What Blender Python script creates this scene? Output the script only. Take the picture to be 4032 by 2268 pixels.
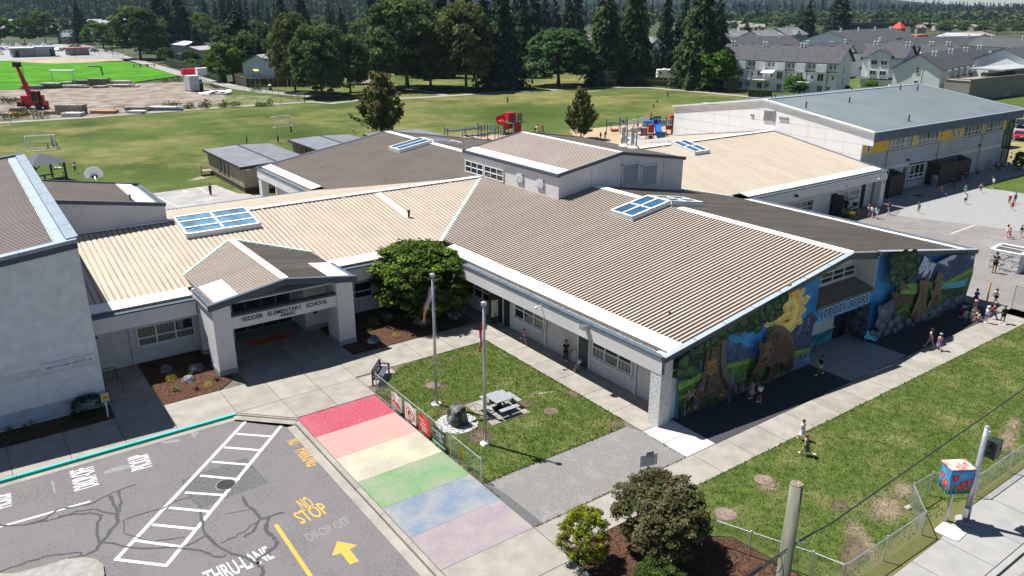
import bpy,bmesh,math,random
import numpy as np
from mathutils import Matrix,Vector
from math import cos,sin,pi
random.seed(7);RNG=np.random.default_rng(11)
SC=bpy.context.scene;COL=SC.collection
for _o in list(bpy.data.objects):bpy.data.objects.remove(_o)
rad=math.radians
# ------ camera, sky, sun, exposure
CF,CP,CR_,CA=3083.64,0.343720,-0.00236235,0.627945
CAM=Vector((-28.1345,-25.4537,21.0))
def _w2s(x,y,z):
 return Vector((x*cos(CA)+y*sin(CA),-x*sin(CA)+y*cos(CA),z))
_fw=(0,cos(CP),-sin(CP));_rt=(1,0,0);_dn=(0,-sin(CP),-cos(CP))
_c,_s=cos(CR_),sin(CR_)
RT=_w2s(*[_c*a+_s*b for a,b in zip(_rt,_dn)])
DN=_w2s(*[-_s*a+_c*b for a,b in zip(_rt,_dn)])
FW=_w2s(*_fw)
cd=bpy.data.cameras.new('camera');cam=bpy.data.objects.new('camera',cd);COL.objects.link(cam)
cd.sensor_fit='HORIZONTAL';cd.sensor_width=36.0;cd.lens=36.0*CF/4032.0
cd.clip_start=0.5;cd.clip_end=9000
_m=Matrix((RT,-DN,-FW)).transposed().to_4x4();_m.translation=CAM
cam.matrix_world=_m
SC.camera=cam
SC.render.resolution_x,SC.render.resolution_y=1024,576
SUN=Vector((-1.86,3.68,7.66)).normalized()
wd=bpy.data.worlds.new('World');SC.world=wd;wd.use_nodes=True
nt=wd.node_tree;bg=nt.nodes['Background']
sky=nt.nodes.new('ShaderNodeTexSky');sky.sky_type='NISHITA';sky.sun_disc=False
sky.sun_elevation=math.asin(SUN.z);sky.sun_rotation=math.atan2(SUN.x,SUN.y)
sky.air_density=0.75;sky.dust_density=0.2;sky.ozone_density=2.0
nt.links.new(sky.outputs[0],bg.inputs[0]);bg.inputs[1].default_value=0.055
sl=bpy.data.lights.new('sun','SUN');sl.energy=5.0;sl.angle=rad(0.53);sl.color=(1.0,0.965,0.925)
so=bpy.data.objects.new('sun',sl);COL.objects.link(so)
so.rotation_euler=SUN.to_track_quat('Z','Y').to_euler();so.location=(0,0,60)
vs=SC.view_settings;vs.view_transform='Standard';vs.look='None';vs.gamma=1.0
vs.exposure=0.78;vs.use_curve_mapping=False
SC.render.engine='CYCLES'
# ------ pixel -> place helpers (a photo pixel's ray met with a real plane)
def ray(x,y):
 return RT*(x-2016.0)+DN*(y-1134.0)+FW*CF
def at(x,y,z=0.0):
 d=ray(x,y);t=(z-CAM.z)/d.z;return CAM+d*t
def ony(x,y,v):
 d=ray(x,y);return CAM+d*((v-CAM.y)/d.y)
def onx(x,y,u):
 d=ray(x,y);return CAM+d*((u-CAM.x)/d.x)
def proj(p):
 e=Vector(p)-CAM;w=e.dot(FW);return(2016+CF*e.dot(RT)/w,1134+CF*e.dot(DN)/w)
def hgt(xb,yb,yt,base=0.0):
 b=at(xb,yb,base);lo,hi=0.0,120.0
 for _ in range(40):
  m=(lo+hi)/2
  if proj(b+Vector((0,0,m)))[1]>yt:lo=m
  else:hi=m
 return lo
def S(view,x,y):
 o={'a':(0,0,1.8386),'b':(1300,0,1.8386),'c':(2632,0,1.8386),'d':(0,700,1.8386),'e':(1300,700,1.8386),'f':(2632,700,1.8386),'g':(0,1480,1.8386),'h':(1300,1480,1.8386),'i':(2632,1480,1.8386),'m':(2600,950,1.985),'n':(3150,950,3.22),'A':(0,0,3.677),'B':(650,0,3.677),'P':(1700,420,4.2933),'Q':(2300,420,5.7244),'T':(2500,100,3.4347),'U':(3250,50,1.8619),'k':(0,0,1.0),'z':(800,1900,2.226),'D':(0,0,1.56522),'x':(300,1750,4.094),'y':(0,1880,4.817),'w':(1100,1700,4.094),'F':(3400,640,2.2753),'G':(3550,950,2.34),'L':(1780,980,2.8),'H':(3300,380,3.516),'W':(2900,640,2.496),'J':(1450,1440,2.2745)}[view]
 if view=='D':return(x*1.56522,y*1.56522)
 return(o[0]+x/o[2],o[1]+y/o[2])
def AT(view,x,y,z=0.0):
 return at(*S(view,x,y),z)
# ------ materials
MC={}
def mat(name,col,rough=0.8,var=0.12,scale=3.0,detail=4,bump=0.0,bscale=40.0,metal=0.0,spec=0.4,col2=None,lo=0.35,hi=0.65,scale3=None,col3=None,lo3=.5,hi3=.7,stretch=None,trans=0.0,emis=None,coord='Object',orand=0.0):
 if name in MC:return MC[name]
 m=bpy.data.materials.new(name);m.use_nodes=True;t=m.node_tree;b=t.nodes['Principled BSDF']
 b.inputs['Roughness'].default_value=rough;b.inputs['Metallic'].default_value=metal
 b.inputs['Specular IOR Level'].default_value=min(spec,.12)if coord=='World' and rough>.75 else spec
 m.diffuse_color=(*col,1)
 N=t.nodes.new;Lk=t.links.new
 if coord=='World':co=N('ShaderNodeNewGeometry').outputs['Position']
 else:co=N('ShaderNodeTexCoord').outputs[coord]
 if stretch:
  mp=N('ShaderNodeMapping');mp.inputs['Scale'].default_value=stretch;Lk(co,mp.inputs[0]);co=mp.outputs[0]
 out=None
 if var or col2:
  n=N('ShaderNodeTexNoise');n.inputs['Scale'].default_value=scale;n.inputs['Detail'].default_value=detail;Lk(co,n.inputs['Vector'])
  r=N('ShaderNodeValToRGB');Lk(n.outputs[0],r.inputs[0])
  c1=[max(0,c*(1-var))for c in col];c2=col2 or[min(1,c*(1+var))for c in col]
  r.color_ramp.elements[0].position=lo;r.color_ramp.elements[1].position=hi
  r.color_ramp.elements[0].color=(*c1,1);r.color_ramp.elements[1].color=(*c2,1)
  out=r.outputs[0]
  if col3:
   n3=N('ShaderNodeTexNoise');n3.inputs['Scale'].default_value=scale3;n3.inputs['Detail'].default_value=6;n3.inputs['Roughness'].default_value=0.74;Lk(co,n3.inputs['Vector'])
   r3=N('ShaderNodeValToRGB');Lk(n3.outputs[0],r3.inputs[0]);r3.color_ramp.elements[0].position=lo3;r3.color_ramp.elements[1].position=hi3
   mx=N('ShaderNodeMix');mx.data_type='RGBA';Lk(r3.outputs[0],mx.inputs[0]);Lk(out,mx.inputs[6]);mx.inputs[7].default_value=(*col3,1);out=mx.outputs[2]
  if orand:
   oi=N('ShaderNodeObjectInfo');mr=N('ShaderNodeMapRange');Lk(oi.outputs['Random'],mr.inputs[0]);mr.inputs[3].default_value=1-orand;mr.inputs[4].default_value=1+orand
   vm=N('ShaderNodeVectorMath');vm.operation='SCALE';Lk(out,vm.inputs[0]);Lk(mr.outputs[0],vm.inputs['Scale']);out=vm.outputs[0]
  Lk(out,b.inputs['Base Color'])
 else:
  b.inputs['Base Color'].default_value=(*col,1)
 if bump:
  n2=N('ShaderNodeTexNoise');n2.inputs['Scale'].default_value=bscale;n2.inputs['Detail'].default_value=3;Lk(co,n2.inputs['Vector'])
  bp=N('ShaderNodeBump');bp.inputs['Strength'].default_value=bump;bp.inputs['Distance'].default_value=0.05;Lk(n2.outputs[0],bp.inputs['Height']);Lk(bp.outputs[0],b.inputs['Normal'])
 if emis:
  b.inputs['Emission Color'].default_value=(*emis[0],1);b.inputs['Emission Strength'].default_value=emis[1]
 MC[name]=m;return m
def leafmat(name,col,var=0.3,tr=0.25,scale=1.2):
 if name in MC:return MC[name]
 m=bpy.data.materials.new(name);m.use_nodes=True;t=m.node_tree;N=t.nodes.new;Lk=t.links.new
 for n in list(t.nodes):t.nodes.remove(n)
 o=N('ShaderNodeOutputMaterial');d=N('ShaderNodeBsdfDiffuse');tl=N('ShaderNodeBsdfTranslucent');mx=N('ShaderNodeMixShader')
 tc=N('ShaderNodeTexCoord');n=N('ShaderNodeTexNoise');n.inputs['Scale'].default_value=scale;n.inputs['Detail'].default_value=5
 r=N('ShaderNodeValToRGB');r.color_ramp.elements[0].position=0.3;r.color_ramp.elements[1].position=0.7
 r.color_ramp.elements[0].color=(*[c*(1-var)for c in col],1);r.color_ramp.elements[1].color=(*[c*(1+var)for c in col],1)
 Lk(tc.outputs['Object'],n.inputs['Vector']);Lk(n.outputs[0],r.inputs[0]);Lk(r.outputs[0],d.inputs[0]);Lk(r.outputs[0],tl.inputs[0])
 mx.inputs[0].default_value=tr;Lk(d.outputs[0],mx.inputs[1]);Lk(tl.outputs[0],mx.inputs[2]);Lk(mx.outputs[0],o.inputs[0])
 MC[name]=m;return m
# ------ object helpers
def tag(o,lb=None,cat=None,group=None,kind=None):
 if lb:o['label']=lb
 if cat:o['category']=cat
 if group:o['group']=group
 if kind:o['kind']=kind
 return o
def empty(name,loc=(0,0,0),rz=0.0,lb=None,cat=None,group=None):
 o=bpy.data.objects.new(name,None);COL.objects.link(o);o.location=loc;o.rotation_euler=(0,0,rz);o.empty_display_size=0.3
 return tag(o,lb,cat,group)
def link(name,me,parent=None,loc=None,rz=0.0):
 o=bpy.data.objects.new(name,me);COL.objects.link(o)
 if parent:o.parent=parent
 if loc is not None:o.location=loc
 if rz:o.rotation_euler=(0,0,rz)
 return o
def copy_tree(o,parent=None):
 c=o.copy();COL.objects.link(c)
 if parent:c.parent=parent
 for ch in list(o.children):copy_tree(ch,c)
 return c
class MB:
 def __init__(s):s.v=[];s.f=[];s.m=[]
 def face(s,pts,m=0):
  n=len(s.v);s.v+=[tuple(p)for p in pts];s.f.append(tuple(range(n,n+len(pts))));s.m.append(m);return s
 def quads(s,vs,fs,m=0):
  n=len(s.v);s.v+=[tuple(p)for p in vs];s.f+=[tuple(i+n for i in f)for f in fs];s.m+=[m]*len(fs);return s
 def box(s,x0,x1,y0,y1,z0,z1,m=0):
  return s.quads([(x0,y0,z0),(x1,y0,z0),(x1,y1,z0),(x0,y1,z0),(x0,y0,z1),(x1,y0,z1),(x1,y1,z1),(x0,y1,z1)],[(3,2,1,0),(4,5,6,7),(0,1,5,4),(1,2,6,5),(2,3,7,6),(3,0,4,7)],m)
 def obox(s,c,ax,ay,az,m=0):
  c,ax,ay,az=Vector(c),Vector(ax),Vector(ay),Vector(az)
  return s.quads([c+ax*i+ay*j+az*k for k in(-1,1)for i,j in((-1,-1),(1,-1),(1,1),(-1,1))],[(3,2,1,0),(4,5,6,7),(0,1,5,4),(1,2,6,5),(2,3,7,6),(3,0,4,7)],m)
 def beam(s,p,q,w,h,m=0,up=(0,0,1)):
  p,q=Vector(p),Vector(q);d=(q-p);L=d.length;d=d.normalized();sd=d.cross(Vector(up))
  if sd.length<1e-4:sd=Vector((1,0,0))
  sd.normalize();u=sd.cross(d)
  return s.obox((p+q)/2,d*L/2,sd*w/2,u*h/2,m)
 def prism(s,poly,z0,z1,m=0,top=None):
  n=len(poly)
  zt=[z1]*n if not callable(z1)else[z1(p[0],p[1])for p in poly]
  zb=[z0]*n if not callable(z0)else[z0(p[0],p[1])for p in poly]
  vs=[(p[0],p[1],zb[i])for i,p in enumerate(poly)]+[(p[0],p[1],zt[i])for i,p in enumerate(poly)]
  fs=[(i,(i+1)%n,n+(i+1)%n,n+i)for i in range(n)]
  s.quads(vs,fs,m);k=len(s.v)-2*n
  s.f.append(tuple(range(k+n,k+2*n)));s.m.append(m if top is None else top);s.f.append(tuple(range(k+n-1,k-1,-1)));s.m.append(m);return s
 def tube(s,pts,rs,n=6,m=0,cap=True):
  pts=[Vector(p)for p in pts]
  if not hasattr(rs,'__len__'):rs=[rs]*len(pts)
  k=len(s.v);ref=None
  for i,p in enumerate(pts):
   d=(pts[min(i+1,len(pts)-1)]-pts[max(i-1,0)]);d=d.normalized()if d.length>1e-9 else Vector((0,0,1))
   if ref is None:ref=d.cross(Vector((0.31,0.17,0.93))if abs(d.z)<.9 else Vector((1,0.1,0))).normalized()
   ref=(ref-d*ref.dot(d)).normalized();o=d.cross(ref)
   for j in range(n):
    a=2*pi*j/n;s.v.append(tuple(p+(ref*cos(a)+o*sin(a))*rs[i]))
  for i in range(len(pts)-1):
   for j in range(n):
    s.f.append((k+i*n+j,k+i*n+(j+1)%n,k+(i+1)*n+(j+1)%n,k+(i+1)*n+j));s.m.append(m)
  if cap:
   s.f.append(tuple(k+j for j in range(n))[::-1]);s.m.append(m);e=k+(len(pts)-1)*n
   s.f.append(tuple(e+j for j in range(n)));s.m.append(m)
  return s
 def lathe(s,c,prof,n=12,m=0):
  k=len(s.v);c=Vector(c)
  for r,z in prof:
   for j in range(n):
    a=2*pi*j/n;s.v.append((c.x+r*cos(a),c.y+r*sin(a),c.z+z))
  for i in range(len(prof)-1):
   for j in range(n):
    s.f.append((k+i*n+j,k+i*n+(j+1)%n,k+(i+1)*n+(j+1)%n,k+(i+1)*n+j));s.m.append(m)
  s.f.append(tuple(k+j for j in range(n))[::-1]);s.m.append(m);e=k+(len(prof)-1)*n
  s.f.append(tuple(e+j for j in range(n)));s.m.append(m);return s
 def ball(s,c,r,n=8,k=5,m=0):
  if not hasattr(r,'__len__'):r=(r,r,r)
  b=len(s.v);c=Vector(c)
  for i in range(k+1):
   t=pi*i/k
   for j in range(n):
    a=2*pi*j/n;s.v.append((c.x+r[0]*sin(t)*cos(a),c.y+r[1]*sin(t)*sin(a),c.z-r[2]*cos(t)))
  for i in range(k):
   for j in range(n):
    s.f.append((b+i*n+j,b+i*n+(j+1)%n,b+(i+1)*n+(j+1)%n,b+(i+1)*n+j));s.m.append(m)
  return s
 def mesh(s,name,mats,smooth=False):
  me=bpy.data.meshes.new(name);me.from_pydata(s.v,[],s.f)
  for x in(mats if isinstance(mats,(list,tuple))else[mats]):me.materials.append(x)
  if max(s.m,default=0)>0:me.polygons.foreach_set('material_index',s.m)
  if smooth:me.polygons.foreach_set('use_smooth',[True]*len(s.f))
  me.update();return me
 def bd(s,name,mats,parent=None,smooth=False,loc=None,rz=0.0):
  return link(name,s.mesh(name,mats,smooth),parent,loc,rz)
def npmesh(name,V,Q,mats,mi=None):
 me=bpy.data.meshes.new(name);V=np.asarray(V,np.float32).reshape(-1,3);Q=np.asarray(Q,np.int32);k=Q.shape[1]
 me.vertices.add(len(V));me.vertices.foreach_set('co',V.ravel());me.loops.add(Q.size);me.loops.foreach_set('vertex_index',Q.ravel())
 me.polygons.add(len(Q));me.polygons.foreach_set('loop_start',np.arange(0,Q.size,k,dtype=np.int32))
 for x in mats:me.materials.append(x)
 if mi is not None:me.polygons.foreach_set('material_index',np.asarray(mi,np.int32))
 me.update();me.validate();return me
def sheet(name,poly,z,m,kind='structure',parent=None,**kw):
 o=MB().face([(p[0],p[1],z)for p in poly]).bd(name,m,parent)
 if parent is None:tag(o,kind=kind,**kw)
 return o
def text(body,name,org,xd,yd,w,h,m,parent=None,ext=0.0,off=0.0):
 """lettering laid with its lower left corner at org, w wide along xd and h high along yd"""
 cu=bpy.data.curves.new('t','FONT');cu.body=body;cu.size=1;cu.extrude=ext if ext else 0;cu.offset=off;cu.resolution_u=3
 o=bpy.data.objects.new('t',cu)
 me=bpy.data.meshes.new_from_object(o);bpy.data.objects.remove(o)
 n=len(me.vertices);a=np.empty(n*3,np.float32);me.vertices.foreach_get('co',a);a=a.reshape(-1,3)
 lo,hi=a.min(0),a.max(0);a[:,0]=(a[:,0]-lo[0])/(hi[0]-lo[0])*w;a[:,1]=(a[:,1]-lo[1])/(hi[1]-lo[1])*h
 xd,yd=Vector(xd).normalized(),Vector(yd).normalized();zd=xd.cross(yd)
 R=np.array([xd,yd,zd],np.float32);me.vertices.foreach_set('co',(a@R+np.array(org,np.float32)).astype(np.float32).ravel())
 me.materials.clear();me.materials.append(m);me.name=name;me.update()
 return link(name,me,parent)
# ------ ground materials
gk=dict(coord='World')
m_base=mat('far_ground',(.035,.055,.022),scale=.02,col2=(.075,.085,.04),**gk)
m_field=mat('field_grass',(.048,.082,.016),scale=.06,var=.25,detail=8,col2=(.078,.112,.026),lo=.3,hi=.7,scale3=.034,col3=(.20,.175,.065),lo3=.46,hi3=.66,bump=.9,bscale=3,rough=.95,spec=.1,**gk)
m_lawn=mat('lawn_grass',(.058,.098,.016),scale=2.2,var=.3,detail=8,col2=(.10,.14,.032),lo=.3,hi=.72,scale3=.42,col3=(.205,.19,.075),lo3=.50,hi3=.74,bump=.9,bscale=22,rough=.95,spec=.1,**gk)
m_pitch=mat('watered_grass',(.045,.175,.006),scale=.12,var=.15,col2=(.075,.24,.010),rough=.95,spec=.1,**gk)
m_dirt=mat('site_dirt',(.20,.165,.135),scale=.25,var=.3,detail=9,col2=(.30,.255,.21),scale3=.9,col3=(.13,.105,.09),lo3=.55,hi3=.75,bump=.8,bscale=2.5,**gk)
m_sand=mat('infield_dirt',(.34,.285,.21),scale=.2,var=.15,**gk)
m_chips=mat('wood_chips',(.39,.285,.18),scale=2.5,var=.25,detail=8,bump=.8,bscale=9,**gk)
m_gravel=mat('gravel_path',(.28,.27,.25),scale=3,var=.15,detail=8,**gk)
m_asph=mat('old_asphalt',(.135,.128,.130),scale=14,var=.2,detail=10,col2=(.225,.215,.215),lo=.3,hi=.75,bump=.5,bscale=60,scale3=.35,col3=(.185,.173,.168),lo3=.4,hi3=.7,rough=.9,spec=.25,**gk)
m_asph2=mat('court_asphalt',(.19,.18,.172),scale=5,var=.12,detail=10,scale3=.25,col3=(.25,.237,.22),lo3=.45,hi3=.7,rough=.9,spec=.2,**gk)
m_asph3=mat('new_asphalt',(.26,.265,.26),scale=2,var=.06,detail=8,rough=.9,spec=.2,**gk)
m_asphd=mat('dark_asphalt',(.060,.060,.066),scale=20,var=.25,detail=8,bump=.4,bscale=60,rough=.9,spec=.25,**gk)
m_patch=mat('asphalt_patch',(.115,.117,.12),scale=18,var=.3,detail=8,bump=.4,bscale=60,rough=.9,**gk)
m_conc=mat('concrete',(.285,.265,.232),scale=1.1,var=.13,detail=10,scale3=9,col3=(.225,.208,.178),lo3=.5,hi3=.8,bump=.2,bscale=40,orand=.06,rough=.85,**gk)
m_conc_l=mat('light_concrete',(.29,.285,.275),scale=1.3,var=.07,detail=9,bump=.15,bscale=40,orand=.04,**gk)
m_conc_n=mat('bright_concrete',(.48,.475,.465),scale=2,var=.05,detail=8,**gk)
m_joint=mat('joint_soil',(.13,.115,.09),scale=6,var=.3,**gk)
m_mulch=mat('bark_mulch',(.060,.030,.018),scale=9,var=.5,detail=8,col2=(.125,.065,.042),bump=1.0,bscale=18,rough=.95,**gk)
m_soil=mat('dry_soil',(.25,.20,.135),scale=2.5,var=.2,detail=9,**gk)
m_soilr=mat('red_soil',(.155,.112,.080),scale=2.5,var=.2,detail=9,**gk)
m_white=mat('road_paint_white',(.66,.66,.65),scale=9,var=.05,detail=8,scale3=14,col3=(.55,.54,.53),lo3=.58,hi3=.75,**gk)
m_yel=mat('road_paint_yellow',(.56,.33,.07),scale=9,var=.06,detail=8,scale3=14,col3=(.34,.25,.13),lo3=.62,hi3=.78,**gk)
m_fade=mat('faded_paint',(.27,.28,.30),scale=9,var=.1,detail=8,scale3=8,col3=(.19,.185,.185),lo3=.38,hi3=.55,**gk)
m_tar=mat('crack_sealant',(.075,.075,.08),scale=9,var=.2,**gk)
m_teal=mat('teal_paint',(.06,.50,.41),var=.08,scale=5,**gk)
def struct(name,poly,z,m):return sheet(name,poly,z,m)
def P2(l):return[(p.x,p.y)for p in l]
big=MB();n=48
big.face([(5200*cos(2*pi*i/n),5200*sin(2*pi*i/n),-.30)for i in range(n)])
tag(big.bd('ground',m_base),kind='structure')
struct('field',P2([at(-500,830),at(700,830),at(3000,640),at(5200,500),at(4700,262),at(2700,262),at(1400,285),at(-500,500)]),-.05,m_field)
def V_(view,pts,z=0.0):return P2([AT(view,x,y,z)for x,y in pts])
struct('building_site',V_('a',[(-200,655),(400,642),(960,604),(1320,592),(1600,640),(1650,740),(1300,790),(900,832),(400,856),(-200,880)]),-.035,m_dirt)
struct('weedy_ground',V_('a',[(1320,585),(1480,590),(1640,690),(1900,690),(2200,725),(2200,742),(1500,792),(1350,786),(1640,738),(1600,645)]),-.030,mat('weeds',(.10,.16,.03),scale=.35,var=.4,detail=8,col2=(.20,.20,.09),**gk))
struct('sports_field',V_('a',[(-300,446),(200,440),(440,456),(880,442),(1000,460),(1200,520),(1310,545),(1000,590),(400,634),(-300,660)]),-.035,m_pitch)
struct('infield',V_('a',[(100,441),(420,418),(880,424),(905,436),(600,452),(400,459),(220,452)]),-.030,m_sand)
struct('far_car_park',V_('a',[(-700,330),(-300,318),(560,316),(640,330),(900,392),(880,423),(420,417),(100,440),(-700,446)]),-.030,mat('pale_asphalt',(.29,.285,.28),scale=.2,var=.1,**gk))
struct('side_street',V_('a',[(560,316),(900,395),(840,395),(420,318)]),-.024,m_asph2)
def path(name,pts,w,z,m):
 c=[Vector((p.x,p.y,0))for p in pts];L,R_=[],[]
 for i,p in enumerate(c):
  d=(c[min(i+1,len(c)-1)]-c[max(i-1,0)]).normalized();nrm=Vector((-d.y,d.x,0))*w/2;L.append(p+nrm);R_.append(p-nrm)
 mb=MB()
 for i in range(len(c)-1):mb.face([(q.x,q.y,z)for q in(L[i],R_[i],R_[i+1],L[i+1])])
 return tag(mb.bd(name,m),kind='structure')
path('gravel_path',[AT('a',*p)for p in[(-60,890),(600,850),(1200,806),(1800,763),(2260,736)]]+[AT('b',*p)for p in[(0,748),(250,718),(450,713),(640,706),(880,691),(1200,669),(1600,650),(1980,631),(2300,633),(2574,656)]]+[AT('c',*p)for p in[(300,672),(720,712)]],2.6,-.022,m_gravel)
path('gravel_path',[AT('a',*p)for p in[(860,400),(960,430),(1150,486),(1300,532),(1500,584),(1750,640),(1950,668),(2260,694),(2480,690)]],4.6,-.018,m_gravel)
path('gravel_path',[AT('b',*p)for p in[(450,622),(560,640),(740,668),(830,690)]],2.4,-.014,m_gravel)
for pl in[[(820,690),(1010,690),(1020,712),(840,716)]]:pass
# ------ school grounds
struct('school_ground',[(-15.55,-9),(62,-9),(62,26),(-44,26),(-44,14.25),(-18.1,14.25),(-15.55,11.7)],-.034,m_joint)
struct('street_ground',[(-15.5,-16.1),(62,-16.1),(62,-8.9),(-15.5,-8.9)],-.036,m_joint)
SQ={}
def slabs(parent,rects,m,name='concrete_slab',th=.028,gap=.032,ztop=0.0):
 for x0,x1,y0,y1 in rects:
  w,d=round(x1-x0-gap,3),round(y1-y0-gap,3);key=(w,d,m.name,th)
  if key not in SQ:SQ[key]=MB().box(-w/2,w/2,-d/2,d/2,-th,0).mesh(name,m)
  link(name,SQ[key],parent,((x0+x1)/2,(y0+y1)/2,ztop))
def grid(x0,x1,nx,y0,y1,ny):
 return[(x0+(x1-x0)*i/nx,x0+(x1-x0)*(i+1)/nx,y0+(y1-y0)*j/ny,y0+(y1-y0)*(j+1)/ny)for i in range(nx)for j in range(ny)]
pz=tag(empty('plaza'),kind='structure')
slabs(pz,grid(-31.0,-21.0,4,14.36,17.6,1)+grid(-23.4,-21.0,1,17.6,24.3,3)+[(-21,-17.9,14.36,17.6),(-17.9,-15.4,14.36,17.6)]+grid(-15.4,-10.7,2,14.4,17.6,1)+grid(-15.4,-10.7,2,11.9,14.4,1)+[(-10.7,-8.4,13.0,14.4)]+grid(-10.7,-1.2,4,14.6,17.6,1)+grid(-16.25,-9.45,2,17.6,25.4,3)+[(-38,-31,14.36,17.6)],m_conc)
MB().prism([(-17.9,14.35),(-15.4,11.85),(-15.4,14.35)],-.028,-.006).bd('kerb_ramp',m_conc,pz)
MB().prism([(-18.3,14.0),(-15.75,11.45),(-15.42,11.8),(-17.94,14.35)],-.13,lambda x,y:-.02 if x+y>-3.8 else-.118).bd('kerb_ramp',m_conc,pz)
oc=MB();c0=AT('d',1970,1170)
for k in range(1):oc.face([(c0.x+1.5*cos(a)*(1+.25*sin(3*a)),c0.y+.55*sin(a)*(1+.3*cos(2*a)),.004)for a in[i*pi/10 for i in range(20)]])
oc.bd('painted_mark',mat('orange_floor_paint',(.42,.10,.03),scale=6,var=.3,**gk),pz)
wk=tag(empty('lawn_sidewalk'),kind='structure')
slabs(wk,grid(-1.2,1.43,1,-.1,14.6,6)+grid(-1.2,1.43,1,14.6,17.6,1)+[(.2,1.43,17.6,24.2)],m_conc)
fs=tag(empty('front_sidewalk'),kind='structure')
slabs(fs,grid(-10.8,34.0,18,-5.2,-3.22,1),m_conc)
wp=tag(empty('white_pad'),kind='structure')
slabs(wp,[(-1.25,.95,-3.2,-1.6),(-1.25,.95,-1.6,-.12)],m_conc_n)
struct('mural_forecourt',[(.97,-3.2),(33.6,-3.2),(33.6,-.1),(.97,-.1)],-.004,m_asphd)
ep=tag(empty('side_entry_pad'),kind='structure');slabs(ep,grid(13.1,19.4,2,-3.2,1.15,2),m_conc_l,ztop=.012,th=.04)
struct('drive_crossing',[(-10.75,-3.2),(-1.27,-3.2),(-1.27,-.14),(-1.6,.75),(-10.75,.75)],-.002,mat('pale_asphalt_drive',(.185,.18,.172),scale=14,var=.2,detail=10,col2=(.25,.243,.232),scale3=.8,col3=(.27,.262,.25),lo3=.5,hi3=.72,bump=.5,bscale=60,rough=.9,**gk))
MB().face([(-10.8,-3.15,.004),(-10.3,-3.15,.004),(-10.35,-.6,.004),(-10.55,.72,.004),(-10.8,.72,.004)]).bd('gutter_seam',m_patch,bpy.data.objects['drive_crossing'])
rw=tag(empty('rainbow_walk'),kind='structure')
rc=[((.40,.068,.105),(.34,.10,.12)),((.50,.275,.25),(.42,.265,.235)),((.48,.455,.335),(.33,.31,.245)),((.155,.285,.13),(.225,.26,.18)),((.165,.22,.30),(.255,.255,.25)),((.29,.23,.265),(.285,.26,.24))]
rn=['red','pink','cream','green','blue','lilac']
for i in range(6):
 c1,c2=rc[i];m_=mat('worn_%s_paint'%rn[i],c1,scale=.55+.1*i,var=.12,detail=9,col2=c2,lo=.42 if i<2 else.38,hi=.8 if i<2 else.66,scale3=7,col3=tuple(.6*a+.4*b for a,b in zip(c1,(.42,.39,.34))),lo3=.5,hi3=.75,bump=.15,bscale=40,**gk)
 y1=11.85-2.51*i
 o=MB().box(-2.325,2.325,-1.249,1.249,-.03,0).bd('concrete_slab',m_,rw,loc=(-13.13,y1-1.255,0));o['label']='slab painted worn %s'%rn[i]
slabs(rw,grid(-15.46,-10.8,1,-13.4,-3.21,4),m_conc)
struct('parking_lot',[(-75,13.85),(-18.35,13.85),(-16.2,11.5),(-16.2,-60),(-75,-60)],-.13,m_asph)
kb=tag(empty('kerb'),kind='structure')
MB().box(-75,-18.2,13.78,14.2,-.2,-.118).bd('gutter',m_conc,kb)
for i in range(8):
 x1=-17.98-2.6*i;MB().box(x1-2.57,x1,14.2,14.345,-.2,.02).bd('kerb_stone',m_teal,kb)
MB().box(-16.2,-15.76,-60,11.4,-.2,-.118).bd('gutter',m_conc,kb)
ks=MB().box(-.12,.12,-1.245,1.245,-.2,.015).mesh('kerb_stone',m_conc)
for i in range(14):link('kerb_stone',ks,kb,(-15.62,10.2-2.51*i,0))
isl=tag(empty('traffic_island'),kind='structure')
ip=[AT('g',*p,-.13)for p in[(-200,1449),(100,1449),(300,1400),(480,1345),(600,1330),(700,1345),(750,1380),(760,1449),(740,1560),(-200,1800)]]
MB().prism(P2(ip),-.13,.0).bd('kerb_ring',m_conc,isl)
cc=sum(ip,Vector())/len(ip)
MB().face([(cc.x+(p.x-cc.x)*.86,cc.y+(p.y-cc.y)*.86,.004)for p in ip]).bd('gravel_fill',m_gravel,isl)
# ------ lot markings (a few millimetres of paint)
mk=tag(empty('lot_markings'),kind='structure');ZM=-.126
def stripe(a,b,w,m,name='painted_line',z=ZM,parent=mk):
 a,b=Vector(a),Vector(b);d=(b-a).normalized();s_=Vector((-d.y,d.x,0))*w/2
 return MB().face([(q.x,q.y,z)for q in(a-s_,b-s_,b+s_,a+s_)]).bd(name,m,parent)
G=lambda x,y:AT('g',x,y,-.13)
stripe(G(1775,332),G(835,1335),.17,m_white);stripe(G(2035,362),G(1205,1372),.17,m_white)
for a,b in[((1715,420),(1975,440)),((1625,518),(1900,540)),((1535,622),(1815,645)),((1450,722),(1735,750)),((1340,845),(1640,865)),((1225,955),(1535,985)),((1105,1078),(1430,1110)),((985,1192),(1325,1240)),((830,1328),(1215,1375))]:
 stripe(G(*a),G(*b),.15,m_white,z=ZM+.003)
stripe(G(-60,1110),G(655,908),.13,m_white)
Zp=lambda x,y:AT('z',x,y,-.13)
stripe(Zp(636,368),Zp(1035,960),.17,m_yel)
MB().face([(p.x,p.y,ZM)for p in[Zp(*q)for q in[(1175,515),(1130,642),(1210,618),(1285,720),(1365,690),(1285,585),(1350,548)]]]).bd('painted_arrow',m_yel,mk)
def lay(body,a,b,h,m,flip=1):
 """letters on the asphalt: baseline from a to b, tops to the left of that line"""
 a.z=b.z=ZM;xd=b-a;yd=Vector((0,0,1)).cross(xd).normalized()*flip
 return text(body,'painted_word',a,xd,yd,xd.length,h,m,mk,off=.012)
lay('PICKUP',AT('x',1235,345,-.13),AT('x',1150,130,-.13),.95,m_white)
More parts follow.
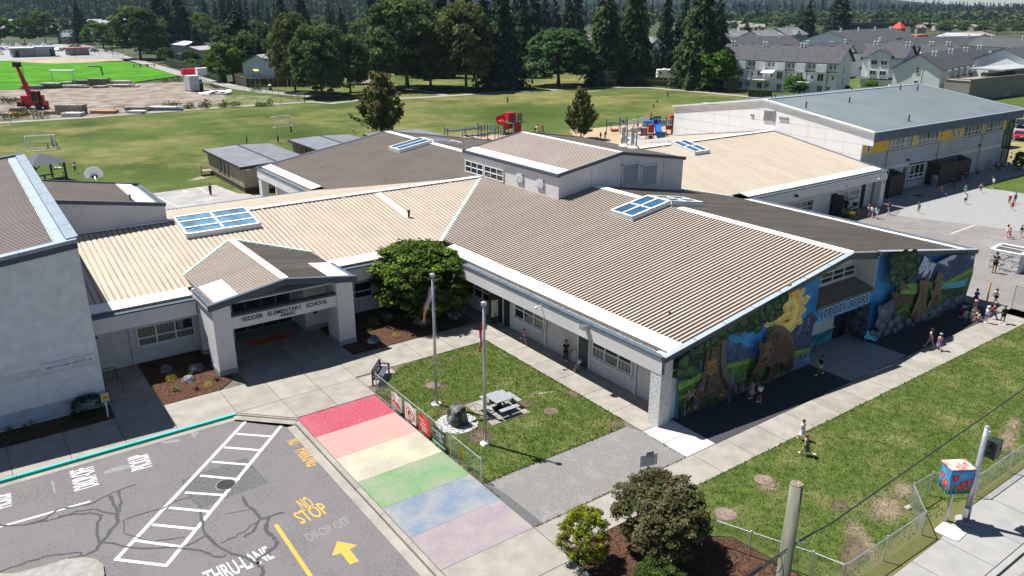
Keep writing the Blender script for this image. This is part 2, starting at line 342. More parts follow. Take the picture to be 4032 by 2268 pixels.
lay('DROP-OFF',AT('x',370,645,-.13),AT('x',280,330,-.13),1.05,m_white)
lay('PICKUP',AT('y',243,528,-.13),AT('y',207,262,-.13),.95,m_white)
lay('NO',AT('w',105,155,-.13),AT('w',165,228,-.13),.85,m_yel)
lay('PARKING',AT('w',240,312,-.13),AT('w',452,575,-.13),.85,m_yel)
lay('NO',Zp(885,245),Zp(985,205),.95,m_yel);lay('STOP',Zp(865,368),Zp(1118,262),1.0,m_yel)
lay('DROP OFF',Zp(935,520),Zp(1310,355),.6,m_fade)
lay('THRU-LANE',Zp(60,905),Zp(628,660),.95,m_white)
MB().face([(p.x,p.y,ZM-.002)for p in[G(*q)for q in[(1780,592),(1310,750),(1340,850),(1450,965),(1700,860),(1945,775)]]]).bd('asphalt_patch',m_patch,mk)
for pts in[[(750,710),(760,690),(860,650),(960,640),(930,670),(800,705)],[(370,760),(385,755),(405,850),(390,850)],[(1160,480),(1300,455),(1300,480),(1180,490)],[(1380,415),(1430,405),(1440,415),(1400,455)]]:
 MB().face([(p.x,p.y,ZM+.001)for p in[G(*q)for q in pts]]).bd('scuffed_paint',m_fade,mk)
ck=MB()
def crack(pts,w0,w1=None):
 p=[G(*q)for q in pts];out=[p[0]]
 for i in range(len(p)-1):
  for t in(.33,.66,1.0):
   q=p[i].lerp(p[i+1],t);out.append(q+Vector((random.uniform(-.06,.06),random.uniform(-.06,.06),0))if t<1 else q)
 for i in range(len(out)-1):
  a,b=out[i],out[i+1];d=b-a
  if d.length<1e-4:continue
  d.normalize();wa=(w0+((w1 or w0)-w0)*i/len(out))/2*random.uniform(.7,1.25);s_=Vector((-d.y,d.x,0))*wa
  ck.face([(q.x,q.y,ZM+.006+.0002*(len(ck.f)%9))for q in(a-s_-d*.02,b-s_+d*.02,b+s_+d*.02,a+s_-d*.02)])
for pts,w0,w1 in[([(0,1082),(180,1078),(330,1035),(420,965),(560,945),(640,930),(740,880),(860,830),(980,785)],.12,.06),([(180,1080),(340,1048),(540,1000),(700,1000),(740,1010),(705,1060),(715,1180),(730,1210),(700,1260),(600,1310),(500,1320)],.09,.13),([(860,835),(880,910),(870,980),(840,1000),(700,970),(560,980),(420,1020)],.12,.07),([(800,870),(820,930),(850,1000),(855,1060),(780,1150),(735,1205)],.16,.13),([(0,1420),(200,1345),(400,1295),(590,1280),(600,1310)],.07,.09),([(730,1205),(860,1225),(1040,1250),(1200,1240),(1400,1258),(1490,1280),(1580,1310),(1640,1295)],.10,.09),([(1755,875),(1790,940),(1850,990),(1880,1035),(1945,1020),(2055,990)],.15,.10),([(1945,1020),(1925,1110),(1985,1170),(2005,1210),(1960,1260),(1870,1320),(1865,1360),(1900,1400),(1905,1460)],.17,.15),([(1450,985),(1470,1060),(1490,1150),(1560,1220),(1680,1290),(1760,1310),(1830,1350),(1870,1355)],.14,.12),([(1490,1150),(1420,1200),(1320,1240)],.10,.07),([(1880,1040),(1830,1130),(1770,1165)],.10,.12),([(1380,880),(1280,905),(1180,960),(1010,1005),(900,1045)],.08,.06),([(890,1050),(900,1140),(1000,1170),(1120,1200),(1250,1180),(1330,1170)],.05,.06),([(1600,1210),(1700,1170),(1800,1100),(1870,1050)],.06,.06),([(1630,1000),(1740,985),(1820,962)],.03,.02)]:
 crack(pts,w0,w1)
ck.bd('sealed_cracks',m_tar,mk)
m_iron=mat('cast_iron',(.05,.05,.052),var=.2,scale=8,rough=.6,metal=.6)
m_rust=mat('rusty_iron',(.22,.16,.13),var=.25,scale=6,rough=.8)
def drain(p,r,lb,m=m_iron,grate=True):
 t=empty('storm_drain' if grate else 'manhole_cover',p,.6,lb,'drain' if grate else 'manhole cover')
 MB().lathe((0,0,0),[(r*1.12,0),(r*1.12,.012),(r,.012),(r,.004)],20).bd('rim',m_rust if m is m_rust else m_conc,t)
 if grate:
  b=MB()
  for i in range(-4,5):
   h=math.sqrt(max(.01,r*r-(i*r/4.6)**2));b.box(i*r/4.6-r*.06,i*r/4.6+r*.06,-h,h,.006,.02)
  b.bd('grate',m,t);MB().lathe((0,0,0),[(r*.98,.002),(r*.98,.005)],20).bd('pit',mat('black_void',(.01,.01,.01),var=0),t)
 else:
  MB().lathe((0,0,0),[(r*.97,0),(r*.97,.02),(r*.9,.026),(0.01,.026)],20).bd('lid',m,t)
  b=MB()
  for i in range(-3,4):
   for j in range(-3,4):
    if i*i+j*j<11:b.box(i*r/4-.03,i*r/4+.03,j*r/4-.03,j*r/4+.03,.026,.034)
  b.bd('tread_pattern',m,t)
 return t
drain(AT('g',1635,788,-.126)+Vector((0,0,.003)),.42,'round black drain grate in the dark asphalt patch of the striped crossing')
drain(AT('h',1600,260)+Vector((0,0,.012)),.34,'round rusty drain grate sunk in the front lawn',m_rust)
drain(AT('h',740,70)+Vector((0,0,.012)),.38,'round brown manhole cover in the front lawn left of the flagpole',m_rust,False)
drain(AT('i',690,755)+Vector((0,0,.012)),.40,'brown manhole cover in the street lawn nearer the sidewalk',m_rust,False)
drain(AT('i',415,1003)+Vector((0,0,.012)),.42,'brown manhole cover in the street lawn beside the mulch bed fence',m_rust,False)
drain(AT('W',1785,326)+Vector((0,0,.012)),.5,'flat black manhole cover in the shaded walk before the blue-roofed hall',m_iron,False)
# ------ lawns and beds
struct('front_lawn',[(-10.6,.75),(-1.65,.78),(-1.22,1.3),(-1.22,14.5),(-5.9,14.55),(-7.9,14.35),(-8.5,13.7),(-9.3,13.0),(-10.6,12.2)],.004,m_lawn)
struct('street_lawn',[(-5.6,-5.22),(62,-5.22),(62,-13.45),(-12,-13.45),(-12,-13.0),(-4.0,-12.9),(-4.4,-8.6),(-5.4,-7.8)],.002,m_lawn)
def softmat(m):
 k=m.name+'_patch'
 if k in MC:return MC[k]
 q=m.copy();q.name=k;t=q.node_tree;N=t.nodes.new;Lk=t.links.new;b=t.nodes['Principled BSDF'];at_=N('ShaderNodeAttribute');at_.attribute_name='edge';nz=N('ShaderNodeTexNoise');nz.inputs['Scale'].default_value=7;nz.inputs['Detail'].default_value=7;nz.inputs['Roughness'].default_value=.7;Lk(N('ShaderNodeNewGeometry').outputs['Position'],nz.inputs['Vector'])
 ma=N('ShaderNodeMath');ma.operation='MULTIPLY_ADD';Lk(nz.outputs[0],ma.inputs[0]);ma.inputs[1].default_value=1.5;Lk(at_.outputs['Fac'],ma.inputs[2]);mr=N('ShaderNodeMapRange');Lk(ma.outputs[0],mr.inputs[0]);mr.inputs[1].default_value=1.0;mr.inputs[2].default_value=1.5;mr.inputs[4].default_value=.8
 Lk(mr.outputs[0],b.inputs['Alpha']);MC[k]=q;return q
_bz=[0]
def blob(name,c,rx,ry,m,z=.012,rot=0.0,n=18,rough=.22,parent=None):
 _bz[0]+=1;z+=.0011*(_bz[0]%8);k=1.45;mb=MB();mb.v=[(c.x,c.y,z)]
 for i in range(20):a=2*pi*i/20;r_=k*(1+random.uniform(-.15,.15));x,y=rx*r_*cos(a),ry*r_*sin(a);mb.v.append((c.x+x*cos(rot)-y*sin(rot),c.y+x*sin(rot)+y*cos(rot),z));mb.f.append((0,i+1,(i+1)%20+1));mb.m.append(0)
 me=mb.mesh(name,softmat(m));a_=me.attributes.new('edge','FLOAT','POINT');a_.data[0].value=1.0;o=link(name,me,parent)
 if parent is None:tag(o,kind='structure')
 return o
for v_,x,y,rx,ry,m_,r_ in[('h',560+500,420,.9,.5,m_soilr,.6),('h',900,240,1.3,.55,m_soilr,.2),('h',1400,210,.9,.5,m_soilr,-.6),('h',2060,350,.55,.45,m_soilr,0),('h',1090,440,.9,.7,m_soilr,.5),('h',1540,125,.7,.12,m_sand,-.4),('h',1750,130,.8,.35,m_soilr,-1.2),('h',800,75,.5,.35,m_soilr,0),('i',730,800,.7,.45,m_soil,0),('i',420,1000,.75,.5,m_soil,0),('i',1580,960,1.5,.9,m_soil,.3),('i',1390,1180,1.6,.6,m_soil,.9),('i',1240,940,.6,.4,m_soilr,0),('i',1330,1280,1.5,.5,m_soilr,.4),('i',1700,830,.9,.6,m_soil,.3),('i',2440,470,2.4,.5,m_soil,.2),('i',2500,350,1.2,.4,m_soil,.2),('e',870,1315,.45,.3,m_soilr,0)]:
 blob('bare_patch',AT(v_,x,y),rx,ry,m_,z=.011,rot=r_)
struct('verge',V_('i',[(1310,1449),(1620,1449),(1960,1190),(2060,1060),(2240,900),(2574,660),(2574,600),(2200,880),(1880,980)]),.008,mat('dry_verge',(.20,.17,.085),scale=3,var=.3,detail=8,col2=(.10,.12,.03),**gk))
bl=V_('g',[(1190,210),(1590,110),(1680,30)])
struct('left_bed',[(-20.95,17.62),(-17.9,17.6),(-16.9,18.5),(-16.6,19.4),(-17.2,24.2),(-20.9,24.2)],.02,m_mulch)
struct('right_bed',[(-9.4,17.62),(-1.1,17.62),(-.2,18.2),(.18,19.5),(.18,24.2),(-9.4,24.2),(-9.4,19)],.02,m_mulch)
struct('gym_bed',[(-34,17.63),(-23.5,17.63),(-23.5,19.4),(-34,19.4)],.02,m_mulch)
struct('hedge_bed',[(-10.78,-5.24),(-5.7,-5.24),(-5.5,-7.8),(-4.45,-8.7),(-4.05,-12.85),(-10.78,-13.3)],.02,m_mulch)
blob('clear_soil',AT('e',850,945),1.5,.5,m_soilr,z=.03,rot=-.2)
ss=tag(empty('street_sidewalk'),kind='structure')
slabs(ss,grid(-14,62,32,-16.0,-13.46,1),m_conc_l)
MB().box(-60,90,-16.25,-16.02,-.25,.0).bd('kerb',m_conc_l,ss);MB().box(-60,90,-16.75,-16.25,-.2,-.12).bd('gutter',m_conc_l,ss)
struct('street',[(-60,-40),(90,-40),(90,-16.7),(-60,-16.7)],-.13,m_asph2)
struct('courtyard',[(32.5,-9),(110,-9),(110,18.6),(60,18.6),(57,21.2),(32.5,21.2)],.0,m_asph2)
struct('courtyard_new',[(53.7,16.6),(54.6,13.4),(56.5,9.8),(57.8,5.7),(60,0),(110,-6),(110,18.5),(58.6,18.5)],.006,m_asph3)
hw=tag(empty('hall_walk'),kind='structure');slabs(hw,grid(57.8,100,14,18.62,23.28,1),m_conc_l,ztop=.012,th=.04)
for a,b in[((330+0,640),(330,640))]:pass
crt=tag(empty('court_lines'),kind='structure')
stripe(AT('F',785,638),AT('F',1000,560),.1,m_white,z=.012,parent=crt);stripe(AT('F',690,605),AT('F',770,575),.08,m_fade,z=.012,parent=crt)
blob('scuff',AT('F',560,580),3.0,.5,m_conc,z=.005,rot=-.5);blob('scuff',AT('F',380,545),1.4,.3,m_conc,z=.005,rot=-.5)
struct('court_grass',V_('H',[(1960,1250),(2530,1098),(3000,1000),(3000,1380),(2574,1345),(2300,1300),(2050,1275)]),.012,m_lawn)
struct('court_grass',V_('H',[(2380,625),(2700,640),(2700,990),(2330,900)]),.012,mat('dry_lawn',(.25,.22,.09),scale=1,var=.3,**gk))
struct('side_car_park',V_('H',[(2380,400),(2900,300),(3100,640),(2385,610)]),.004,m_asph3)
struct('back_court',P2([AT('a',1085,1402),AT('a',1330,1370),AT('a',1560,1338),AT('a',1720,1400)])+[(1.2,66),(1.2,47),(-24,47)],.0,mat('worn_court',(.30,.295,.285),scale=.6,var=.12,detail=9,scale3=.3,col3=(.37,.36,.345),lo3=.5,hi3=.7,**gk))
bc=tag(empty('back_court_lines'),kind='structure')
stripe(AT('a',1105,1410),AT('a',1300,1500),.08,m_white,z=.008,parent=bc);stripe(AT('a',1435,1355),AT('a',1510,1405),.08,m_white,z=.008,parent=bc)
ap=[AT('a',x,y)for x,y in[(1535,1425),(1520,1445),(1480,1452),(1420,1455),(1350,1458)]]
for i in range(4):stripe(ap[i],ap[i+1],.08,m_white,z=.008,parent=bc)
MB().face([(p.x,p.y,.008)for p in[AT('a',*q)for q in[(1318,1378),(1365,1385),(1340,1395)]]]).bd('painted_arrow',m_white,bc)
blob('bare_patch',AT('a',1460,1285),2.6,.9,m_sand,z=-.02,rot=.6,rough=.5)
struct('play_area',V_('P',[(350,530),(560,500),(1010,480),(1240,470),(1320,470),(1330,600),(900,700),(300,640)]),-.02,m_chips)
struct('play_area',V_('Q',[(-250,420),(60,500),(500,450),(900,415),(1300,380),(2140,340),(2300,700),(1400,900),(700,960),(-100,760),(-330,560)]),-.02,m_chips)
blob('bare_patch',AT('b',1900,660),3,1.0,m_sand,z=-.02);blob('bare_patch',AT('b',1990,698),2.6,.6,m_sand,z=-.02);blob('bare_patch',AT('b',1400,706),2.5,.8,m_sand,z=-.02)
# ------ school building
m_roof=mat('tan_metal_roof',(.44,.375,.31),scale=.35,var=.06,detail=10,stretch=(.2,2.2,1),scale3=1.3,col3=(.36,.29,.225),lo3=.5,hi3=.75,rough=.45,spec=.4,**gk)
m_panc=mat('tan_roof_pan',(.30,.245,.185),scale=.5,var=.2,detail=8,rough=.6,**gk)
m_pan=mat('shaded_stained_roof_pan',(.135,.098,.076),scale=.5,var=.2,detail=8,rough=.6,**gk)  # groove dirt plus the shade of valleys and rib sides, put into the colour
m_roofd=mat('shaded_brown_metal_roof',(.16,.137,.113),scale=.5,var=.15,detail=10,scale3=1.2,col3=(.11,.092,.075),lo3=.5,hi3=.7,rough=.6,spec=.2,stretch=(.2,2.2,1),**gk)  # darker copy for right-hand slopes; shade of the rib sides is painted in
m_roofb=mat('brown_metal_roof',(.225,.19,.155),scale=.35,var=.08,detail=10,scale3=.8,col3=(.17,.14,.115),lo3=.5,hi3=.8,rough=.5,spec=.4,**gk)  # weathered brown, with rib shade seen at a shallow angle mixed into the colour
m_roofc=mat('cream_metal_roof',(.45,.39,.31),scale=.35,var=.05,detail=10,scale3=1.5,col3=(.34,.28,.21),lo3=.5,hi3=.78,rough=.5,spec=.3,stretch=(2.2,.2,1),**gk)
m_blueroof=mat('slate_blue_roof',(.155,.19,.205),scale=.3,var=.08,detail=8,rough=.38,spec=.5,**gk)
m_flash=mat('white_flashing',(.80,.79,.76),scale=3,var=.03,rough=.45,**gk)
m_cope=mat('blue_grey_coping',(.085,.115,.15),scale=3,var=.08,rough=.65,spec=.2,**gk)
m_copel=mat('pale_blue_coping',(.30,.36,.40),scale=3,var=.05,rough=.6,spec=.2,**gk)
m_navy=mat('slate_fascia',(.060,.075,.105),scale=3,var=.08,rough=.5,**gk)
m_stucco=mat('grey_white_stucco',(.66,.64,.625),scale=.5,var=.05,detail=8,bump=.25,bscale=30,scale3=1.5,col3=(.58,.565,.55),lo3=.55,hi3=.9,**gk)
m_stone=mat('rough_white_stone',(.62,.61,.59),scale=8,var=.15,bump=1.0,bscale=14,**gk)
m_gut=mat('gutter_gravel',(.26,.245,.22),scale=8,var=.4,bump=.8,bscale=30,**gk)
m_frame=mat('white_window_frame',(.70,.71,.72),var=.03,rough=.4)
m_glass=mat('dark_window_glass',(.018,.022,.028),var=0,rough=.06,spec=.8)
m_glassb=mat('blue_skylight_glass',(.028,.095,.17),scale=.8,var=.25,rough=.2,spec=.7,**gk)
m_glassl=mat('frosted_skylight_glass',(.10,.21,.30),scale=1.0,var=.35,detail=6,rough=.3,spec=.4,**gk)
m_door=mat('charcoal_door',(.045,.048,.052),var=.1,rough=.4)
m_conc_b=mat('plinth_concrete',(.30,.31,.31),scale=3,var=.15,**gk)
m_dark=mat('dark_metal',(.03,.032,.036),var=.1,rough=.5)
m_steel=mat('galvanised_steel',(.42,.43,.44),scale=4,var=.12,rough=.4,metal=.7)
m_tealm=mat('weathered_teal_valley',(.30,.56,.50),scale=.6,var=.1,col2=(.45,.58,.52),**gk)
def blockmat(name,col,axis,bw=.4,bh=.2,k=.95):
 if name in MC:return MC[name]
 m=mat(name,col,scale=2.2,var=.07,detail=10,rough=.85,**gk);t=m.node_tree;N=t.nodes.new;Lk=t.links.new
 g_=N('ShaderNodeNewGeometry');sp=N('ShaderNodeSeparateXYZ');cb=N('ShaderNodeCombineXYZ');Lk(g_.outputs['Position'],sp.inputs[0])
 Lk(sp.outputs[axis],cb.inputs[0]);Lk(sp.outputs[2],cb.inputs[1]);br=N('ShaderNodeTexBrick');Lk(cb.outputs[0],br.inputs['Vector'])
 br.inputs['Scale'].default_value=1;br.inputs['Brick Width'].default_value=bw;br.inputs['Row Height'].default_value=bh;br.inputs['Mortar Size'].default_value=.012;br.inputs['Mortar Smooth'].default_value=.2
 br.inputs['Color1'].default_value=(1,1,1,1);br.inputs['Color2'].default_value=(k,k,k,1);br.inputs['Mortar'].default_value=(.82,.82,.82,1)
 b=t.nodes['Principled BSDF'];src=b.inputs['Base Color'].links[0].from_socket
 mx=N('ShaderNodeMix');mx.data_type='RGBA';mx.blend_type='MULTIPLY';mx.inputs[0].default_value=1;Lk(src,mx.inputs[6]);Lk(br.outputs[0],mx.inputs[7]);Lk(mx.outputs[2],b.inputs['Base Color'])
 nz=N('ShaderNodeTexNoise');nz.inputs['Scale'].default_value=16;Lk(g_.outputs['Position'],nz.inputs['Vector']);ad=N('ShaderNodeMath');ad.operation='MULTIPLY_ADD';Lk(nz.outputs[0],ad.inputs[0]);ad.inputs[1].default_value=.5;Lk(br.outputs['Fac'],ad.inputs[2])
 bp=N('ShaderNodeBump');bp.inputs['Strength'].default_value=.5;bp.inputs['Distance'].default_value=.03;bp.invert=True;Lk(ad.outputs[0],bp.inputs['Height']);Lk(bp.outputs[0],b.inputs['Normal'])
 return m
m_blx=blockmat('painted_block_front',(.64,.64,.63),0);m_bly=blockmat('painted_block_side',(.62,.60,.57),1)
m_gymx=blockmat('ribbed_block_front',(.76,.77,.77),0,.4,.1)
m_gymy=blockmat('ribbed_block_side',(.56,.55,.53),1,.4,.1)
def scan(poly,t,ax):
 """extent of a convex polygon along the other axis at coordinate t"""
 r=[]
 for i in range(len(poly)):
  a,b=poly[i],poly[(i+1)%len(poly)]
  if(a[ax]-t)*(b[ax]-t)<=0 and abs(a[ax]-b[ax])>1e-9:
   f=(t-a[ax])/(b[ax]-a[ax]);r.append(a[1-ax]+f*(b[1-ax]-a[1-ax]))
 return(min(r),max(r))if len(r)>=2 else None
def ribs(name,poly,zf,run,m,parent,p=.30,h=.05,top=.42,side=.07,vm=None):
 """standing ribs running along axis `run`; profile valley, side, top, side"""
 ax=1-run;lo=min(q[ax]for q in poly)+1e-4;hi=max(q[ax]for q in poly)-1e-4
 n=max(1,int(round((hi-lo)/p)));p=(hi-lo)/n;V,F=[],[]
 st=[(0,0),(1-top-2*side,0),(1-top-side,h),(1-side,h)]
 ts=[(lo+p*(i+f),hh)for i in range(n)for f,hh in st]+[(hi,0)]
 for t,hh in ts:
  e=scan(poly,min(max(t,lo),hi),ax)or(0,0)
  for s_ in e:
   q=(s_,t)if run==0 else(t,s_);V.append((q[0],q[1],zf(*q)+hh))
 for i in range(len(ts)-1):F.append((2*i,2*i+1,2*i+3,2*i+2))
 mb=MB();mb.quads(V,F);mb.face([(q[0],q[1],zf(*q)-.04)for q in poly])
 if vm:mb.m=[1 if i%4 in(0,1,3)and i<len(F)else 0 for i in range(len(mb.f))];m=[m,vm]  # vm colours valleys and both rib sides darker, painting their shade stronger
 return mb.bd(name,m,parent)
def panels(parent,name,p,q,r,s,n,m,gap=.02,th=.05,jog=0):
 """n flat sheets laid side by side between edge p-q and edge s-r"""
 p,q,r,s=[Vector(x)for x in(p,q,r,s)];nz=(q-p).cross(s-p).normalized();nz=nz if nz.z>0 or abs(nz.z)<.01 else-nz
 for i in range(n):
  a,b=i/n,(i+1)/n-gap/max(.01,(q-p).length);z=nz*(th+random.uniform(0,jog))
  c=[p.lerp(q,a),p.lerp(q,b),s.lerp(r,b),s.lerp(r,a)]
  MB().quads([x for x in c]+[x+z for x in c],[(3,2,1,0),(4,5,6,7),(0,1,5,4),(1,2,6,5),(2,3,7,6),(3,0,4,7)]).bd(name,m,parent)
def window(parent,o,xd,w,h,cols,rows,glass=None,fr=.07,dep=.10,name='window',lb=None,fm=None,sill=False,splits=None,rs=None):
 """framed window; o is its lower left corner seen from outside, xd runs to the right"""
 o=Vector(o);xd=Vector(xd).normalized();up=Vector((0,0,1));nn=xd.cross(up)
 mb=MB();xs=splits or[i/cols for i in range(cols+1)];ys=rs or[i/rows for i in range(rows+1)]
 for i,f in enumerate(xs):
  k=fr if i in(0,len(xs)-1)else fr*.8;mb.obox(o+xd*(w*f+(k/2 if i==0 else-k/2 if i==len(xs)-1 else 0))+up*h/2+nn*.02,xd*k/2,nn*dep/2,up*h/2)
 for j,f in enumerate(ys):
  k=fr if j in(0,len(ys)-1)else fr*.8;mb.obox(o+xd*w/2+up*(h*f+(k/2 if j==0 else-k/2 if j==len(ys)-1 else 0))+nn*.025,xd*(w/2-.002),nn*dep/2,up*k/2)
 if sill:mb.obox(o+xd*w/2-up*.04+nn*.08,xd*(w/2+.05),nn*.12,up*.03)
 f=mb.bd(name,fm or m_frame,parent)
 gl=glass if isinstance(glass,list)else[glass or m_glass]
 for i in range(len(xs)-1):
  for j in range(len(ys)-1):
   a=o+xd*(w*xs[i]+fr/2)+up*(h*ys[j]+fr/2);b=o+xd*(w*xs[i+1]-fr/2)+up*(h*ys[j+1]-fr/2)
   c=(a+b)/2;MB().obox(c-nn*.01,xd*abs((b-a).dot(xd))/2,nn*.012,up*abs((b-a).z)/2).bd('pane',random.choice(gl),f)
 return f
def blindmat(name,c1,c2,axis,period=.12):
 m=mat(name,c1,rough=.15,var=.0,spec=.5);t=m.node_tree;N=t.nodes.new;w=N('ShaderNodeTexWave');w.bands_direction='XY'[axis];w.inputs['Scale'].default_value=.31/period;w.inputs['Distortion'].default_value=1.5;w.inputs['Detail Scale'].default_value=.4
 g_=N('ShaderNodeNewGeometry');t.links.new(g_.outputs['Position'],w.inputs['Vector']);r=N('ShaderNodeValToRGB');r.color_ramp.elements[0].color=(*c1,1);r.color_ramp.elements[1].color=(*c2,1);t.links.new(w.outputs[0],r.inputs[0]);t.links.new(r.outputs[0],t.nodes['Principled BSDF'].inputs['Base Color']);return m
m_blind=blindmat('blinds_behind_glass',(.03,.035,.035),(.30,.31,.27),0,.14);m_blindy=blindmat('blinds_behind_glass_side',(.035,.04,.04),(.22,.23,.21),1,.3)
school=empty('school_building',(0,0,0),0,'low grey and white school with tan ribbed roofs, gabled entrance canopy and painted mural wall','school building')
ML=lambda u,v:4.10+.165*u
MR=lambda u,v:6.74-.165*(u-16)
EF=lambda u,v:4.20+.165*(v-23.6)
EB=lambda u,v:6.065-.165*(v-34.9)
GF=lambda u,v:3.95+.167*(v-19.9)
GB=lambda u,v:6.555-.167*(v-35.5)
def onpl(x,y,f):
 z0=f(0,0);su,sv=f(1,0)-z0,f(0,1)-z0;d=ray(x,y);t=(z0+su*CAM.x+sv*CAM.y-CAM.z)/(d.z-su*d.x-sv*d.y);return CAM+d*t
w=MB()
w.prism([(1.45,-.1),(13.05,-.1),(13.05,1.15),(19.45,1.15),(19.45,-.1),(31.5,-.1),(31.5,21.1),(56.3,21.1),(56.3,50),(31.2,50),(31.2,61),(1.45,61),(1.45,46),(-23.4,46),(-23.4,24.3),(-17.0,24.3),(-17.0,24.31),(-14.8,24.31),(-14.8,25.4),(-10.3,25.4),(-10.3,24.3),(1.45,24.3)],-.1,3.3)
w.bd('wall',[m_bly],school)
MB().box(-23.4,-17.2,24.26,24.3,0,3.2).box(-8.9,1.4,24.26,24.298,0,3.2).bd('wall',m_blx,school)
MB().box(31.6,56.3,21.06,21.098,0,3.2).bd('wall',m_blx,school)
for x0,x1 in((1.25,13.05),(19.45,31.9)):
 pts=[(x0,-.28),(x1,-.28),(x1,.1),(x0,.1)]
 zz=lambda u,v:(ML(u,v)if u<16 else MR(u,v))-.12
 MB().prism(pts,-.05,zz).bd('mural_wall',mat('mural_sky_paint',(.05,.24,.58),scale=.5,var=.2,col2=(.09,.34,.70),bump=.2,bscale=12,**gk),school)
MB().box(-.28,.55,-.3,.45,-.05,4.05).bd('corner_pillar',m_stone,school)
MB().box(.552,1.24,-.05,.25,-.05,2.6).bd('wall_return',m_stucco,school)
MB().box(.552,1.24,-.24,.25,2.602,4.1).bd('wall_return',mat('mural_leaf_paint',(.018,.05,.025),scale=2,var=.5,col2=(.05,.11,.06),**gk),school)
MB().box(31.92,33.05,-.3,.5,-.05,3.75).bd('end_pillar',m_stucco,school)
MB().box(32.0,33.0,18.9,19.9,-.05,3.4).bd('end_pillar',m_stucco,school)
def eave(a,b,inward,depth,zf,n,back=1.45):
 """a->b along the eave (outer face line), inward a unit vector; zf = roof height"""
 a,b,inn=Vector((*a,0)),Vector((*b,0)),Vector((*inward,0));d=(b-a).normalized();L=(b-a).length;c=(a+b)/2;up=Vector((0,0,1))
 fc=MB();fc.obox(c+inn*.11+up*3.52,d*L/2,inn*.11,up*.47);fc.obox(c+inn*(back/2+.1)+up*3.075,d*(L/2-.01),inn*(back/2-.12),up*.03);fc.bd('fascia',m_stucco,school)
 k=max(1,int(L/2.6))
 for i in range(k):
  p,q=a.lerp(b,i/k)+d*.012,a.lerp(b,(i+1)/k)-d*.012
  MB().obox((p+q)/2+inn*.10+up*4.035,(q-p)/2,inn*.16,up*.045).bd('coping',m_cope,school)
 MB().obox(c+inn*.4+up*3.93,d*L/2,inn*.19,up*.03).obox(c+inn*.60+up*4.0,d*L/2,inn*.02,up*.14).bd('gutter_bed',m_gut,school)
 p,q=a+inn*.58,b+inn*.58;zz=lambda v:Vector((v.x,v.y,zf(v.x,v.y)))
 panels(school,'flashing_sheet',zz(p)+up*.015,zz(q)+up*.015,zz(q+inn*1.05)+up*.02,zz(p+inn*1.05)+up*.02,n,m_flash,gap=.012,th=.045,jog=.006)
eave((-.30,-.3),(-.30,22.5),(1,0),1.6,ML,19)
eave((-23.4,22.55),(-17.4,22.55),(0,1),1.6,EF,4);eave((-8.2,22.55),(-.3,22.55),(0,1),1.6,EF,5)
eave((-.30,47.2),(-.30,61.4),(1,0),1.6,ML,9)
eave((33.05,-.3),(33.05,19.8),(-1,0),1.6,MR,17)
eave((33.05,19.9),(56.5,19.9),(0,1),1.3,GF,12)
MB().box(-22,-.3,47.0,47.3,3.5,4.1).bd('back_fascia',m_navy,school)
R0,R1=1.33,31.4
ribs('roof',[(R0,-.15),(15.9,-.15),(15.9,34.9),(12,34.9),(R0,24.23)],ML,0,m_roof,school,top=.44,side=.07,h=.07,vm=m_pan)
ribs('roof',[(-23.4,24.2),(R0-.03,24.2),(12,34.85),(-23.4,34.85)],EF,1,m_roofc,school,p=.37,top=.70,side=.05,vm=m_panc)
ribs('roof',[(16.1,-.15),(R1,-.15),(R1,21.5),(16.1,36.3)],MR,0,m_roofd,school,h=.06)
ribs('roof',[(-23.4,35.0),(12,35.0),(R0,45.6),(R0-.1,46.9),(-22,46.9)],EB,1,m_roofc,school,p=.33)
ribs('roof',[(R0,61.3),(15.9,61.3),(15.9,34.9),(12,34.9),(R0,45.5)],ML,0,m_roofb,school)
ribs('roof',[(16.1,61.3),(31.5,61.3),(31.5,50),(17,35.6),(16.1,35.6)],MR,0,m_roofb,school)
ribs('roof',[(R1+.05,21.55),(56.2,21.55),(56.2,35.4),(17.6,35.4)],GF,1,m_roofc,school,p=.33)
ribs('roof',[(17.3,35.6),(56.2,35.6),(56.2,51),(32,51)],GB,1,m_roofc,school,p=.33)
def strip(name,a,b,w,th,m,n=1,up=(0,0,1)):
 a,b=Vector(a),Vector(b)
 for i in range(n):
  p,q=a.lerp(b,i/n),a.lerp(b,(i+1)/n-.004);MB().beam(p,q,w,th,0,up).bd(name,m,school)
strip('ridge_cap',(16,-.3,6.80),(16,13.9,6.80),.75,.07,m_flash,6);strip('ridge_cap',(16,17.6,6.80),(16,23.4,6.80),.75,.07,m_flash,3);strip('ridge_cap',(16,37.7,6.80),(16,61.3,6.80),.75,.07,m_flash,8)
strip('ridge_cap',(-22.6,34.9,6.15),(12.0,34.9,6.15),.62,.07,m_flash,10);strip('ridge_cap',(26.8,35.5,6.65),(56.3,35.5,6.65),.62,.07,m_flash,9)
strip('valley_flashing',(R0-.3,23.95,ML(R0-.3,0)+.05),(12.05,34.85,ML(12.05,0)+.04),.30,.03,m_tealm,3)
strip('valley_flashing',(31.6,21.2,MR(31.6,0)+.05),(17,35.9,MR(17,0)+.05),.30,.03,m_tealm,3)
def rake(p,q,m,w=.34,h=.30,n=6):
 p,q=Vector(p),Vector(q)
 for i in range(n):
  a,b=p.lerp(q,i/n),p.lerp(q,(i+1)/n-.003);MB().beam(a,b,w,.05).bd('rake_cap',m,school)
 MB().beam(p-Vector((0,0,h/2+.03)),q-Vector((0,0,h/2+.03)),w*.7,h).bd('rake_fascia',m_navy,school)
rake((-.35,-.42,ML(-.35,0)+.12),(15.95,-.42,ML(15.95,0)+.15),m_copel,n=7);rake((19.2,-.42,MR(19.2,0)+.15),(33.1,-.42,MR(33.1,0)+.13),m_copel,n=6)
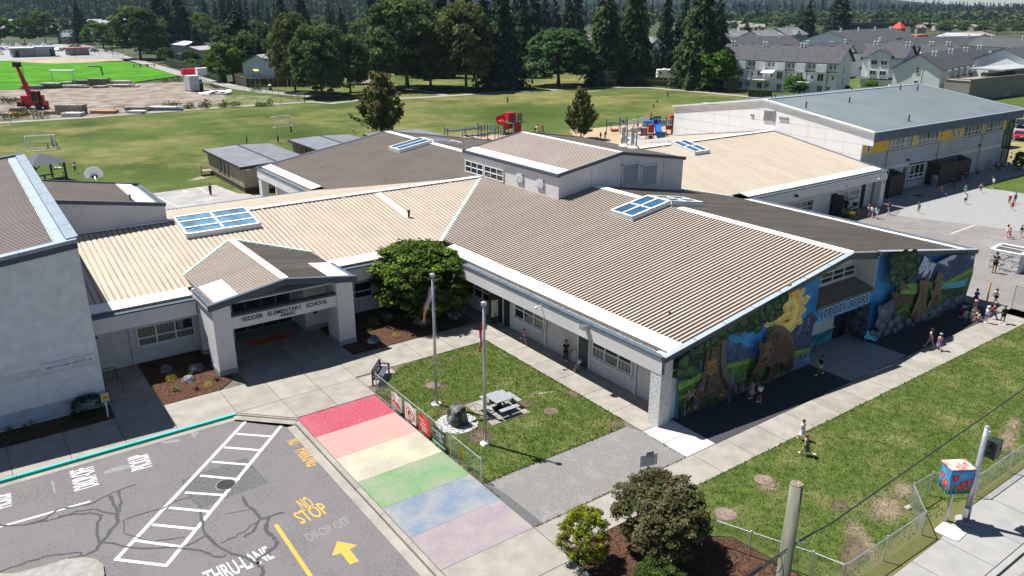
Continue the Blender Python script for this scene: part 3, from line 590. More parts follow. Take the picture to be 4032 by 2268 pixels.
MB().beam((15.97,-.24,MR(16,0)+.06),(19.17,-.24,MR(19.17,0)+.06),.3,.04).bd('rake_cap',m_roofb,school);MB().beam((15.97,-.3,MR(16,0)-.18),(19.17,-.3,MR(19.17,0)-.18),.14,.42).bd('rake_fascia',m_navy,school)
rake((-.35,61.45,ML(-.35,0)+.1),(16,61.45,ML(16,0)+.1),m_cope);rake((16,61.45,MR(16,0)+.1),(33,61.45,MR(33,0)+.1),m_cope)
rake((56.35,19.8,GF(0,19.8)+.1),(56.35,35.5,GF(0,35.5)+.1),m_cope);rake((56.35,35.5,GB(0,35.5)+.1),(56.35,51,GB(0,51)+.1),m_cope)
MB().prism([(56.1,20.0),(56.3,20.0),(56.3,35.5),(56.3,51),(56.1,51),(56.1,35.5)],2.5,lambda u,v:min(GF(u,v),GB(u,v))).bd('gable_wall',m_stucco,school)
MB().prism([(.0,61.2),(16,61.2),(31.5,61.2),(31.5,61.35),(16,61.35),(.0,61.35)],2.8,lambda u,v:min(ML(u,v),MR(u,v))).bd('gable_wall',m_stucco,school)
MB().box(55.7,56.5,20.0,20.8,0,3.1).bd('end_pillar',m_stucco,school);MB().box(-.25,.5,60.4,61.3,0,3.1).bd('end_pillar',m_stone,school)
def pipe(x,y,z0,z1):MB().tube([(x,y,z0),(x,y,z1)],.06,8).lathe((x,y,z0),[(.09,0),(.09,.1),(.06,.12)],8).bd('downpipe',m_stucco,school)
for y in(11.45,21.3,3.15):pipe(1.36,y,.02,3.05)
pipe(-4.4,24.18,.02,3.05);pipe(-21.1,24.18,.02,3.05)
def camera_unit(p,d):
 o=MB().beam(Vector(p),Vector(p)+Vector(d)*.4,.05,.05).bd('wall_camera',m_frame,school);q=Vector(p)+Vector(d)*.42
 MB().lathe(q-Vector((0,0,.16)),[(.02,0),(.10,.04),(.11,.12),(.08,.17)],10).bd('dome',m_frame,o)
camera_unit(onx(*S('L',985,625),-.3),(-1,0,0));camera_unit((-.3,48.6,3.7),(-1,0,0));camera_unit(ony(*S('W',1365,150),19.88),(0,-1,0))
def wall_pack(p,d,lb=None):
 p,d=Vector(p),Vector(d);s_=d.cross(Vector((0,0,1)))
 mb=MB();a=.2;up=Vector((0,0,1))
 mb.quads([p-s_*a,p+s_*a,p+s_*a+up*.22,p-s_*a+up*.22,p+d*.3-s_*a,p+d*.3+s_*a,p+d*.12+s_*a+up*.22,p+d*.12-s_*a+up*.22],[(0,1,2,3),(5,4,7,6),(4,5,1,0),(7,3,2,6),(4,0,3,7),(1,5,6,2)])
 return mb.bd('wall_lamp',m_dark,school)
MB().beam(onx(*S('L',1490,870),-.3),onx(*S('L',1490,870),-.3)+Vector((-.45,0,.12)),.34,.26).bd('wall_lamp',m_steel,school)
wall_pack(ony(*S('W',580,335),19.88),(0,-1,0))
TOPW=2.28
def lw(y0,y1,glass=None,cols=3):
 return window(school,(1.40,y0,1.06),(0,-1,0),y0-y1,TOPW-1.0,cols,2,glass or[m_glass,m_blindy],fr=.09,sill=True,rs=[0,.52,1])
lw(20.95,17.75);lw(14.9,11.6);lw(6.9,3.45,[m_blindy,m_glass])
def door(p,xd,w,h,m=None,name='door'):
 p,xd=Vector(p),Vector(xd).normalized();up=Vector((0,0,1));nn=xd.cross(up)
 f=MB();f.obox(p+xd*(-.05)+up*h/2+nn*.02,xd*.05,nn*.07,up*h/2);f.obox(p+xd*(w+.05)+up*h/2+nn*.02,xd*.05,nn*.07,up*h/2);f.obox(p+xd*w/2+up*(h+.05)+nn*.02,xd*(w/2+.1),nn*.07,up*.05)
 d=f.bd('door_frame',m_frame,school);MB().obox(p+xd*w/2+up*h/2+nn*.005,xd*w/2,nn*.025,up*h/2).bd(name,m or m_door,d);MB().obox(p+xd*(w-.1)+up*1.0+nn*.05,xd*.015,nn*.03,up*.1).bd('handle',m_steel,d);return d
door((1.43,8.15,.01),(0,-1,0),.95,2.25)
ent=MB();ent.box(1.40,1.44,15.35,17.3,.01,2.35);ent.bd('doorway',mat('dim_doorway',(.02,.021,.023),var=0),school)
f=MB().beam((1.40,17.3,1.17),(1.40,17.28,1.17),.12,2.35,0,(0,0,1));f.box(1.33,1.46,17.25,17.34,0,2.4);f.box(1.33,1.46,15.28,15.36,0,2.4);f.box(1.33,1.46,16.2,16.26,0,2.4);f.bd('door_frame',m_frame,school)
lf=MB().obox((.98,16.75,1.16),Vector((-.45,.05,0)),Vector((.004,.03,0)),Vector((0,0,1.12))).bd('open_door',m_door,school)
MB().obox((.98,16.70,1.15),Vector((-.26,.03,0)),Vector((.001,.008,0)),Vector((0,0,.62))).bd('notice_panel',mat('beige_paper',(.62,.58,.48),var=.1,scale=4),lf)
rail=MB()
def rails(name,a,b,h,lb,m=m_dark,bars=0,top=True):
 """bent pipe handrail"""
 a,b=Vector(a),Vector(b);d=(b-a).normalized();r=.12;up=Vector((0,0,1))
 pts=[a,a+up*(h-r),a+up*(h-r*.3)+d*r*.3,a+up*h+d*r,b+up*h-d*r,b+up*(h-r*.3)-d*r*.3,b+up*(h-r),b]
 t=empty(name,a,0,lb,'handrail');mb=MB().tube([p-a for p in pts],.024,7);mb.bd('pipe',m,t,smooth=True)
 for i in range(bars):MB().tube([(b-a)*((i+1)/(bars+1)),(b-a)*((i+1)/(bars+1))+up*h],.012,5).bd('bar',m,t)
 return t
rails('handrail',AT('L',1285,1300),AT('L',1370,1255),1.0,'black bent pipe handrail by the charcoal door on the lawn side')
rails('handrail',AT('L',468,840),AT('L',485,852),.95,'short black pipe rail beside the open double door')
rails('handrail',(-23.3,20.6,0),(-22.45,20.6,0),1.0,'black bent pipe rail in the shade by the gym corner, nearer the street')
rails('handrail',(-23.3,22.2,0),(-22.45,22.2,0),1.0,'black bent pipe rail in the shade by the gym corner, nearer the office window')
rails('handrail',AT('m',1205,870),AT('m',1190,800)+Vector((0,.2,0)),1.0,'black handrail at the shaded side entry under the mural lettering')
rails('handrail',AT('H',945,1305),AT('H',905,1275),.95,'black bent pipe handrail beside the hall door')
window(school,(-20.75,24.25,1.06),(1,0,0),3.45,1.35,3,2,[m_blind,m_blind,m_glass],fr=.10,sill=True,rs=[0,.42,1])
window(school,(-7.6,24.25,1.06),(1,0,0),2.9,1.3,2,2,m_glass,fr=.10,sill=True,rs=[0,.42,1])
MB().box(-17.25,-14.9,24.2,24.28,0,3.1).bd('entrance_wall',m_stucco,school)
MB().box(-10.35,-9.0,23.1,24.9,.0,3.1).bd('entrance_wall',m_stucco,school);MB().box(-10.37,-8.98,23.08,23.3,0,.35).bd('plinth',m_conc_b,school)
MB().box(-9.75,-9.45,23.06,23.1,1.15,1.45).bd('wall_bell',m_dark,school)
window(school,(-14.7,25.33,.05),(1,0,0),4.2,2.5,4,1,m_glass,fr=.09,fm=mat('dark_door_frame',(.16,.16,.16),var=.05),name='glass_doors')
MB().box(-14.8,-10.3,25.25,25.35,2.6,4.4).bd('entrance_glazing',m_glass,school)
for x in(-14.2,-12.5,-11.2):MB().box(x-.03,x+.03,25.2,25.26,2.6,4.3).bd('mullion',m_frame,school)
window(school,(-10.25,24.2,2.3),(1,0,0),.9,1.5,1,2,[m_glass,m_blind],fr=.08)
for x0,x1 in((-17.28,-16.22),(-9.5,-8.36)):
 MB().box(x0,x1,19.4,21.2,.34,4.35).bd('canopy_column',m_stucco,school);MB().box(x0-.03,x1+.03,19.37,21.23,0,.338).bd('plinth',m_conc_b,school)
for x0,x1 in((-17.275,-17.0),(-8.66,-8.365)):
 mb=MB();pr=[(21.2,4.4),(23.7,4.4),(23.7,3.0),(22.4,3.0),(21.2,1.9)]
 mb.quads([(x0,y,z)for y,z in pr]+[(x1,y,z)for y,z in pr],[(4,3,2,1,0),(5,6,7,8,9)]+[(i,(i+1)%5,5+(i+1)%5,5+i)for i in range(5)]);mb.bd('canopy_side',m_stucco,school)
for x0,x1 in((-17.2,-16.35),(-9.3,-8.5)):MB().box(x0,x1,23.2,24.25,.3,3.1).bd('pilaster',m_stucco,school);MB().box(x0-.03,x1+.03,23.17,24.25,0,.298).bd('plinth',m_conc_b,school)
MB().box(-16.21,-9.51,19.5,19.85,2.78,3.55).bd('sign_beam',m_stucco,school);MB().box(-16.21,-9.51,19.42,19.95,3.552,3.68).bd('beam_cap',m_navy,school)
m_let=mat('dark_raised_letters',(.035,.035,.045),var=.05,rough=.5)
text('VEDDER   ELEMENTARY   SCHOOL','raised_lettering',(-15.66,19.495,3.14),(1,0,0),(0,0,1),5.55,.27,m_let,school,ext=.03,off=.01)
text('45850','raised_numbers',(-13.25,19.495,2.90),(1,0,0),(0,0,1),.95,.19,m_let,school,ext=.03,off=.008)
CL=lambda u,v:5.27+.157*(u+12.75);CRF=lambda u,v:5.27-.157*(u+12.75)
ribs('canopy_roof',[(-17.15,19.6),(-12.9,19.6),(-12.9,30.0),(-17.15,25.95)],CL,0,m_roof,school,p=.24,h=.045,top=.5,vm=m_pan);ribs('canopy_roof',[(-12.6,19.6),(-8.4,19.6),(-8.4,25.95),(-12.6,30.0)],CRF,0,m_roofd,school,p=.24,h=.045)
for i in range(4):
 y=19.5+2.66*i;MB().box(-13.02,-12.48,y,y+2.64,5.30,5.36).bd('ridge_cap',mat('tan_ridge_cap',(.60,.55,.47),scale=2,var=.05,**gk),school)
MB().prism([(-17.1,25.0),(-12.75,29.3),(-8.4,25.0),(-8.4,19.7),(-17.1,19.7)],4.30,4.36).bd('canopy_soffit',m_stucco,school)
for a,b in(((-17.15,25.95),(-12.75,30.2)),((-8.35,25.95),(-12.75,30.2))):MB().beam((*a,EF(*a)+.07),(*b,EF(*b)+.07),.22,.04).bd('valley_flashing',m_tealm,school)
for sx,x0,x1,f_ in((1,-17.02,-15.6,CL),(-1,-9.9,-8.5,CRF)):
 panels(school,'flashing_sheet',(x0,19.6,f_(x0,0)+.05),(x0,22.9,f_(x0,0)+.05),(x1,22.9,f_(x1,0)+.05),(x1,19.6,f_(x1,0)+.05),3,m_flash,gap=.015,th=.03)
 xe=-17.34 if sx>0 else-8.26
 for y in(19.5,21.25):MB().box(xe-.13,xe+.13,y,y+1.7,4.50,4.60).bd('coping',m_cope,school)
 MB().box(xe-.1+.12*sx,xe+.2+.12*sx,19.6,22.9,4.42,4.46).bd('gutter_bed',m_gut,school);MB().box(xe-.10,xe+.08,19.45,23.2,4.2,4.498).bd('canopy_fascia',m_stucco,school)
for a,b in(((-17.5,CL(-17.5,0)),(-12.75,5.27)),((-12.75,5.27),(-8.05,CRF(-8.05,0)))):
 MB().beam((a[0],19.38,a[1]-.14),(b[0],19.38,b[1]-.14),.16,.36).bd('canopy_fascia',m_navy,school);MB().beam((a[0],19.40,a[1]+.07),(b[0],19.40,b[1]+.07),.26,.05).bd('rake_cap',m_cope,school)
MB().ball((-14.1,22.5,4.2),.1).bd('soffit_lamp',m_dark,school)
def skylight(p,q,r,s,nx,ny,gm,lift=.34):
 """white upstand with glass panes on the roof quad p q r s"""
 p,q,r,s=[Vector(x)for x in(p,q,r,s)];nz=(q-p).cross(s-p).normalized();nz=nz if nz.z>0 else-nz;up=nz*lift
 B=lambda a,b:p.lerp(q,a).lerp(s.lerp(r,a),b);mb=MB();c=[p,q,r,s]
 mb.quads([x-nz*.05 for x in c]+[x+up for x in c],[(0,1,5,4),(1,2,6,5),(2,3,7,6),(3,0,4,7),(3,2,1,0)])
 f=.08;xs=[0]+[i/nx for i in range(1,nx)]+[1];ys=[0]+[i/ny for i in range(1,ny)]+[1]
 def bar(a0,a1,b0,b1):mb.quads([B(a,b)+up-nz*.03 for a,b in((a0,b0),(a1,b0),(a1,b1),(a0,b1))]+[B(a,b)+up+nz*.05 for a,b in((a0,b0),(a1,b0),(a1,b1),(a0,b1))],[(3,2,1,0),(4,5,6,7),(0,1,5,4),(1,2,6,5),(2,3,7,6),(3,0,4,7)])
 wx,wy=.13/(q-p).length,.13/(s-p).length
 for i,a in enumerate(xs):k=wx*(1.3 if i in(0,nx)else.6);bar(max(0,a-k/1),min(1,a+k/1),0,1)
 for j,b in enumerate(ys):k=wy*(1.3 if j in(0,ny)else.6);bar(0,1,max(0,b-k),min(1,b+k))
 o=mb.bd('skylight',m_flash,school)
 for i in range(nx):
  for j in range(ny):
   a0,a1,b0,b1=xs[i]+wx*.5,xs[i+1]-wx*.5,ys[j]+wy*.5,ys[j+1]-wy*.5
   MB().face([B(a,b)+up for a,b in((a0,b0),(a1,b0),(a1,b1),(a0,b1))]).bd('pane',gm,o)
E3=lambda f,u,v:(u,v,f(u,v)+.03)
skylight(E3(EF,-15.45,31.3),E3(EF,-10.05,31.3),E3(EF,-10.05,34.75),E3(EF,-15.45,34.75),2,3,m_glassl)
skylight(E3(ML,12.1,17.25),E3(ML,12.1,14.8),E3(ML,16.1,14.8),E3(ML,16.1,17.25),2,2,m_glassb);skylight(E3(MR,16.12,17.25),E3(MR,16.12,14.8),E3(MR,19.9,14.8),E3(MR,19.9,17.25),2,2,m_glassb)
bk=[onpl(*S('b',*q),ML)for q in[(450,1088),(525,1108),(722,1044),(640,1016)]];yb0=(bk[0].y+bk[3].y)/2;yb1=(bk[1].y+bk[2].y)/2
skylight(E3(ML,11.9,yb0),E3(ML,11.9,yb1),E3(ML,16.05,yb1),E3(ML,16.05,yb0),2,1,m_glassb);skylight(E3(MR,16.1,yb0),E3(MR,16.1,yb1),E3(MR,20,yb1),E3(MR,20,yb0),2,1,m_glassb)
ek=[onpl(*S('c',*q),GF)for q in[(15,1045),(160,1122),(285,1106),(112,1030)]];xe0=(ek[0].x+ek[1].x)/2;xe1=(ek[2].x+ek[3].x)/2
skylight(E3(GF,xe0,31.7),E3(GF,xe1,31.7),E3(GF,xe1,35.4),E3(GF,xe0,35.4),2,2,m_glassb);skylight(E3(GB,xe0,35.6),E3(GB,xe1,35.6),E3(GB,xe1,39.2),E3(GB,xe0,39.2),2,2,m_glassb)
a=onpl(*S('e',350,118),EF);b=onpl(*S('e',575,292),EF)
MB().beam(Vector((a.x,34.5,EF(0,34.5)+.07)),Vector((b.x,b.y,EF(0,b.y)+.07)),.55,.03).bd('roof_pan',mat('pinkish_pan',(.62,.52,.45),var=.05),school)
MB().lathe((b.x,b.y+.1,EF(0,b.y)),[(.10,0),(.10,.55),(.14,.56),(.14,.64),(.02,.66)],8).bd('roof_vent',m_dark,school)
MB().lathe((*onpl(*S('e',2458,990),ML)[:2],4.6),[(.06,0),(.06,.2)],6).bd('roof_vent',m_dark,school)
for q in[(510,735),(140,505)]:
 c=onpl(*S('f',*q),ML);MB().lathe((c.x,c.y,c.z),[(.05,0),(.05,.14),(.01,.15)],6).bd('roof_vent',m_dark,school)
PL=lambda u,v:9.27+.157*(u-18.95);PRF=lambda u,v:9.27-.157*(u-18.95)
pzf=lambda u,v:min(PL(u,v),PRF(u,v))-.12
MB().prism([(12.05,23.42),(18.95,23.42),(26.8,23.42),(26.8,37.65),(18.95,37.65),(12.05,37.65)],4.0,pzf).bd('penthouse_wall',m_stucco,school)
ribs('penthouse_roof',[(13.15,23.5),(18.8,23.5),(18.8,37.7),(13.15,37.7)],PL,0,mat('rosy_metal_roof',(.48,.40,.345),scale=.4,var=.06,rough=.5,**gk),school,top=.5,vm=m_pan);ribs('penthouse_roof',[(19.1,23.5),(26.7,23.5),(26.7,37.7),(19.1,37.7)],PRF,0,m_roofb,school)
strip('ridge_cap',(18.95,23.4,9.33),(18.95,37.8,9.33),.5,.06,m_flash,4)
panels(school,'flashing_sheet',(12.1,23.5,PL(12.1,0)),(12.1,37.6,PL(12.1,0)),(13.2,37.6,PL(13.2,0)+.02),(13.2,23.5,PL(13.2,0)+.02),9,m_flash,gap=.012,th=.05,jog=.006)
for y in range(6):MB().box(11.85,12.08,23.3+y*2.42,23.3+y*2.42+2.4,7.98,8.22).bd('coping',m_navy,school)
for p,q in(((11.9,23.33),(18.95,23.33)),((18.95,23.33),(26.95,23.33)),((11.9,37.74),(18.95,37.74)),((18.95,37.74),(26.95,37.74))):
 f_=PL if q[0]<19 else PRF;MB().beam((*p,f_(*p)+.0),(*q,f_(*q)+.0),.2,.26).bd('rake_fascia',m_navy,school)
MB().box(26.75,26.98,23.3,37.8,7.86,8.08).bd('coping',m_navy,school)
window(school,(12.02,37.45,6.2),(0,-1,0),3.05,1.15,3,2,m_glass,fr=.09);window(school,(12.02,34.2,6.2),(0,-1,0),3.05,1.15,3,2,m_glass,fr=.09)
def louvre(o,xd,w,h,n,parent=None,m=None):
 o,xd=Vector(o),Vector(xd).normalized();up=Vector((0,0,1));nn=xd.cross(up);mb=MB()
 for c_,hx,hz in((o+xd*.04+up*h/2,.04,h/2),(o+xd*(w-.04)+up*h/2,.04,h/2),(o+xd*w/2+up*.04,w/2,.04),(o+xd*w/2+up*(h-.04),w/2,.04)):mb.obox(c_+nn*.03,xd*hx,nn*.06,up*hz)
 f=mb.bd('louvre',m or m_frame,parent or school);MB().obox(o+xd*w/2+up*h/2+nn*.004,xd*w/2,nn*.004,up*h/2).bd('vent_void',m_dark,f)
 for i in range(n):
  z=.08+(h-.16)*(i+.5)/n;MB().obox(o+xd*w/2+up*z+nn*.05,xd*(w/2-.08),(nn*.05-up*.03),(up*.008+nn*.005)).bd('slat',m or m_frame,f)
 return f
louvre((12.02,29.2,6.72),(0,-1,0),.95,.66,5);louvre((12.02,26.3,6.72),(0,-1,0),.95,.66,5)
louvre((19.05,23.39,6.35),(1,0,0),2.05,1.95,14);louvre((21.35,23.39,6.0),(1,0,0),2.05,1.95,14)
for x in(15.6,18.95,24.2):MB().box(x-.012,x+.012,23.405,23.42,5.6,pzf(x,0)-.15).bd('wall_joint',m_conc_b,school)
for x,y in((25.5,29.9),(25.6,28.7)):
 z=PRF(x,0);o=MB().lathe((x,y,z-.1),[(.55,0),(.55,.28),(.35,.42)],14).bd('vent_curb',m_flash,school)
 for dx,dy in((-.2,.12),(.12,.2),(.1,-.2)):MB().tube([(x+dx,y+dy,z+.2),(x+dx,y+dy,z+1.9)],.085,8).bd('flue',m_steel,o)
def ew(x0,x1,cols=3):return window(school,(x0,21.02,1.06),(1,0,0),x1-x0,1.25,cols,2,[m_blind,m_glass],fr=.09,rs=[0,.42,1],sill=True)
g1=ony(*S('W',545,470),21.05).x;g2=ony(*S('W',745,450),21.05).x;ew(g1,g2);ew(g1-3.0,g1-.25,2)
g3=ony(*S('W',1020,390),21.05).x;g4=ony(*S('W',1190,360),21.05).x;ew(g3,g4)
q=AT('W',985,520);MB().obox((q.x,q.y,1.15),Vector((-.15,.5,0)),Vector((.03,.01,0)),Vector((0,0,1.12))).bd('open_door',m_door,school)
MB().box(q.x-.6,q.x+.5,21.0,21.05,.02,2.3).bd('doorway',MC['dim_doorway'],school)
MB().box(53.6,54.3,21.0,21.05,0,2.6).bd('doorway',MC['dim_doorway'],school)
def plate(p,txt,w=.42,h=.6,m1=m_frame):
 p=Vector(p);o=MB().box(p.x,p.x+w,p.y-.03,p.y,p.z,p.z+h).bd('number_plate',m1,school);text(txt,'number',(p.x+w*.25,p.y-.034,p.z+h*.15),(1,0,0),(0,0,1),w*.5,h*.7,m_let,o,ext=.002,off=.02)
plate(ony(*S('W',1066,262),19.895),'8');plate(ony(*S('W',1405,150),19.895),'2',.3,.36,m_stucco)
MB().box(13.05,19.45,1.2,1.3,0,5.7).bd('recess_wall',m_stucco,school);MB().box(13.0,13.06,-.1,1.2,0,5.9).bd('recess_side',m_stucco,school);MB().box(19.40,19.449,-.28,1.2,3.7,6.0).bd('recess_side',m_stucco,school)
MB().prism([(13.0,-.3),(16,-.3),(19.5,-.3),(19.5,1.3),(16,1.3),(13.0,1.3)],lambda u,v:(ML(u,0)if u<16 else MR(u,0))-.3,lambda u,v:(ML(u,0)if u<16 else MR(u,0))-.2).bd('recess_soffit',m_stucco,school)
gw=window(school,(14.2,1.17,4.35),(1,0,0),5.1,.82,4,2,m_glass,fr=.09)
sp=lambda u,v:3.78+.38*(v+.3)/1.5
ribs('porch_roof',[(13.07,-.22),(19.38,-.22),(19.38,1.18),(13.07,1.18)],sp,1,m_roofb,school,p=.2,h=.03);MB().box(13.07,19.38,-.34,-.2,3.62,3.80).bd('porch_gutter',mat('brown_trim',(.13,.11,.09),var=.1),school)
sb=MB().box(13.07,19.43,-.27,.0,2.74,3.60).bd('lettered_band',MC['mural_sky_paint'],school)
MB().box(13.07,19.43,.0,1.18,2.75,2.8).bd('porch_soffit',m_stucco,school)
m_nvl=mat('navy_letter_paint',(.015,.022,.06),var=.1);m_wol=mat('white_outline_paint',(.62,.66,.72),var=.05)
text('VEDDER BEARS','painted_word',(13.42,-.274,2.82),(1,0,0),(0,0,1),5.66,.72,m_wol,school,off=.045);text('VEDDER BEARS','painted_word',(13.49,-.279,2.88),(1,0,0),(0,0,1),5.52,.60,m_nvl,school,off=.01)
window(school,(13.6,1.16,1.08),(1,0,0),3.95,.95,4,1,[m_blind,m_glass],fr=.10,sill=True)
MB().box(17.7,19.35,1.14,1.19,.02,2.5).bd('doorway',mat('dark_blue_door',(.015,.02,.045),var=.2,scale=3),school);MB().box(18.5,18.56,1.10,1.14,.02,2.5).bd('mullion',m_dark,school)
MB().box(13.07,17.6,1.12,1.19,.02,.95).bd('painted_dado',mat('mural_river_paint',(.03,.24,.32),scale=2,var=.5,col2=(.08,.38,.45),**gk),school)
MB().box(19.39,19.397,-.27,1.19,0,2.74).bd('painted_side',mat('mural_boulder_side',(.05,.06,.10),scale=4,var=.6,col2=(.16,.18,.24),**gk),school)
# ------ mural: flat paint on the wall plane
_lay=[0]
def pm(name,col,col2=None,scale=3,var=.25,**k):col=[c*1.5 for c in col];col2=[c*1.6 for c in col2]if col2 else None;return mat('mural_'+name,col,scale=scale,var=var,col2=col2,detail=8,rough=.75,bump=.15,bscale=12,**gk,**k)
def Mw(view,pts):return[ony(*S(view,x,y),-.28)for x,y in pts]
class Paint:
 def __init__(s,name,mats):s.mb=MB();s.name=name;s.mats=mats
 def poly(s,pts,m=0,step=.0012,n=None):
  _lay[0]+=step;y=-.283-_lay[0];s.mb.face([(p[0],y,p[2])for p in pts],m);return s
 def px(s,view,pts,m=0):return s.poly([(p.x,0,p.z)for p in Mw(view,pts)],m)
 def disc(s,c,rx,rz,m=0,n=14,j=.0,rot=0):
  pts=[]
  for i in range(n):
   a=2*pi*i/n;k=1+random.uniform(-j,j);x,z=rx*k*cos(a),rz*k*sin(a);pts.append((c[0]+x*cos(rot)-z*sin(rot),0,c[2]+x*sin(rot)+z*cos(rot)))
  return s.poly(pts[::-1]if False else pts,m)
 def pxdisc(s,view,x,y,r,m=0,k=1.0,n=12,j=.12,rot=0):
  c=ony(*S(view,x,y),-.28);e=ony(*S(view,x+r,y),-.28);return s.disc((c.x,0,c.z),abs(e.x-c.x),abs(e.x-c.x)*k,m,n,j,rot)
 def done(s):
  _lay[0]+=.0006;return s.mb.bd(s.name,s.mats,school)
LIM=lambda pts:pts
p=Paint('painted_mountains',[pm('far_range',(.020,.045,.10),(.04,.075,.15)),pm('dark_peak',(.022,.035,.075),(.05,.07,.12),scale=6),pm('range_light',(.06,.10,.19))])
p.px('m',[(135,900),(250,850),(340,840),(505,745),(545,772),(580,800),(625,785),(680,826),(745,826),(740,950),(500,975),(300,1060),(150,1120)])
for q in([(545,772),(580,800),(560,830),(535,800)],[(625,785),(680,826),(650,850),(632,815)],[(505,745),(530,790),(560,880),(515,830)]):p.px('m',q,2)
p.px('m',[(1010,870),(985,740),(1040,680),(1100,620),(1180,545),(1230,610),(1195,650),(1170,850)],1)
for q in([(1180,545),(1165,640),(1130,720),(1150,620)],[(1130,600),(1100,700),(1060,760),(1080,680)]):p.px('m',q,2)
p.done()
p=Paint('painted_meadow',[pm('meadow',(.030,.085,.018),(.07,.16,.03),scale=2.5),pm('meadow_light',(.10,.22,.035),(.16,.28,.06),scale=2),pm('meadow_dark',(.012,.035,.014),(.03,.07,.02),scale=4)])
p.px('m',[(135,1110),(320,1020),(500,962),(690,912),(760,915),(1000,868),(1172,828),(1162,962),(900,1072),(500,1238),(135,1388)])
p.px('m',[(140,1118),(320,1028),(500,970),(690,918),(690,950),(500,1005),(320,1075),(140,1170)],1);p.px('m',[(1010,868),(1172,828),(1170,870),(1010,905)],1)
p.px('m',[(135,1250),(330,1150),(560,1120),(690,1080),(700,1130),(500,1236),(135,1387)],2);p.done()
p=Paint('painted_rocks',[pm('rock',(.06,.075,.12),(.14,.165,.22),scale=8),pm('river',(.03,.22,.34),(.10,.40,.50),scale=5)])
p.px('m',[(955,1005),(1005,950),(1090,890),(1170,862),(1160,960),(1040,1008),(960,1045)]);p.px('m',[(1110,925),(1160,905),(1158,950),(1120,955)],1);p.done()
c0=ony(*S('m',985,556),-.28);R_=abs(ony(*S('m',1102,520),-.28).x-c0.x)
gd,yl,bk,bl_=0,1,2,3
p=Paint('painted_sun',[pm('gold',(.58,.30,.02),(.70,.40,.04),var=.1),pm('yellow',(.68,.52,.16),var=.06),pm('ink',(.03,.04,.07)),pm('sunblue',(.10,.30,.55),var=.1)])
for a,L,wd_ in((62,.72,.30),(38,.50,.24),(14,.80,.30),(-8,.5,.24),(92,.45,.24),(122,.42,.24),(165,.72,.30),(190,.62,.26),(212,.6,.26),(-32,.5,.24)):
 a=rad(a);d,s_=Vector((cos(a),0,sin(a))),Vector((-sin(a),0,cos(a)));b0=Vector((c0.x,0,c0.z))+d*R_*1.02
 for k,m_ in((1.0,yl),(.72,gd),(.42,bl_),(.25,yl)):
  q=b0+d*.03*(1-k)*3;p.poly([q-s_*wd_*k*.8,q+d*L*.45*k-s_*wd_*k,q+d*L*k,q+d*L*.45*k+s_*wd_*k,q+s_*wd_*k*.8],m_)
p.disc((c0.x,0,c0.z),R_*1.06,R_*1.06,gd,36);p.disc((c0.x,0,c0.z),R_*.99,R_*.99,yl,36);p.disc((c0.x,0,c0.z),R_*.95,R_*.95,bl_,36);p.disc((c0.x,0,c0.z),R_*.91,R_*.91,gd,36)
p.disc((c0.x-.02,0,c0.z-.16),R_*.74,R_*.76,yl,30)
for sx in(-1,1):
 p.disc((c0.x+sx*.36,0,c0.z+.16),.30,.15,bk,14);p.disc((c0.x+sx*.36,0,c0.z+.15),.26,.115,yl,14);p.disc((c0.x+sx*.36,0,c0.z+.14),.15,.09,gd,12);p.disc((c0.x+sx*.36,0,c0.z+.14),.06,.06,bk,10)
 p.poly([(c0.x+sx*.10,0,c0.z+.30),(c0.x+sx*.36,0,c0.z+.44),(c0.x+sx*.68,0,c0.z+.30),(c0.x+sx*.66,0,c0.z+.38),(c0.x+sx*.36,0,c0.z+.54),(c0.x+sx*.08,0,c0.z+.38)],gd)
 p.disc((c0.x+sx*.26,0,c0.z+.78),.17,.09,yl,12);p.disc((c0.x+sx*.26,0,c0.z+.78),.10,.05,bl_,10);p.disc((c0.x+sx*.45,0,c0.z-.38),.13,.2,gd,12);p.disc((c0.x+sx*.47,0,c0.z-.36),.07,.12,yl,10)
p.disc((c0.x,0,c0.z+.85),.12,.14,yl,12);p.disc((c0.x,0,c0.z+.85),.06,.08,gd,10)
p.poly([(c0.x-.09,0,c0.z+.2),(c0.x+.09,0,c0.z+.2),(c0.x+.2,0,c0.z-.25),(c0.x,0,c0.z-.32),(c0.x-.2,0,c0.z-.25)],yl);p.disc((c0.x-.1,0,c0.z-.24),.06,.045,bk,8);p.disc((c0.x+.1,0,c0.z-.24),.06,.045,bk,8)
p.disc((c0.x,0,c0.z-.50),.34,.15,gd,14);p.disc((c0.x,0,c0.z-.50),.25,.06,bk,12);p.done()
p=Paint('painted_tree',[pm('bark',(.050,.036,.026),(.10,.075,.05),scale=5,stretch=None),pm('bark_light',(.15,.135,.10),(.09,.08,.06),scale=4),pm('bark_dark',(.02,.014,.010)),pm('carving',(.26,.13,.04))])
p.px('m',[(352,840),(505,735),(500,900),(520,1010),(560,1100),(640,1140),(690,1165),(560,1150),(520,1205),(440,1240),(430,1200),(395,1230),(340,1195),(290,1305),(160,1345),(240,1250),(285,1160),(160,1205),(150,1185),(250,1165),(310,1080),(335,960)])
p.px('m',[(470,760),(505,735),(500,900),(520,1010),(560,1100),(620,1140),(530,1120),(480,1040),(462,930)],1)
for q in([(455,780),(468,770),(462,930),(475,1040),(520,1130),(500,1170),(448,1040)],[(380,830),(395,820),(380,1000),(360,1120),(340,1190),(330,1180),(365,1000)]):p.px('m',q,2)
p.pxdisc('m',392,1000,36,3,.75,14,0);p.pxdisc('m',392,1000,26,0,.75,14,0);p.pxdisc('m',392,1005,14,3,.7,10,0)
for x,y in((370,955),(386,940),(402,930),(418,935)):p.pxdisc('m',x,y,9,3,2.0,8,0)
p.px('m',[(505,700),(560,700),(600,715),(640,745),(635,750),(590,725),(560,712),(520,715)],0);p.done()
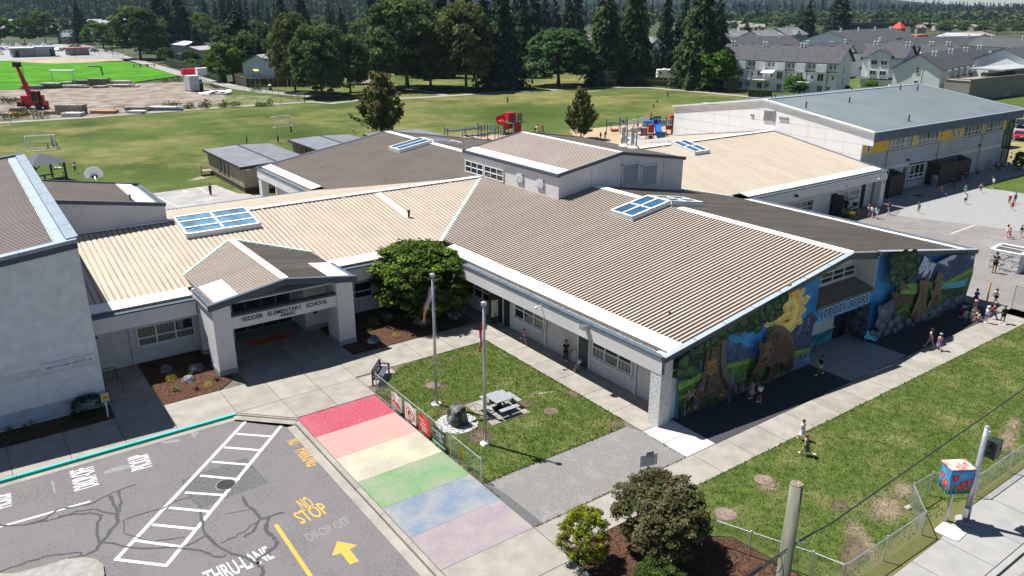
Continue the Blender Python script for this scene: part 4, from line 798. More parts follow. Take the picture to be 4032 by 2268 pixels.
fo=[pm('leaf_a',(.012,.040,.018),(.03,.075,.03),scale=6),pm('leaf_b',(.03,.085,.035),(.05,.11,.045),scale=6),pm('leaf_c',(.006,.02,.012))]
p=Paint('painted_foliage',fo)
def leaves(view,lst,k=.8):
 for x,y,r in lst:
  p.pxdisc(view,x,y,r*1.1,2,k)
  for _ in range(7):p.pxdisc(view,x+random.uniform(-.6,.6)*r,y+random.uniform(-.5,.5)*r,r*random.uniform(.35,.55),random.choice((0,0,1)),k)
leaves('m',[(200,940,70),(270,920,60),(160,1010,55),(230,1000,55),(250,880,45),(300,830,40),(360,790,42),(420,760,45),(480,710,45),(550,660,42),(620,650,45),(690,640,45),(740,670,30),(640,610,45),(720,590,50),(790,560,50),(850,560,45),(890,540,35),(830,510,45),(890,480,38),(930,440,32),(160,930,50)]);p.done()
br_=[pm('fur',(.046,.029,.020),(.088,.057,.040),scale=7),pm('fur_dark',(.022,.014,.010),(.040,.026,.019),scale=7),pm('fur_light',(.15,.105,.075),(.10,.068,.046),scale=9),pm('nose',(.012,.010,.010))]
p=Paint('painted_bear',br_)
p.px('m',[(745,830),(790,760),(830,690),(880,645),(930,652),(985,705),(1015,772),(1012,880),(1000,945),(985,1000),(955,1020),(935,1000),(930,950),(905,935),(880,1000),(850,1055),(810,1098),(782,1088),(810,1035),(822,975),(790,950),(765,965),(748,1010),(742,1055),(715,1092),(688,1086),(672,1052),(682,1000),(722,940)])
p.px('m',[(930,950),(1000,900),(1000,945),(985,1000),(955,1020),(935,1000)],1);p.px('m',[(822,975),(870,930),(905,935),(880,1000),(850,1055),(840,1010)],1);p.px('m',[(688,1086),(672,1052),(690,1010),(742,1030),(742,1055),(715,1092)],1)
p.px('m',[(880,650),(930,656),(980,710),(1005,775),(960,740),(900,690),(850,690)],2)
p.pxdisc('m',744,792,19,1,1.3,12,.05);p.pxdisc('m',860,748,21,1,1.4,12,.05);p.pxdisc('m',744,794,11,0,1.3,10,.05);p.pxdisc('m',858,750,12,0,1.4,10,.05)
p.px('m',[(738,810),(790,768),(850,770),(862,830),(840,900),(800,955),(770,955),(738,900)],0);p.px('m',[(775,850),(815,835),(818,890),(800,935),(775,935),(762,895)],2);p.px('m',[(770,780),(835,778),(830,830),(790,840)],2)
p.pxdisc('m',784,905,14,3,.9,10,0);p.pxdisc('m',762,850,7,3,1,8,0);p.pxdisc('m',820,828,7,3,1,8,0);p.done()
p=Paint('painted_flowers',[pm('lupin',(.10,.06,.26),(.16,.10,.36)),pm('buttercup',(.26,.20,.02))])
for x,y,n in((240,1260,9),(150,1310,8),(180,1180,8),(290,1105,8),(545,1120,8),(585,1130,9),(610,1030,7),(650,1120,6),(490,1200,6),(520,1040,5),(210,1150,6),(600,1100,6)):
 for i in range(n):p.pxdisc('m',x+random.uniform(-4,4),y-i*9+30,7-i*.5,0,1,6,.2)
for _ in range(34):p.pxdisc('m',random.choice((160,200,240,460,430,600,650,740))+random.uniform(-30,30),random.uniform(1130,1180)if random.random()<.5 else random.uniform(1250,1330)if random.random()<.4 else 1190+random.uniform(-20,20),6,1,1,6,.2)
p.done()
p=Paint('painted_mountains',[pm('navy_slope',(.022,.040,.095),(.04,.06,.12),scale=3),pm('snow',(.30,.34,.42),(.42,.46,.52),scale=4),pm('slope_shade',(.05,.065,.10))])
p.px('n',[(1255,530),(1380,385),(1440,275),(1490,165),(1560,192),(1625,250),(1740,205),(1830,158),(1925,150),(2140,140),(2110,310),(1950,400),(1760,495),(1600,530),(1400,540)])
p.px('n',[(1375,395),(1440,275),(1490,165),(1530,190),(1560,250),(1640,258),(1605,330),(1560,345),(1500,430),(1450,440),(1490,340),(1430,390)],1);p.px('n',[(1650,250),(1740,205),(1830,158),(1910,152),(1850,215),(1780,230),(1790,300),(1700,260)],1)
for q in([(1530,185),(1625,250),(1590,260),(1545,235)],[(1600,330),(1560,440),(1540,440),(1580,340)],[(1520,340),(1480,440),(1465,430),(1500,345)]):p.px('n',q,2 if q[0][0]==1530 else 1)
p.done()
p=Paint('painted_meadow',[MC['mural_meadow'],MC['mural_meadow_light'],pm('cliff',(.055,.035,.022),(.09,.06,.035),scale=3),MC['mural_river'],MC['mural_meadow_dark'],MC['mural_rock'],pm('butte',(.05,.07,.14),(.08,.10,.18),scale=2)])
p.px('n',[(940,780),(985,785),(1040,730),(1090,700),(1120,850),(1100,880),(1000,830),(900,940),(905,790)],6)
p.px('n',[(1100,870),(1400,690),(1760,495),(2115,300),(2100,400),(1995,740),(1700,850),(1250,985),(1130,930)]);p.px('n',[(1640,560),(1760,495),(2115,300),(2110,350),(1900,470),(1690,580)],1)
p.px('n',[(1170,600),(1280,515),(1500,500),(1700,472),(1760,495),(1650,560),(1480,650),(1200,640)],1);p.px('n',[(1072,625),(1150,615),(1200,640),(1360,655),(1420,690),(1110,850),(1085,690)],2)
p.px('n',[(1680,562),(1800,512),(2045,450),(1995,540),(1850,600),(1770,595),(1690,585)],3);p.px('n',[(1690,580),(1990,560),(1960,640),(1780,690),(1700,640)],4);p.px('n',[(1130,900),(1400,790),(1500,800),(1300,950)],4);p.done()
p=Paint('painted_rocks',[pm('boulder',(.045,.055,.085),(.09,.105,.15),scale=6),pm('boulder_light',(.17,.19,.24),(.10,.12,.16),scale=5),pm('boulder_dark',(.014,.017,.028)),MC['mural_river']])
p.px('n',[(870,1235),(900,950),(1000,830),(1100,880),(1250,960),(1500,930),(1700,800),(2010,600),(2000,790),(1400,1010)],2)
p.px('n',[(720,1190),(760,1100),(930,1180),(860,1240)],3)
for x,y,r,k in[(985,900,85,.8),(1150,970,50,.7),(1290,985,45,.7),(1060,1030,45,.7),(950,1050,50,.8),(1180,1050,40,.7),(900,1000,40,.9),(1400,970,40,.6),(1500,940,40,.7),(1600,890,55,.9),(1690,840,55,.8),(1780,770,60,.8),(1850,790,45,.6),(1900,720,50,.7),(1960,690,40,.8),(1010,1120,45,.6),(900,1150,45,.6),(1110,1100,35,.6),(830,1130,40,.6),(1560,960,30,.6),(1340,1030,35,.5)]:
 p.pxdisc('n',x,y,r,0,k,9,.2,-.4);p.pxdisc('n',x-r*.15,y-r*.25,r*.6,1,k*.7,8,.25,-.4)
p.done()
p=Paint('painted_tree',[pm('trunk2',(.07,.06,.035),(.11,.09,.05),scale=5)]);p.px('n',[(1185,480),(1200,380),(1215,380),(1225,480),(1260,540),(1330,600),(1230,570),(1190,610),(1170,570),(1090,610),(1160,540)]);p.done()
p=Paint('painted_foliage',fo);leaves('n',[(1100,210,60),(1200,200,70),(1310,200,70),(1370,220,50),(1110,300,60),(1220,290,65),(1320,300,60),(1080,370,50),(1180,380,55),(1280,400,55),(1340,370,40),(1060,450,40),(1130,460,45),(1100,500,30),(1270,440,35)]);p.done()
p=Paint('painted_bears',[pm('cub_fur',(.095,.060,.040),(.16,.105,.072),scale=7),pm('cub_dark',(.045,.028,.02),(.08,.05,.035),scale=7),br_[2]])
p.px('n',[(1290,930),(1300,830),(1345,735),(1390,610),(1388,500),(1392,465),(1415,450),(1430,465),(1470,450),(1490,425),(1512,430),(1508,480),(1480,560),(1478,700),(1470,830),(1440,915),(1400,955),(1345,955)])
p.px('n',[(1290,930),(1310,860),(1350,840),(1365,880),(1350,945),(1310,950)],1);p.px('n',[(1420,520),(1440,620),(1430,780),(1400,900),(1420,700)],1)
p.px('n',[(1485,815),(1500,740),(1545,690),(1530,620),(1525,510),(1540,505),(1555,590),(1580,560),(1590,500),(1575,470),(1605,420),(1612,380),(1625,358),(1650,372),(1672,360),(1692,368),(1688,430),(1662,500),(1672,570),(1655,640),(1640,700),(1600,760),(1545,810)])
p.px('n',[(1560,700),(1610,640),(1640,660),(1620,730),(1550,805),(1530,790)],1);p.pxdisc('n',1605,470,14,2,.8,8,0);p.done()
p=Paint('painted_flowers',[MC['mural_lupin'],MC['mural_buttercup'],pm('butterfly',(.35,.5,.7))])
for i in range(10):p.pxdisc('n',1440+random.uniform(-8,8),950-i*14,11-i*.6,0,1,6,.2)
for _ in range(26):p.pxdisc('n',random.uniform(1180,1700),random.uniform(830,950)-random.uniform(0,40),6,1,1,6,.2)
for dx in(-12,12):p.pxdisc('n',2055+dx,175,11,2,1.2,7,.1,dx)
p.done()
# ------ gymnasium block at the left
gym=empty('gymnasium',(-30,30,0),0,'tall windowless block hall with ribbed brown roof and web address sign, left edge','gymnasium')
def child(o):o.parent=gym;o.matrix_parent_inverse=gym.matrix_world.inverted()if False else Matrix.Translation((30,-30,0));return o
GZ=lambda u,v:9.62+.040*(v-19.4)+.11*(u+23.45)
MB().prism([(-42,19.4),(-23.48,19.4),(-23.48,43),(-42,43)],-.1,lambda u,v:GZ(u,v)-.05)
child(MB().prism([(-42,19.4),(-23.48,19.4),(-23.48,43),(-42,43)],-.1,lambda u,v:GZ(u,v)-.05).bd('wall',m_gymx))
child(MB().box(-41.9,-23.5,19.372,19.398,2.62,3.05).bd('pale_band',mat('pale_block',(.60,.60,.60),var=.06,scale=2,**gk)))
child(MB().box(-41.9,-23.5,19.37,19.397,.1,.95).bd('base_band',mat('bluish_block',(.40,.44,.50),var=.1,scale=2,bump=.5,bscale=12,**gk)))
_sv=school;
def gp(o):return child(o)
o=ribs('roof',[(-42,19.8),(-24.5,19.8),(-24.5,42.6),(-42,42.6)],lambda u,v:GZ(u,v)+.02,0,mat('plum_brown_roof',(.24,.20,.18),scale=.4,var=.08,rough=.5,**gk),None,p=.26);gp(o)
for i in range(9):
 y0,y1=19.5+2.6*i,19.5+2.6*(i+1)-.03
 for x0,x1,dz,m_ in((-24.45,-23.95,.06,m_copel),(-23.93,-23.36,.16,mat('blue_metal_coping',(.22,.275,.32),scale=2,var=.06,rough=.6,spec=.2,**gk))):
  q=MB();q.prism([(x0,y0),(x1,y0),(x1,y1),(x0,y1)],lambda u,v:GZ(u,v)-.15,lambda u,v:GZ(u,v)+dz);gp(q.bd('coping',m_))
for i in range(7):
 x0,x1=-42+2.65*i,-42+2.65*(i+1)-.02;q=MB();q.prism([(x0,19.28),(x1,19.28),(x1,19.75),(x0,19.75)],lambda u,v:GZ(u,v)-.1,lambda u,v:GZ(u,v)+.09);gp(q.bd('coping',m_copel))
 q=MB();q.prism([(x0,19.3),(x1,19.3),(x1,19.39),(x0,19.39)],lambda u,v:GZ(u,v)-.42,lambda u,v:GZ(u,v)-.1);gp(q.bd('roof_fascia',m_navy))
q=MB();q.prism([(-42,42.7),(-23.4,42.7),(-23.4,43.1),(-42,43.1)],lambda u,v:GZ(u,v)-.3,lambda u,v:GZ(u,v)+.2);gp(q.bd('back_coping',m_cope))
AZ=lambda u,v:7.38-.165*(u+15.8)
gp(MB().prism([(-23.4,34.86),(-15.8,34.86),(-15.8,43.1),(-23.4,43.1)],3,lambda u,v:AZ(u,v)-.1).bd('annex_wall',m_stucco))
gp(ribs('annex_roof',[(-23.3,35.1),(-17.6,35.1),(-17.6,42.9),(-23.3,42.9)],lambda u,v:AZ(u,v)-.02,0,m_roofb,None,p=.26))
_sch=school;school=None
panels(None,'flashing_sheet',(-17.58,35.1,AZ(-17.58,0)),(-17.58,42.9,AZ(-17.58,0)),(-16.45,42.9,AZ(-16.45,0)),(-16.45,35.1,AZ(-16.45,0)),7,m_flash,gap=.01,th=.05)
for o in[o for o in bpy.data.objects if o.parent is None and o.name.startswith('flashing_sheet')]:gp(o)
school=_sch
gp(MB().box(-16.4,-16.02,35,43,AZ(-16.2,0)-.2,AZ(-16.2,0)-.1).bd('gutter_bed',m_gut))
for i in range(4):gp(MB().box(-16.0,-15.72,34.8+2.08*i,34.8+2.08*i+2.06,AZ(-15.8,0)-.12,AZ(-15.8,0)+.06).bd('coping',m_cope))
for y,in((34.84,),(43.1,)):gp(MB().beam((-23.4,y,AZ(-23.4,0)+.0),(-15.75,y,AZ(-15.75,0)+.0),.2,.26).bd('rake_fascia',m_navy))
c=ony(*S('d',945,185),36.2);gp(MB().lathe((c.x,36.0,AZ(c.x,0)),[(.07,0),(.07,.5)],8).bd('roof_vent',m_roofb))
sg=[ony(*S('d',*q),19.34)for q in[(290,1355),(685,1272),(692,1318),(297,1405)]]
x0,x1=sg[0].x,sg[1].x;z0,z1=(sg[2].z+sg[3].z)/2,(sg[0].z+sg[1].z)/2
sgn=gp(MB().box(x0,x1,19.33,19.368,z0,z1).bd('web_address_sign',mat('white_sign_board',(.68,.70,.74),var=.03)))
m_nv=mat('navy_ink',(.015,.02,.07),var=.05)
for o in(text('For school information, see our website','sign_text',(x0+(x1-x0)*.17,19.327,z1-(z1-z0)*.36),(1,0,0),(0,0,1),(x1-x0)*.68,(z1-z0)*.22,mat('blue_grey_ink',(.10,.13,.25),var=.05)),text('http://vedder.sd33.bc.ca','sign_text',(x0+(x1-x0)*.08,19.327,z0+(z1-z0)*.08),(1,0,0),(0,0,1),(x1-x0)*.86,(z1-z0)*.46,m_nv,off=.012)):
 o.parent=sgn
wl=wall_pack((-23.44,21.5,3.3),(1,0,0));wl.parent=None;gp(wl)
# ------ blue-roofed hall at the right
hall=empty('activity_hall',(75,37,0),0,'large white panelled hall with slate-blue ribbed roof and yellow window band','hall building')
def hp(o):o.parent=hall;o.matrix_parent_inverse=Matrix.Translation((-75,-37,0));return o
HZ=lambda u,v:10.24-.150*abs(v-37.2)
hp(MB().prism([(56.5,23.3),(91.9,23.3),(91.9,52),(56.5,52)],-.1,6.5).bd('wall',blockmat('grey_block_front',(.44,.46,.47),0)))
hp(MB().prism([(56.55,23.35),(93.2,23.35),(93.2,37.2),(93.2,51.9),(56.55,51.9),(56.55,37.2)],6.4,lambda u,v:HZ(u,v)-.12).bd('wall',m_stucco))
hp(MB().box(56.56,91.8,23.262,23.298,2.95,3.25).bd('pale_band',MC['pale_block']))
m_cl=mat('white_cladding',(.82,.81,.80),scale=.8,var=.03,detail=7,**gk)
hall_top=lambda v:HZ(0,v)-.04
nv=12;vs_=[22.05]+[23.3+(52-23.3)*i/nv for i in range(nv+1)]
zs=[-.05,1.25,2.55,3.95,5.2,6.45,7.7,8.95,10.3]
for a,b in zip(vs_[:-1],vs_[1:]):
 for c_,d_ in zip(zs[:-1],zs[1:]):
  if a<23.2 and d_<6.5:continue
  mids=[a+.012,b-.012]
  if a<37.2<b:mids=[a+.012,37.2,b-.012]
  tops=[(v,min(d_-.012,hall_top(v)))for v in mids]
  if max(t for _,t in tops)<c_+.06:continue
  lo_=[(mids[0],c_+.012),(mids[-1],c_+.012)]
  pl=[(mids[0],c_+.012)]+[(mids[-1],c_+.012)]+[(v,max(t,c_+.013))for v,t in reversed(tops)]
  xa,xb=(56.30,56.50)if True else 0;n=len(pl);mb=MB()
  mb.quads([(xa,v,z)for v,z in pl]+[(xb,v,z)for v,z in pl],[tuple(range(n))[::-1],tuple(range(n,2*n))]+[(i,(i+1)%n,n+(i+1)%n,n+i)for i in range(n)]);hp(mb.bd('cladding_panel',m_cl))
def hl(o,xd,w_,h_,n):o=louvre(o,xd,w_,h_,n,None);o.parent=None;return hp(o)
_s2=school;school=None
for(ya,za),(yb,zb),n in(((onx(*S('c',697,795),56.3).y,onx(*S('c',697,795),56.3).z),(onx(*S('c',768,882),56.3).y,onx(*S('c',768,882),56.3).z),9),((onx(*S('c',806,842),56.3).y,onx(*S('c',806,842),56.3).z),(onx(*S('c',868,870),56.3).y,onx(*S('c',868,870),56.3).z),4),((onx(*S('c',598,824),56.3).y,onx(*S('c',598,824),56.3).z),(onx(*S('c',618,842),56.3).y,onx(*S('c',618,842),56.3).z),3)):
 hp(louvre((56.28,ya,zb),(0,-1,0),ya-yb,za-zb,n,None,mat('grey_louvre',(.38,.38,.37),var=.05)))
hp(ribs('roof',[(56.3,22.1),(93.4,22.1),(93.4,37.0),(56.3,37.0)],HZ,1,m_blueroof,None,p=.36,h=.045,top=.10,side=.05));hp(ribs('roof',[(56.3,37.4),(93.4,37.4),(93.4,52.2),(56.3,52.2)],HZ,1,m_blueroof,None,p=.36,h=.045,top=.10,side=.05))
hp(MB().beam((56.2,37.2,10.29),(93.5,37.2,10.29),.5,.06).bd('ridge_cap',m_copel))
for x,m_ in((56.24,m_flash),(93.5,m_copel)):
 for a,b in((22.0,37.2),(37.2,52.3)):hp(MB().beam((x,a,HZ(0,a)+.03),(x,b,HZ(0,b)+.03),.34,.16).bd('verge_cap',m_))
hp(MB().box(56.3,93.4,21.9,22.1,7.92,8.02).bd('eave_gutter',m_copel))
mb=MB();k=118
for i in range(k):
 x0=56.35+37.0*i/k;x1=56.35+37.0*(i+1)/k;xm=x0+(x1-x0)*.55;mb.face([(x0,21.98,6.92),(xm,21.98,6.92),(xm,21.98,7.92),(x0,21.98,7.92)]);mb.face([(xm,21.98,6.92),(xm+.04,21.90,6.92),(xm+.04,21.90,7.92),(xm,21.98,7.92)]);mb.face([(xm+.04,21.90,6.92),(x1-.04,21.90,6.92),(x1-.04,21.90,7.92),(xm+.04,21.90,7.92)]);mb.face([(x1-.04,21.90,6.92),(x1,21.98,6.92),(x1,21.98,7.92),(x1-.04,21.90,7.92)])
mb.box(56.35,93.35,22.0,23.3,6.88,6.94);hp(mb.bd('ribbed_fascia',mat('slate_ribbed_cladding',(.115,.155,.205),var=.08,scale=2,rough=.45)))
m_yp=mat('yellow_panel',(.72,.42,.035),scale=1,var=.05,rough=.6,**gk)
for x0,x1 in((56.55,59.3),(59.33,61.95),(67.2,68.0),(73.35,76.4),(76.43,79.6),(84.85,85.55),(91.0,91.7)):hp(MB().box(x0,x1,23.2,23.28,5.27,6.87).bd('yellow_panel',m_yp))
for x0,x1 in((62.05,67.1),(68.08,73.25),(79.7,84.75),(85.65,90.9)):
 hp(window(None,(x0,23.22,5.27),(1,0,0),x1-x0,1.6,5,2,[mat('tan_reflecting_glass',(.16,.145,.11),scale=.8,var=.4,rough=.1,spec=.7,**gk),m_glass,mat('green_reflecting_glass',(.04,.07,.055),scale=.8,var=.5,rough=.1,spec=.7,**gk)],fr=.09,rs=[0,.32,1]));hp(MB().box(x0,x1,23.1,23.24,5.17,5.26).bd('sill',m_navy))
hp(window(None,(91.75,23.22,2.8),(1,0,0),2.3,4.0,2,5,[MC['tan_reflecting_glass'],m_glass],fr=.09,fm=m_navy));hp(MB().box(91.9,94.1,23.3,30,-.1,6.9).bd('corner_bay',m_stucco));hp(MB().box(94.05,94.35,23.15,23.5,0,6.9).bd('corner_post',m_navy));hp(MB().box(91.8,94.8,21.9,23.2,2.6,2.72).bd('entry_canopy',m_dark));hp(MB().box(92.2,93.4,23.18,23.29,.0,2.3).bd('entry_door',m_door))
for x,zt in((61.8,6.7),(73.85,6.7),(85.28,6.7)):
 hp(MB().tube([(x+.5,22.2,6.9),(x+.15,23.0,6.55),(x,23.18,6.3),(x,23.18,0)],.055,7).bd('downpipe',mat('pale_pipe',(.34,.37,.40),var=.1)))
_d=MB();_d.box(66.2,66.9,23.22,23.28,.02,2.75);hp(_d.bd('side_door',m_door))
hp(window(None,(67.55,23.24,1.12),(1,0,0),3.55,1.8,3,2,m_glass,fr=.12,rs=[0,.3,1]));hp(MB().box(67.4,71.3,22.95,23.25,2.98,3.08).bd('window_hood',m_navy));hp(MB().box(67.5,71.15,23.16,23.26,.92,1.0).bd('sill',mat('blue_sill',(.08,.14,.28),var=.1)))
hp(plate((65.3,23.28,3.2),'2',.34,.42,m_stucco))if False else None
for x,z in((66.7,3.55),(84.95,3.6),(62.2,2.6)):o=wall_pack((x,23.28,z),(0,-1,0));hp(o)
for x0 in(57.0,76.6,77.9):
 o=louvre((x0,23.19,5.45),(1,0,0),.75,1.0,5,None);hp(o)
for q in((1308,745),(995,780),(1738,878),(1800,660),(1676,652)):
 z=S('c',*q);p_=onpl(*z,lambda u,v:10.24-.15*(37.2-v));hp(MB().tube([p_,p_+Vector((0,0,.75))],.09,6).bd('roof_vent',m_dark))
for q in((1340,650),(770,710),(796,708)):
 z=S('c',*q);p_=onpl(*z,lambda u,v:10.24-.15*(37.2-v));hp(MB().tube([(p_.x,37.8,10.0),(p_.x,37.8,10.6)],.08,6).bd('roof_vent',m_dark))
school=_s2
# ------ things on the grounds
m_wood=mat('grey_weathered_wood',(.27,.285,.30),scale=3,var=.15,stretch=(1,6,1))
m_blackp=mat('black_painted_metal',(.022,.023,.026),var=.1,rough=.45)
m_galv=mat('galvanised_tube',(.50,.51,.52),scale=5,var=.12,rough=.35,metal=.6)
m_wire=mat('chain_link_wire',(.36,.37,.37),var=.1,rough=.4,metal=.5)
m_wired=mat('dark_chain_link_wire',(.05,.055,.05),var=.1,rough=.6)
m_pole=mat('aluminium_pole',(.50,.50,.50),scale=2,var=.15,rough=.35,metal=.5)
def flagpole(p,h,lb):
 t=empty('flagpole',p,0,lb,'flagpole')
 MB().tube([(0,0,0),(0,0,h*.55),(0,0,h)],[.085,.075,.055],10).bd('pole',m_pole,t,smooth=True)
 MB().lathe((0,0,h),[(.06,-.03),(.13,-.02),(.13,.14),(.04,.17)],10).bd('cap',m_pole,t)
 MB().lathe((0,0,0),[(.2,0),(.2,.03),(.1,.06)],10).bd('base_collar',m_galv,t)
 MB().tube([(.08,-.05,.8),(.10,-.06,h*.5),(.06,-.05,h-.1)],.008,4).bd('halyard',m_frame,t)
 for z in(.45,1.2):MB().box(.06,.12,-.03,.03,h*z*.45,h*z*.45+.1).bd('cleat',m_dark,t)
 return t
fp1=flagpole(at(1719,1591.5),7.6,'left of the two grey flagpoles, flying the multicoloured provincial flag')
fp2=flagpole(at(1910,1746.5),7.6,'right of the two grey flagpoles, flying the red and white maple leaf flag')
def flag(name,p,zt,w,drop,mats,stripesf,lb,sw):
 """limp flag hanging from the pole: folds follow a sine, hoist at the pole"""
 nx,nz=16,20;mb=MB();V=[]
 for j in range(nz+1):
  for i in range(nx+1):
   u,v=i/nx,j/nz;x=-(w*(u**.9))*sw*(1-.0*v);y=.10*sin(u*11+v*2)*u;z=-drop*v*(1-.15*u)-u*w*1.35+.05*sin(u*7);V.append((x*.75,x*.25+y,z))
 F=[[],[],[],[],[]]
 for j in range(nz):
  for i in range(nx):F[stripesf((i+.5)/nx,(j+.5)/nz)].append((j*(nx+1)+i,j*(nx+1)+i+1,(j+1)*(nx+1)+i+1,(j+1)*(nx+1)+i))
 b=len(mb.v);mb.v+=V
 for k,fl in enumerate(F):
  for f in fl:mb.f.append(f);mb.m.append(k)
 o=mb.bd(name,mats,None,smooth=True,loc=(p[0],p[1],zt));tag(o,lb,'flag');return o
f_red,f_wht,f_blu,f_org=mat('flag_red',(.62,.02,.03),var=.05),mat('flag_white',(.78,.78,.78),var=.02),mat('flag_blue',(.03,.05,.22),var=.05),mat('flag_orange',(.72,.32,.02),var=.05)
p1_,p2_=fp1.location,fp2.location
def bcf(u,v):
 if u>.62:return 3 if(sin(u*60)+sin(v*40))>-1.1 else 0
 if v>.55 and u>.25:return 2 if int(v*14+u*3)%2 else 1
 return 0 if abs(v-.25)<.06 or abs(u-.3)<.05 else(2 if(int(v*9)%2)else 1)
flag('provincial_flag',(p1_.x-.09,p1_.y,0),7.05,.95,.72,[f_red,f_wht,f_blu,f_org],bcf,'limp flag with blue and white waves over an orange sun field, on the left pole',1)
flag('national_flag',(p2_.x-.09,p2_.y,0),6.75,.34,1.25,[f_red,f_wht],lambda u,v:0 if v<.34 or v>.70 or(abs(v-.5)<.10 and.3<u<.7)else 1,'limp red and white maple leaf flag hanging on the right pole',1)
def rock(name,p,r,m,lb,cat='boulder',k=(1,1,1),seed=0,sub=3,rz=0,pw=.55):
 rn_=random.Random(seed);bm=bmesh.new()
 for i in range(34):
  d=Vector((rn_.gauss(0,1),rn_.gauss(0,1),rn_.gauss(0,1))).normalized();d=Vector([math.copysign(abs(c)**pw,c)for c in d])*rn_.uniform(.86,1.0)*.92
  bm.verts.new((d.x*r*k[0]*(1-.18*d.z),d.y*r*k[1]*(1-.18*d.z),max(-.25,d.z)*r*k[2]))
 bmesh.ops.convex_hull(bm,input=bm.verts[:]);bmesh.ops.delete(bm,geom=[v for v in bm.verts if not v.link_faces],context='VERTS');bmesh.ops.bevel(bm,geom=bm.edges[:],offset=r*.035,segments=1,affect='EDGES')
 me=bpy.data.meshes.new(name);bm.to_mesh(me);bm.free();me.materials.append(m);o=link(name,me,None,p,rz);tag(o,lb,cat);return o
m_rockd=mat('dark_basalt',(.045,.047,.047),scale=2.5,var=.3,col2=(.20,.20,.195),lo=.45,hi=.62,detail=10,bump=1,bscale=5,rough=.7)
m_rockg=mat('grey_boulder',(.14,.15,.16),scale=3,var=.3,col2=(.46,.46,.45),lo=.5,hi=.68,detail=10,bump=1,bscale=6)
rk=AT('h',920,345)
rock('memorial_rock',rk+Vector((0,0,.3)),.62,m_rockd,'tall dark memorial rock in a ring of coloured pebbles on the front lawn','rock',(.85,.95,1.5),5,pw=.38)
MB().obox((rk.x-.46,rk.y-.2,.55),Vector((.04,-.16,0)),Vector((-.02,-.005,.01)),Vector((.02,0,.12))).bd('plaque',m_rockg,bpy.data.objects['memorial_rock']).matrix_parent_inverse=Matrix.Translation(-(rk+Vector((0,0,.3))))
pcols=[(.75,.75,.74),(.75,.75,.74),(.7,.72,.74),(.55,.10,.10),(.08,.25,.55),(.15,.42,.22),(.65,.52,.12),(.30,.32,.35),(.45,.60,.65),(.55,.35,.45)]
pmats=[mat('pebble_paint_%s'%n_,c,var=.1)for n_,c in zip(['white','chalk','pale','red','blue','green','yellow','grey','aqua','rose'],pcols)]
def pebbles(c,r0,r1,n,lb,cat='pebbles'):
 mb=MB()
 for _ in range(n):
  a=random.uniform(0,2*pi);r=math.sqrt(random.uniform(r0*r0,r1*r1));s_=random.uniform(.025,.055)
  mb.ball((c.x+r*cos(a),c.y+r*sin(a),.025),(s_*random.uniform(.8,1.4),s_,s_*.6),5,3,random.randrange(len(pmats)))
 o=mb.bd('painted_pebbles',pmats);tag(o,lb,cat,kind='stuff');return o
pebbles(rk,.3,1.12,1500,'ring of small painted pebbles round the dark memorial rock')
pebbles(p1_,.05,.30,90,'small pile of painted pebbles round the foot of the left flagpole')
rock('white_stone',(p2_.x-.05,p2_.y-.05,.05),.25,mat('white_painted_stone',(.72,.72,.71),var=.1,scale=4),'white painted stones at the foot of the right flagpole','stone',(1.1,1,.5),3,2)
for v_,x,y,r,lab,sd in[('d',1205,1390,.42,'grey boulder nearest the wall in the left mulch bed',1),('d',1420,1385,.46,'pale boulder beside the left canopy column in the mulch bed',2),('g',1360,35,.42,'white and black boulder in the middle of the left mulch bed',4),('e',905,1005,.60,'broad low boulder under the round tree, right part of the bed',6),('e',665,1048,.62,'low boulder in the shade before the round tree trunk',7),('e',318,1180,.50,'grey boulder at the bed edge beside the right canopy column',8),('e',415,1000,.42,'boulder in the bed behind the lime shrubs',9)]:
 rock('boulder',AT(v_,x,y),r,m_rockg,lab,'boulder',(1.25,1,.85),sd,3,sd*1.3)
pc=V_('h',[(1000,235),(1235,130),(1450,262),(1180,358)],0)
MB().prism([(-7.3,4.95),(-4.8,4.95),(-4.8,7.75),(-7.3,7.75)],-.02,.03).bd('table_slab',m_conc)
tag(bpy.data.objects['table_slab'],kind='structure')
pt=empty('picnic_table',(-5.93,6.3,.03),0,'square grey slatted picnic table with four benches on a concrete slab','picnic table')
for i in range(9):MB().box(-.60,.60,-.58+i*.129,-.58+i*.129+.118,.71,.75).bd('table_plank',m_wood,pt)
for a in range(4):
 R2=Matrix.Rotation(a*pi/2,4,'Z')
 for j in range(2):
  o=MB().box(-.62,.62,.82+j*.15,.82+j*.15+.14,.41,.45).bd('bench_plank',m_wood,pt);o.matrix_local=R2
 o=MB().beam((0,.05,.62),(0,.95,.38),.06,.07).box(-.05,.05,.86,.94,0,.4).bd('bench_arm',m_blackp,pt);o.matrix_local=R2
MB().box(-.09,.09,-.09,.09,.0,.71).box(-.3,.3,-.3,.3,0,.05).bd('pedestal',m_blackp,pt)
bn=empty('park_bench',(-9.55,13.45,0),rad(48),'black metal bench facing the lawn beside the end of the banner fence','bench')
for s_ in(-.85,.85):MB().box(s_-.04,s_+.04,-.28,-.20,0,.64).box(s_-.04,s_+.04,.25,.33,0,.9).box(s_-.04,s_+.04,-.28,.33,.36,.42).box(s_-.05,s_+.05,-.30,.30,.62,.66).bd('side_frame',m_blackp,bn)
for i in range(5):MB().box(-.82,.82,-.27+i*.11,-.27+i*.11+.095,.43,.46).bd('seat_slat',mat('bench_slat',(.10,.115,.14),var=.1,rough=.3),bn)
for i in range(4):MB().obox((0,.29+i*.02,.54+i*.115),(.82,0,0),(0,.012,0),(0,0,.047)).bd('back_slat',MC['bench_slat'],bn)
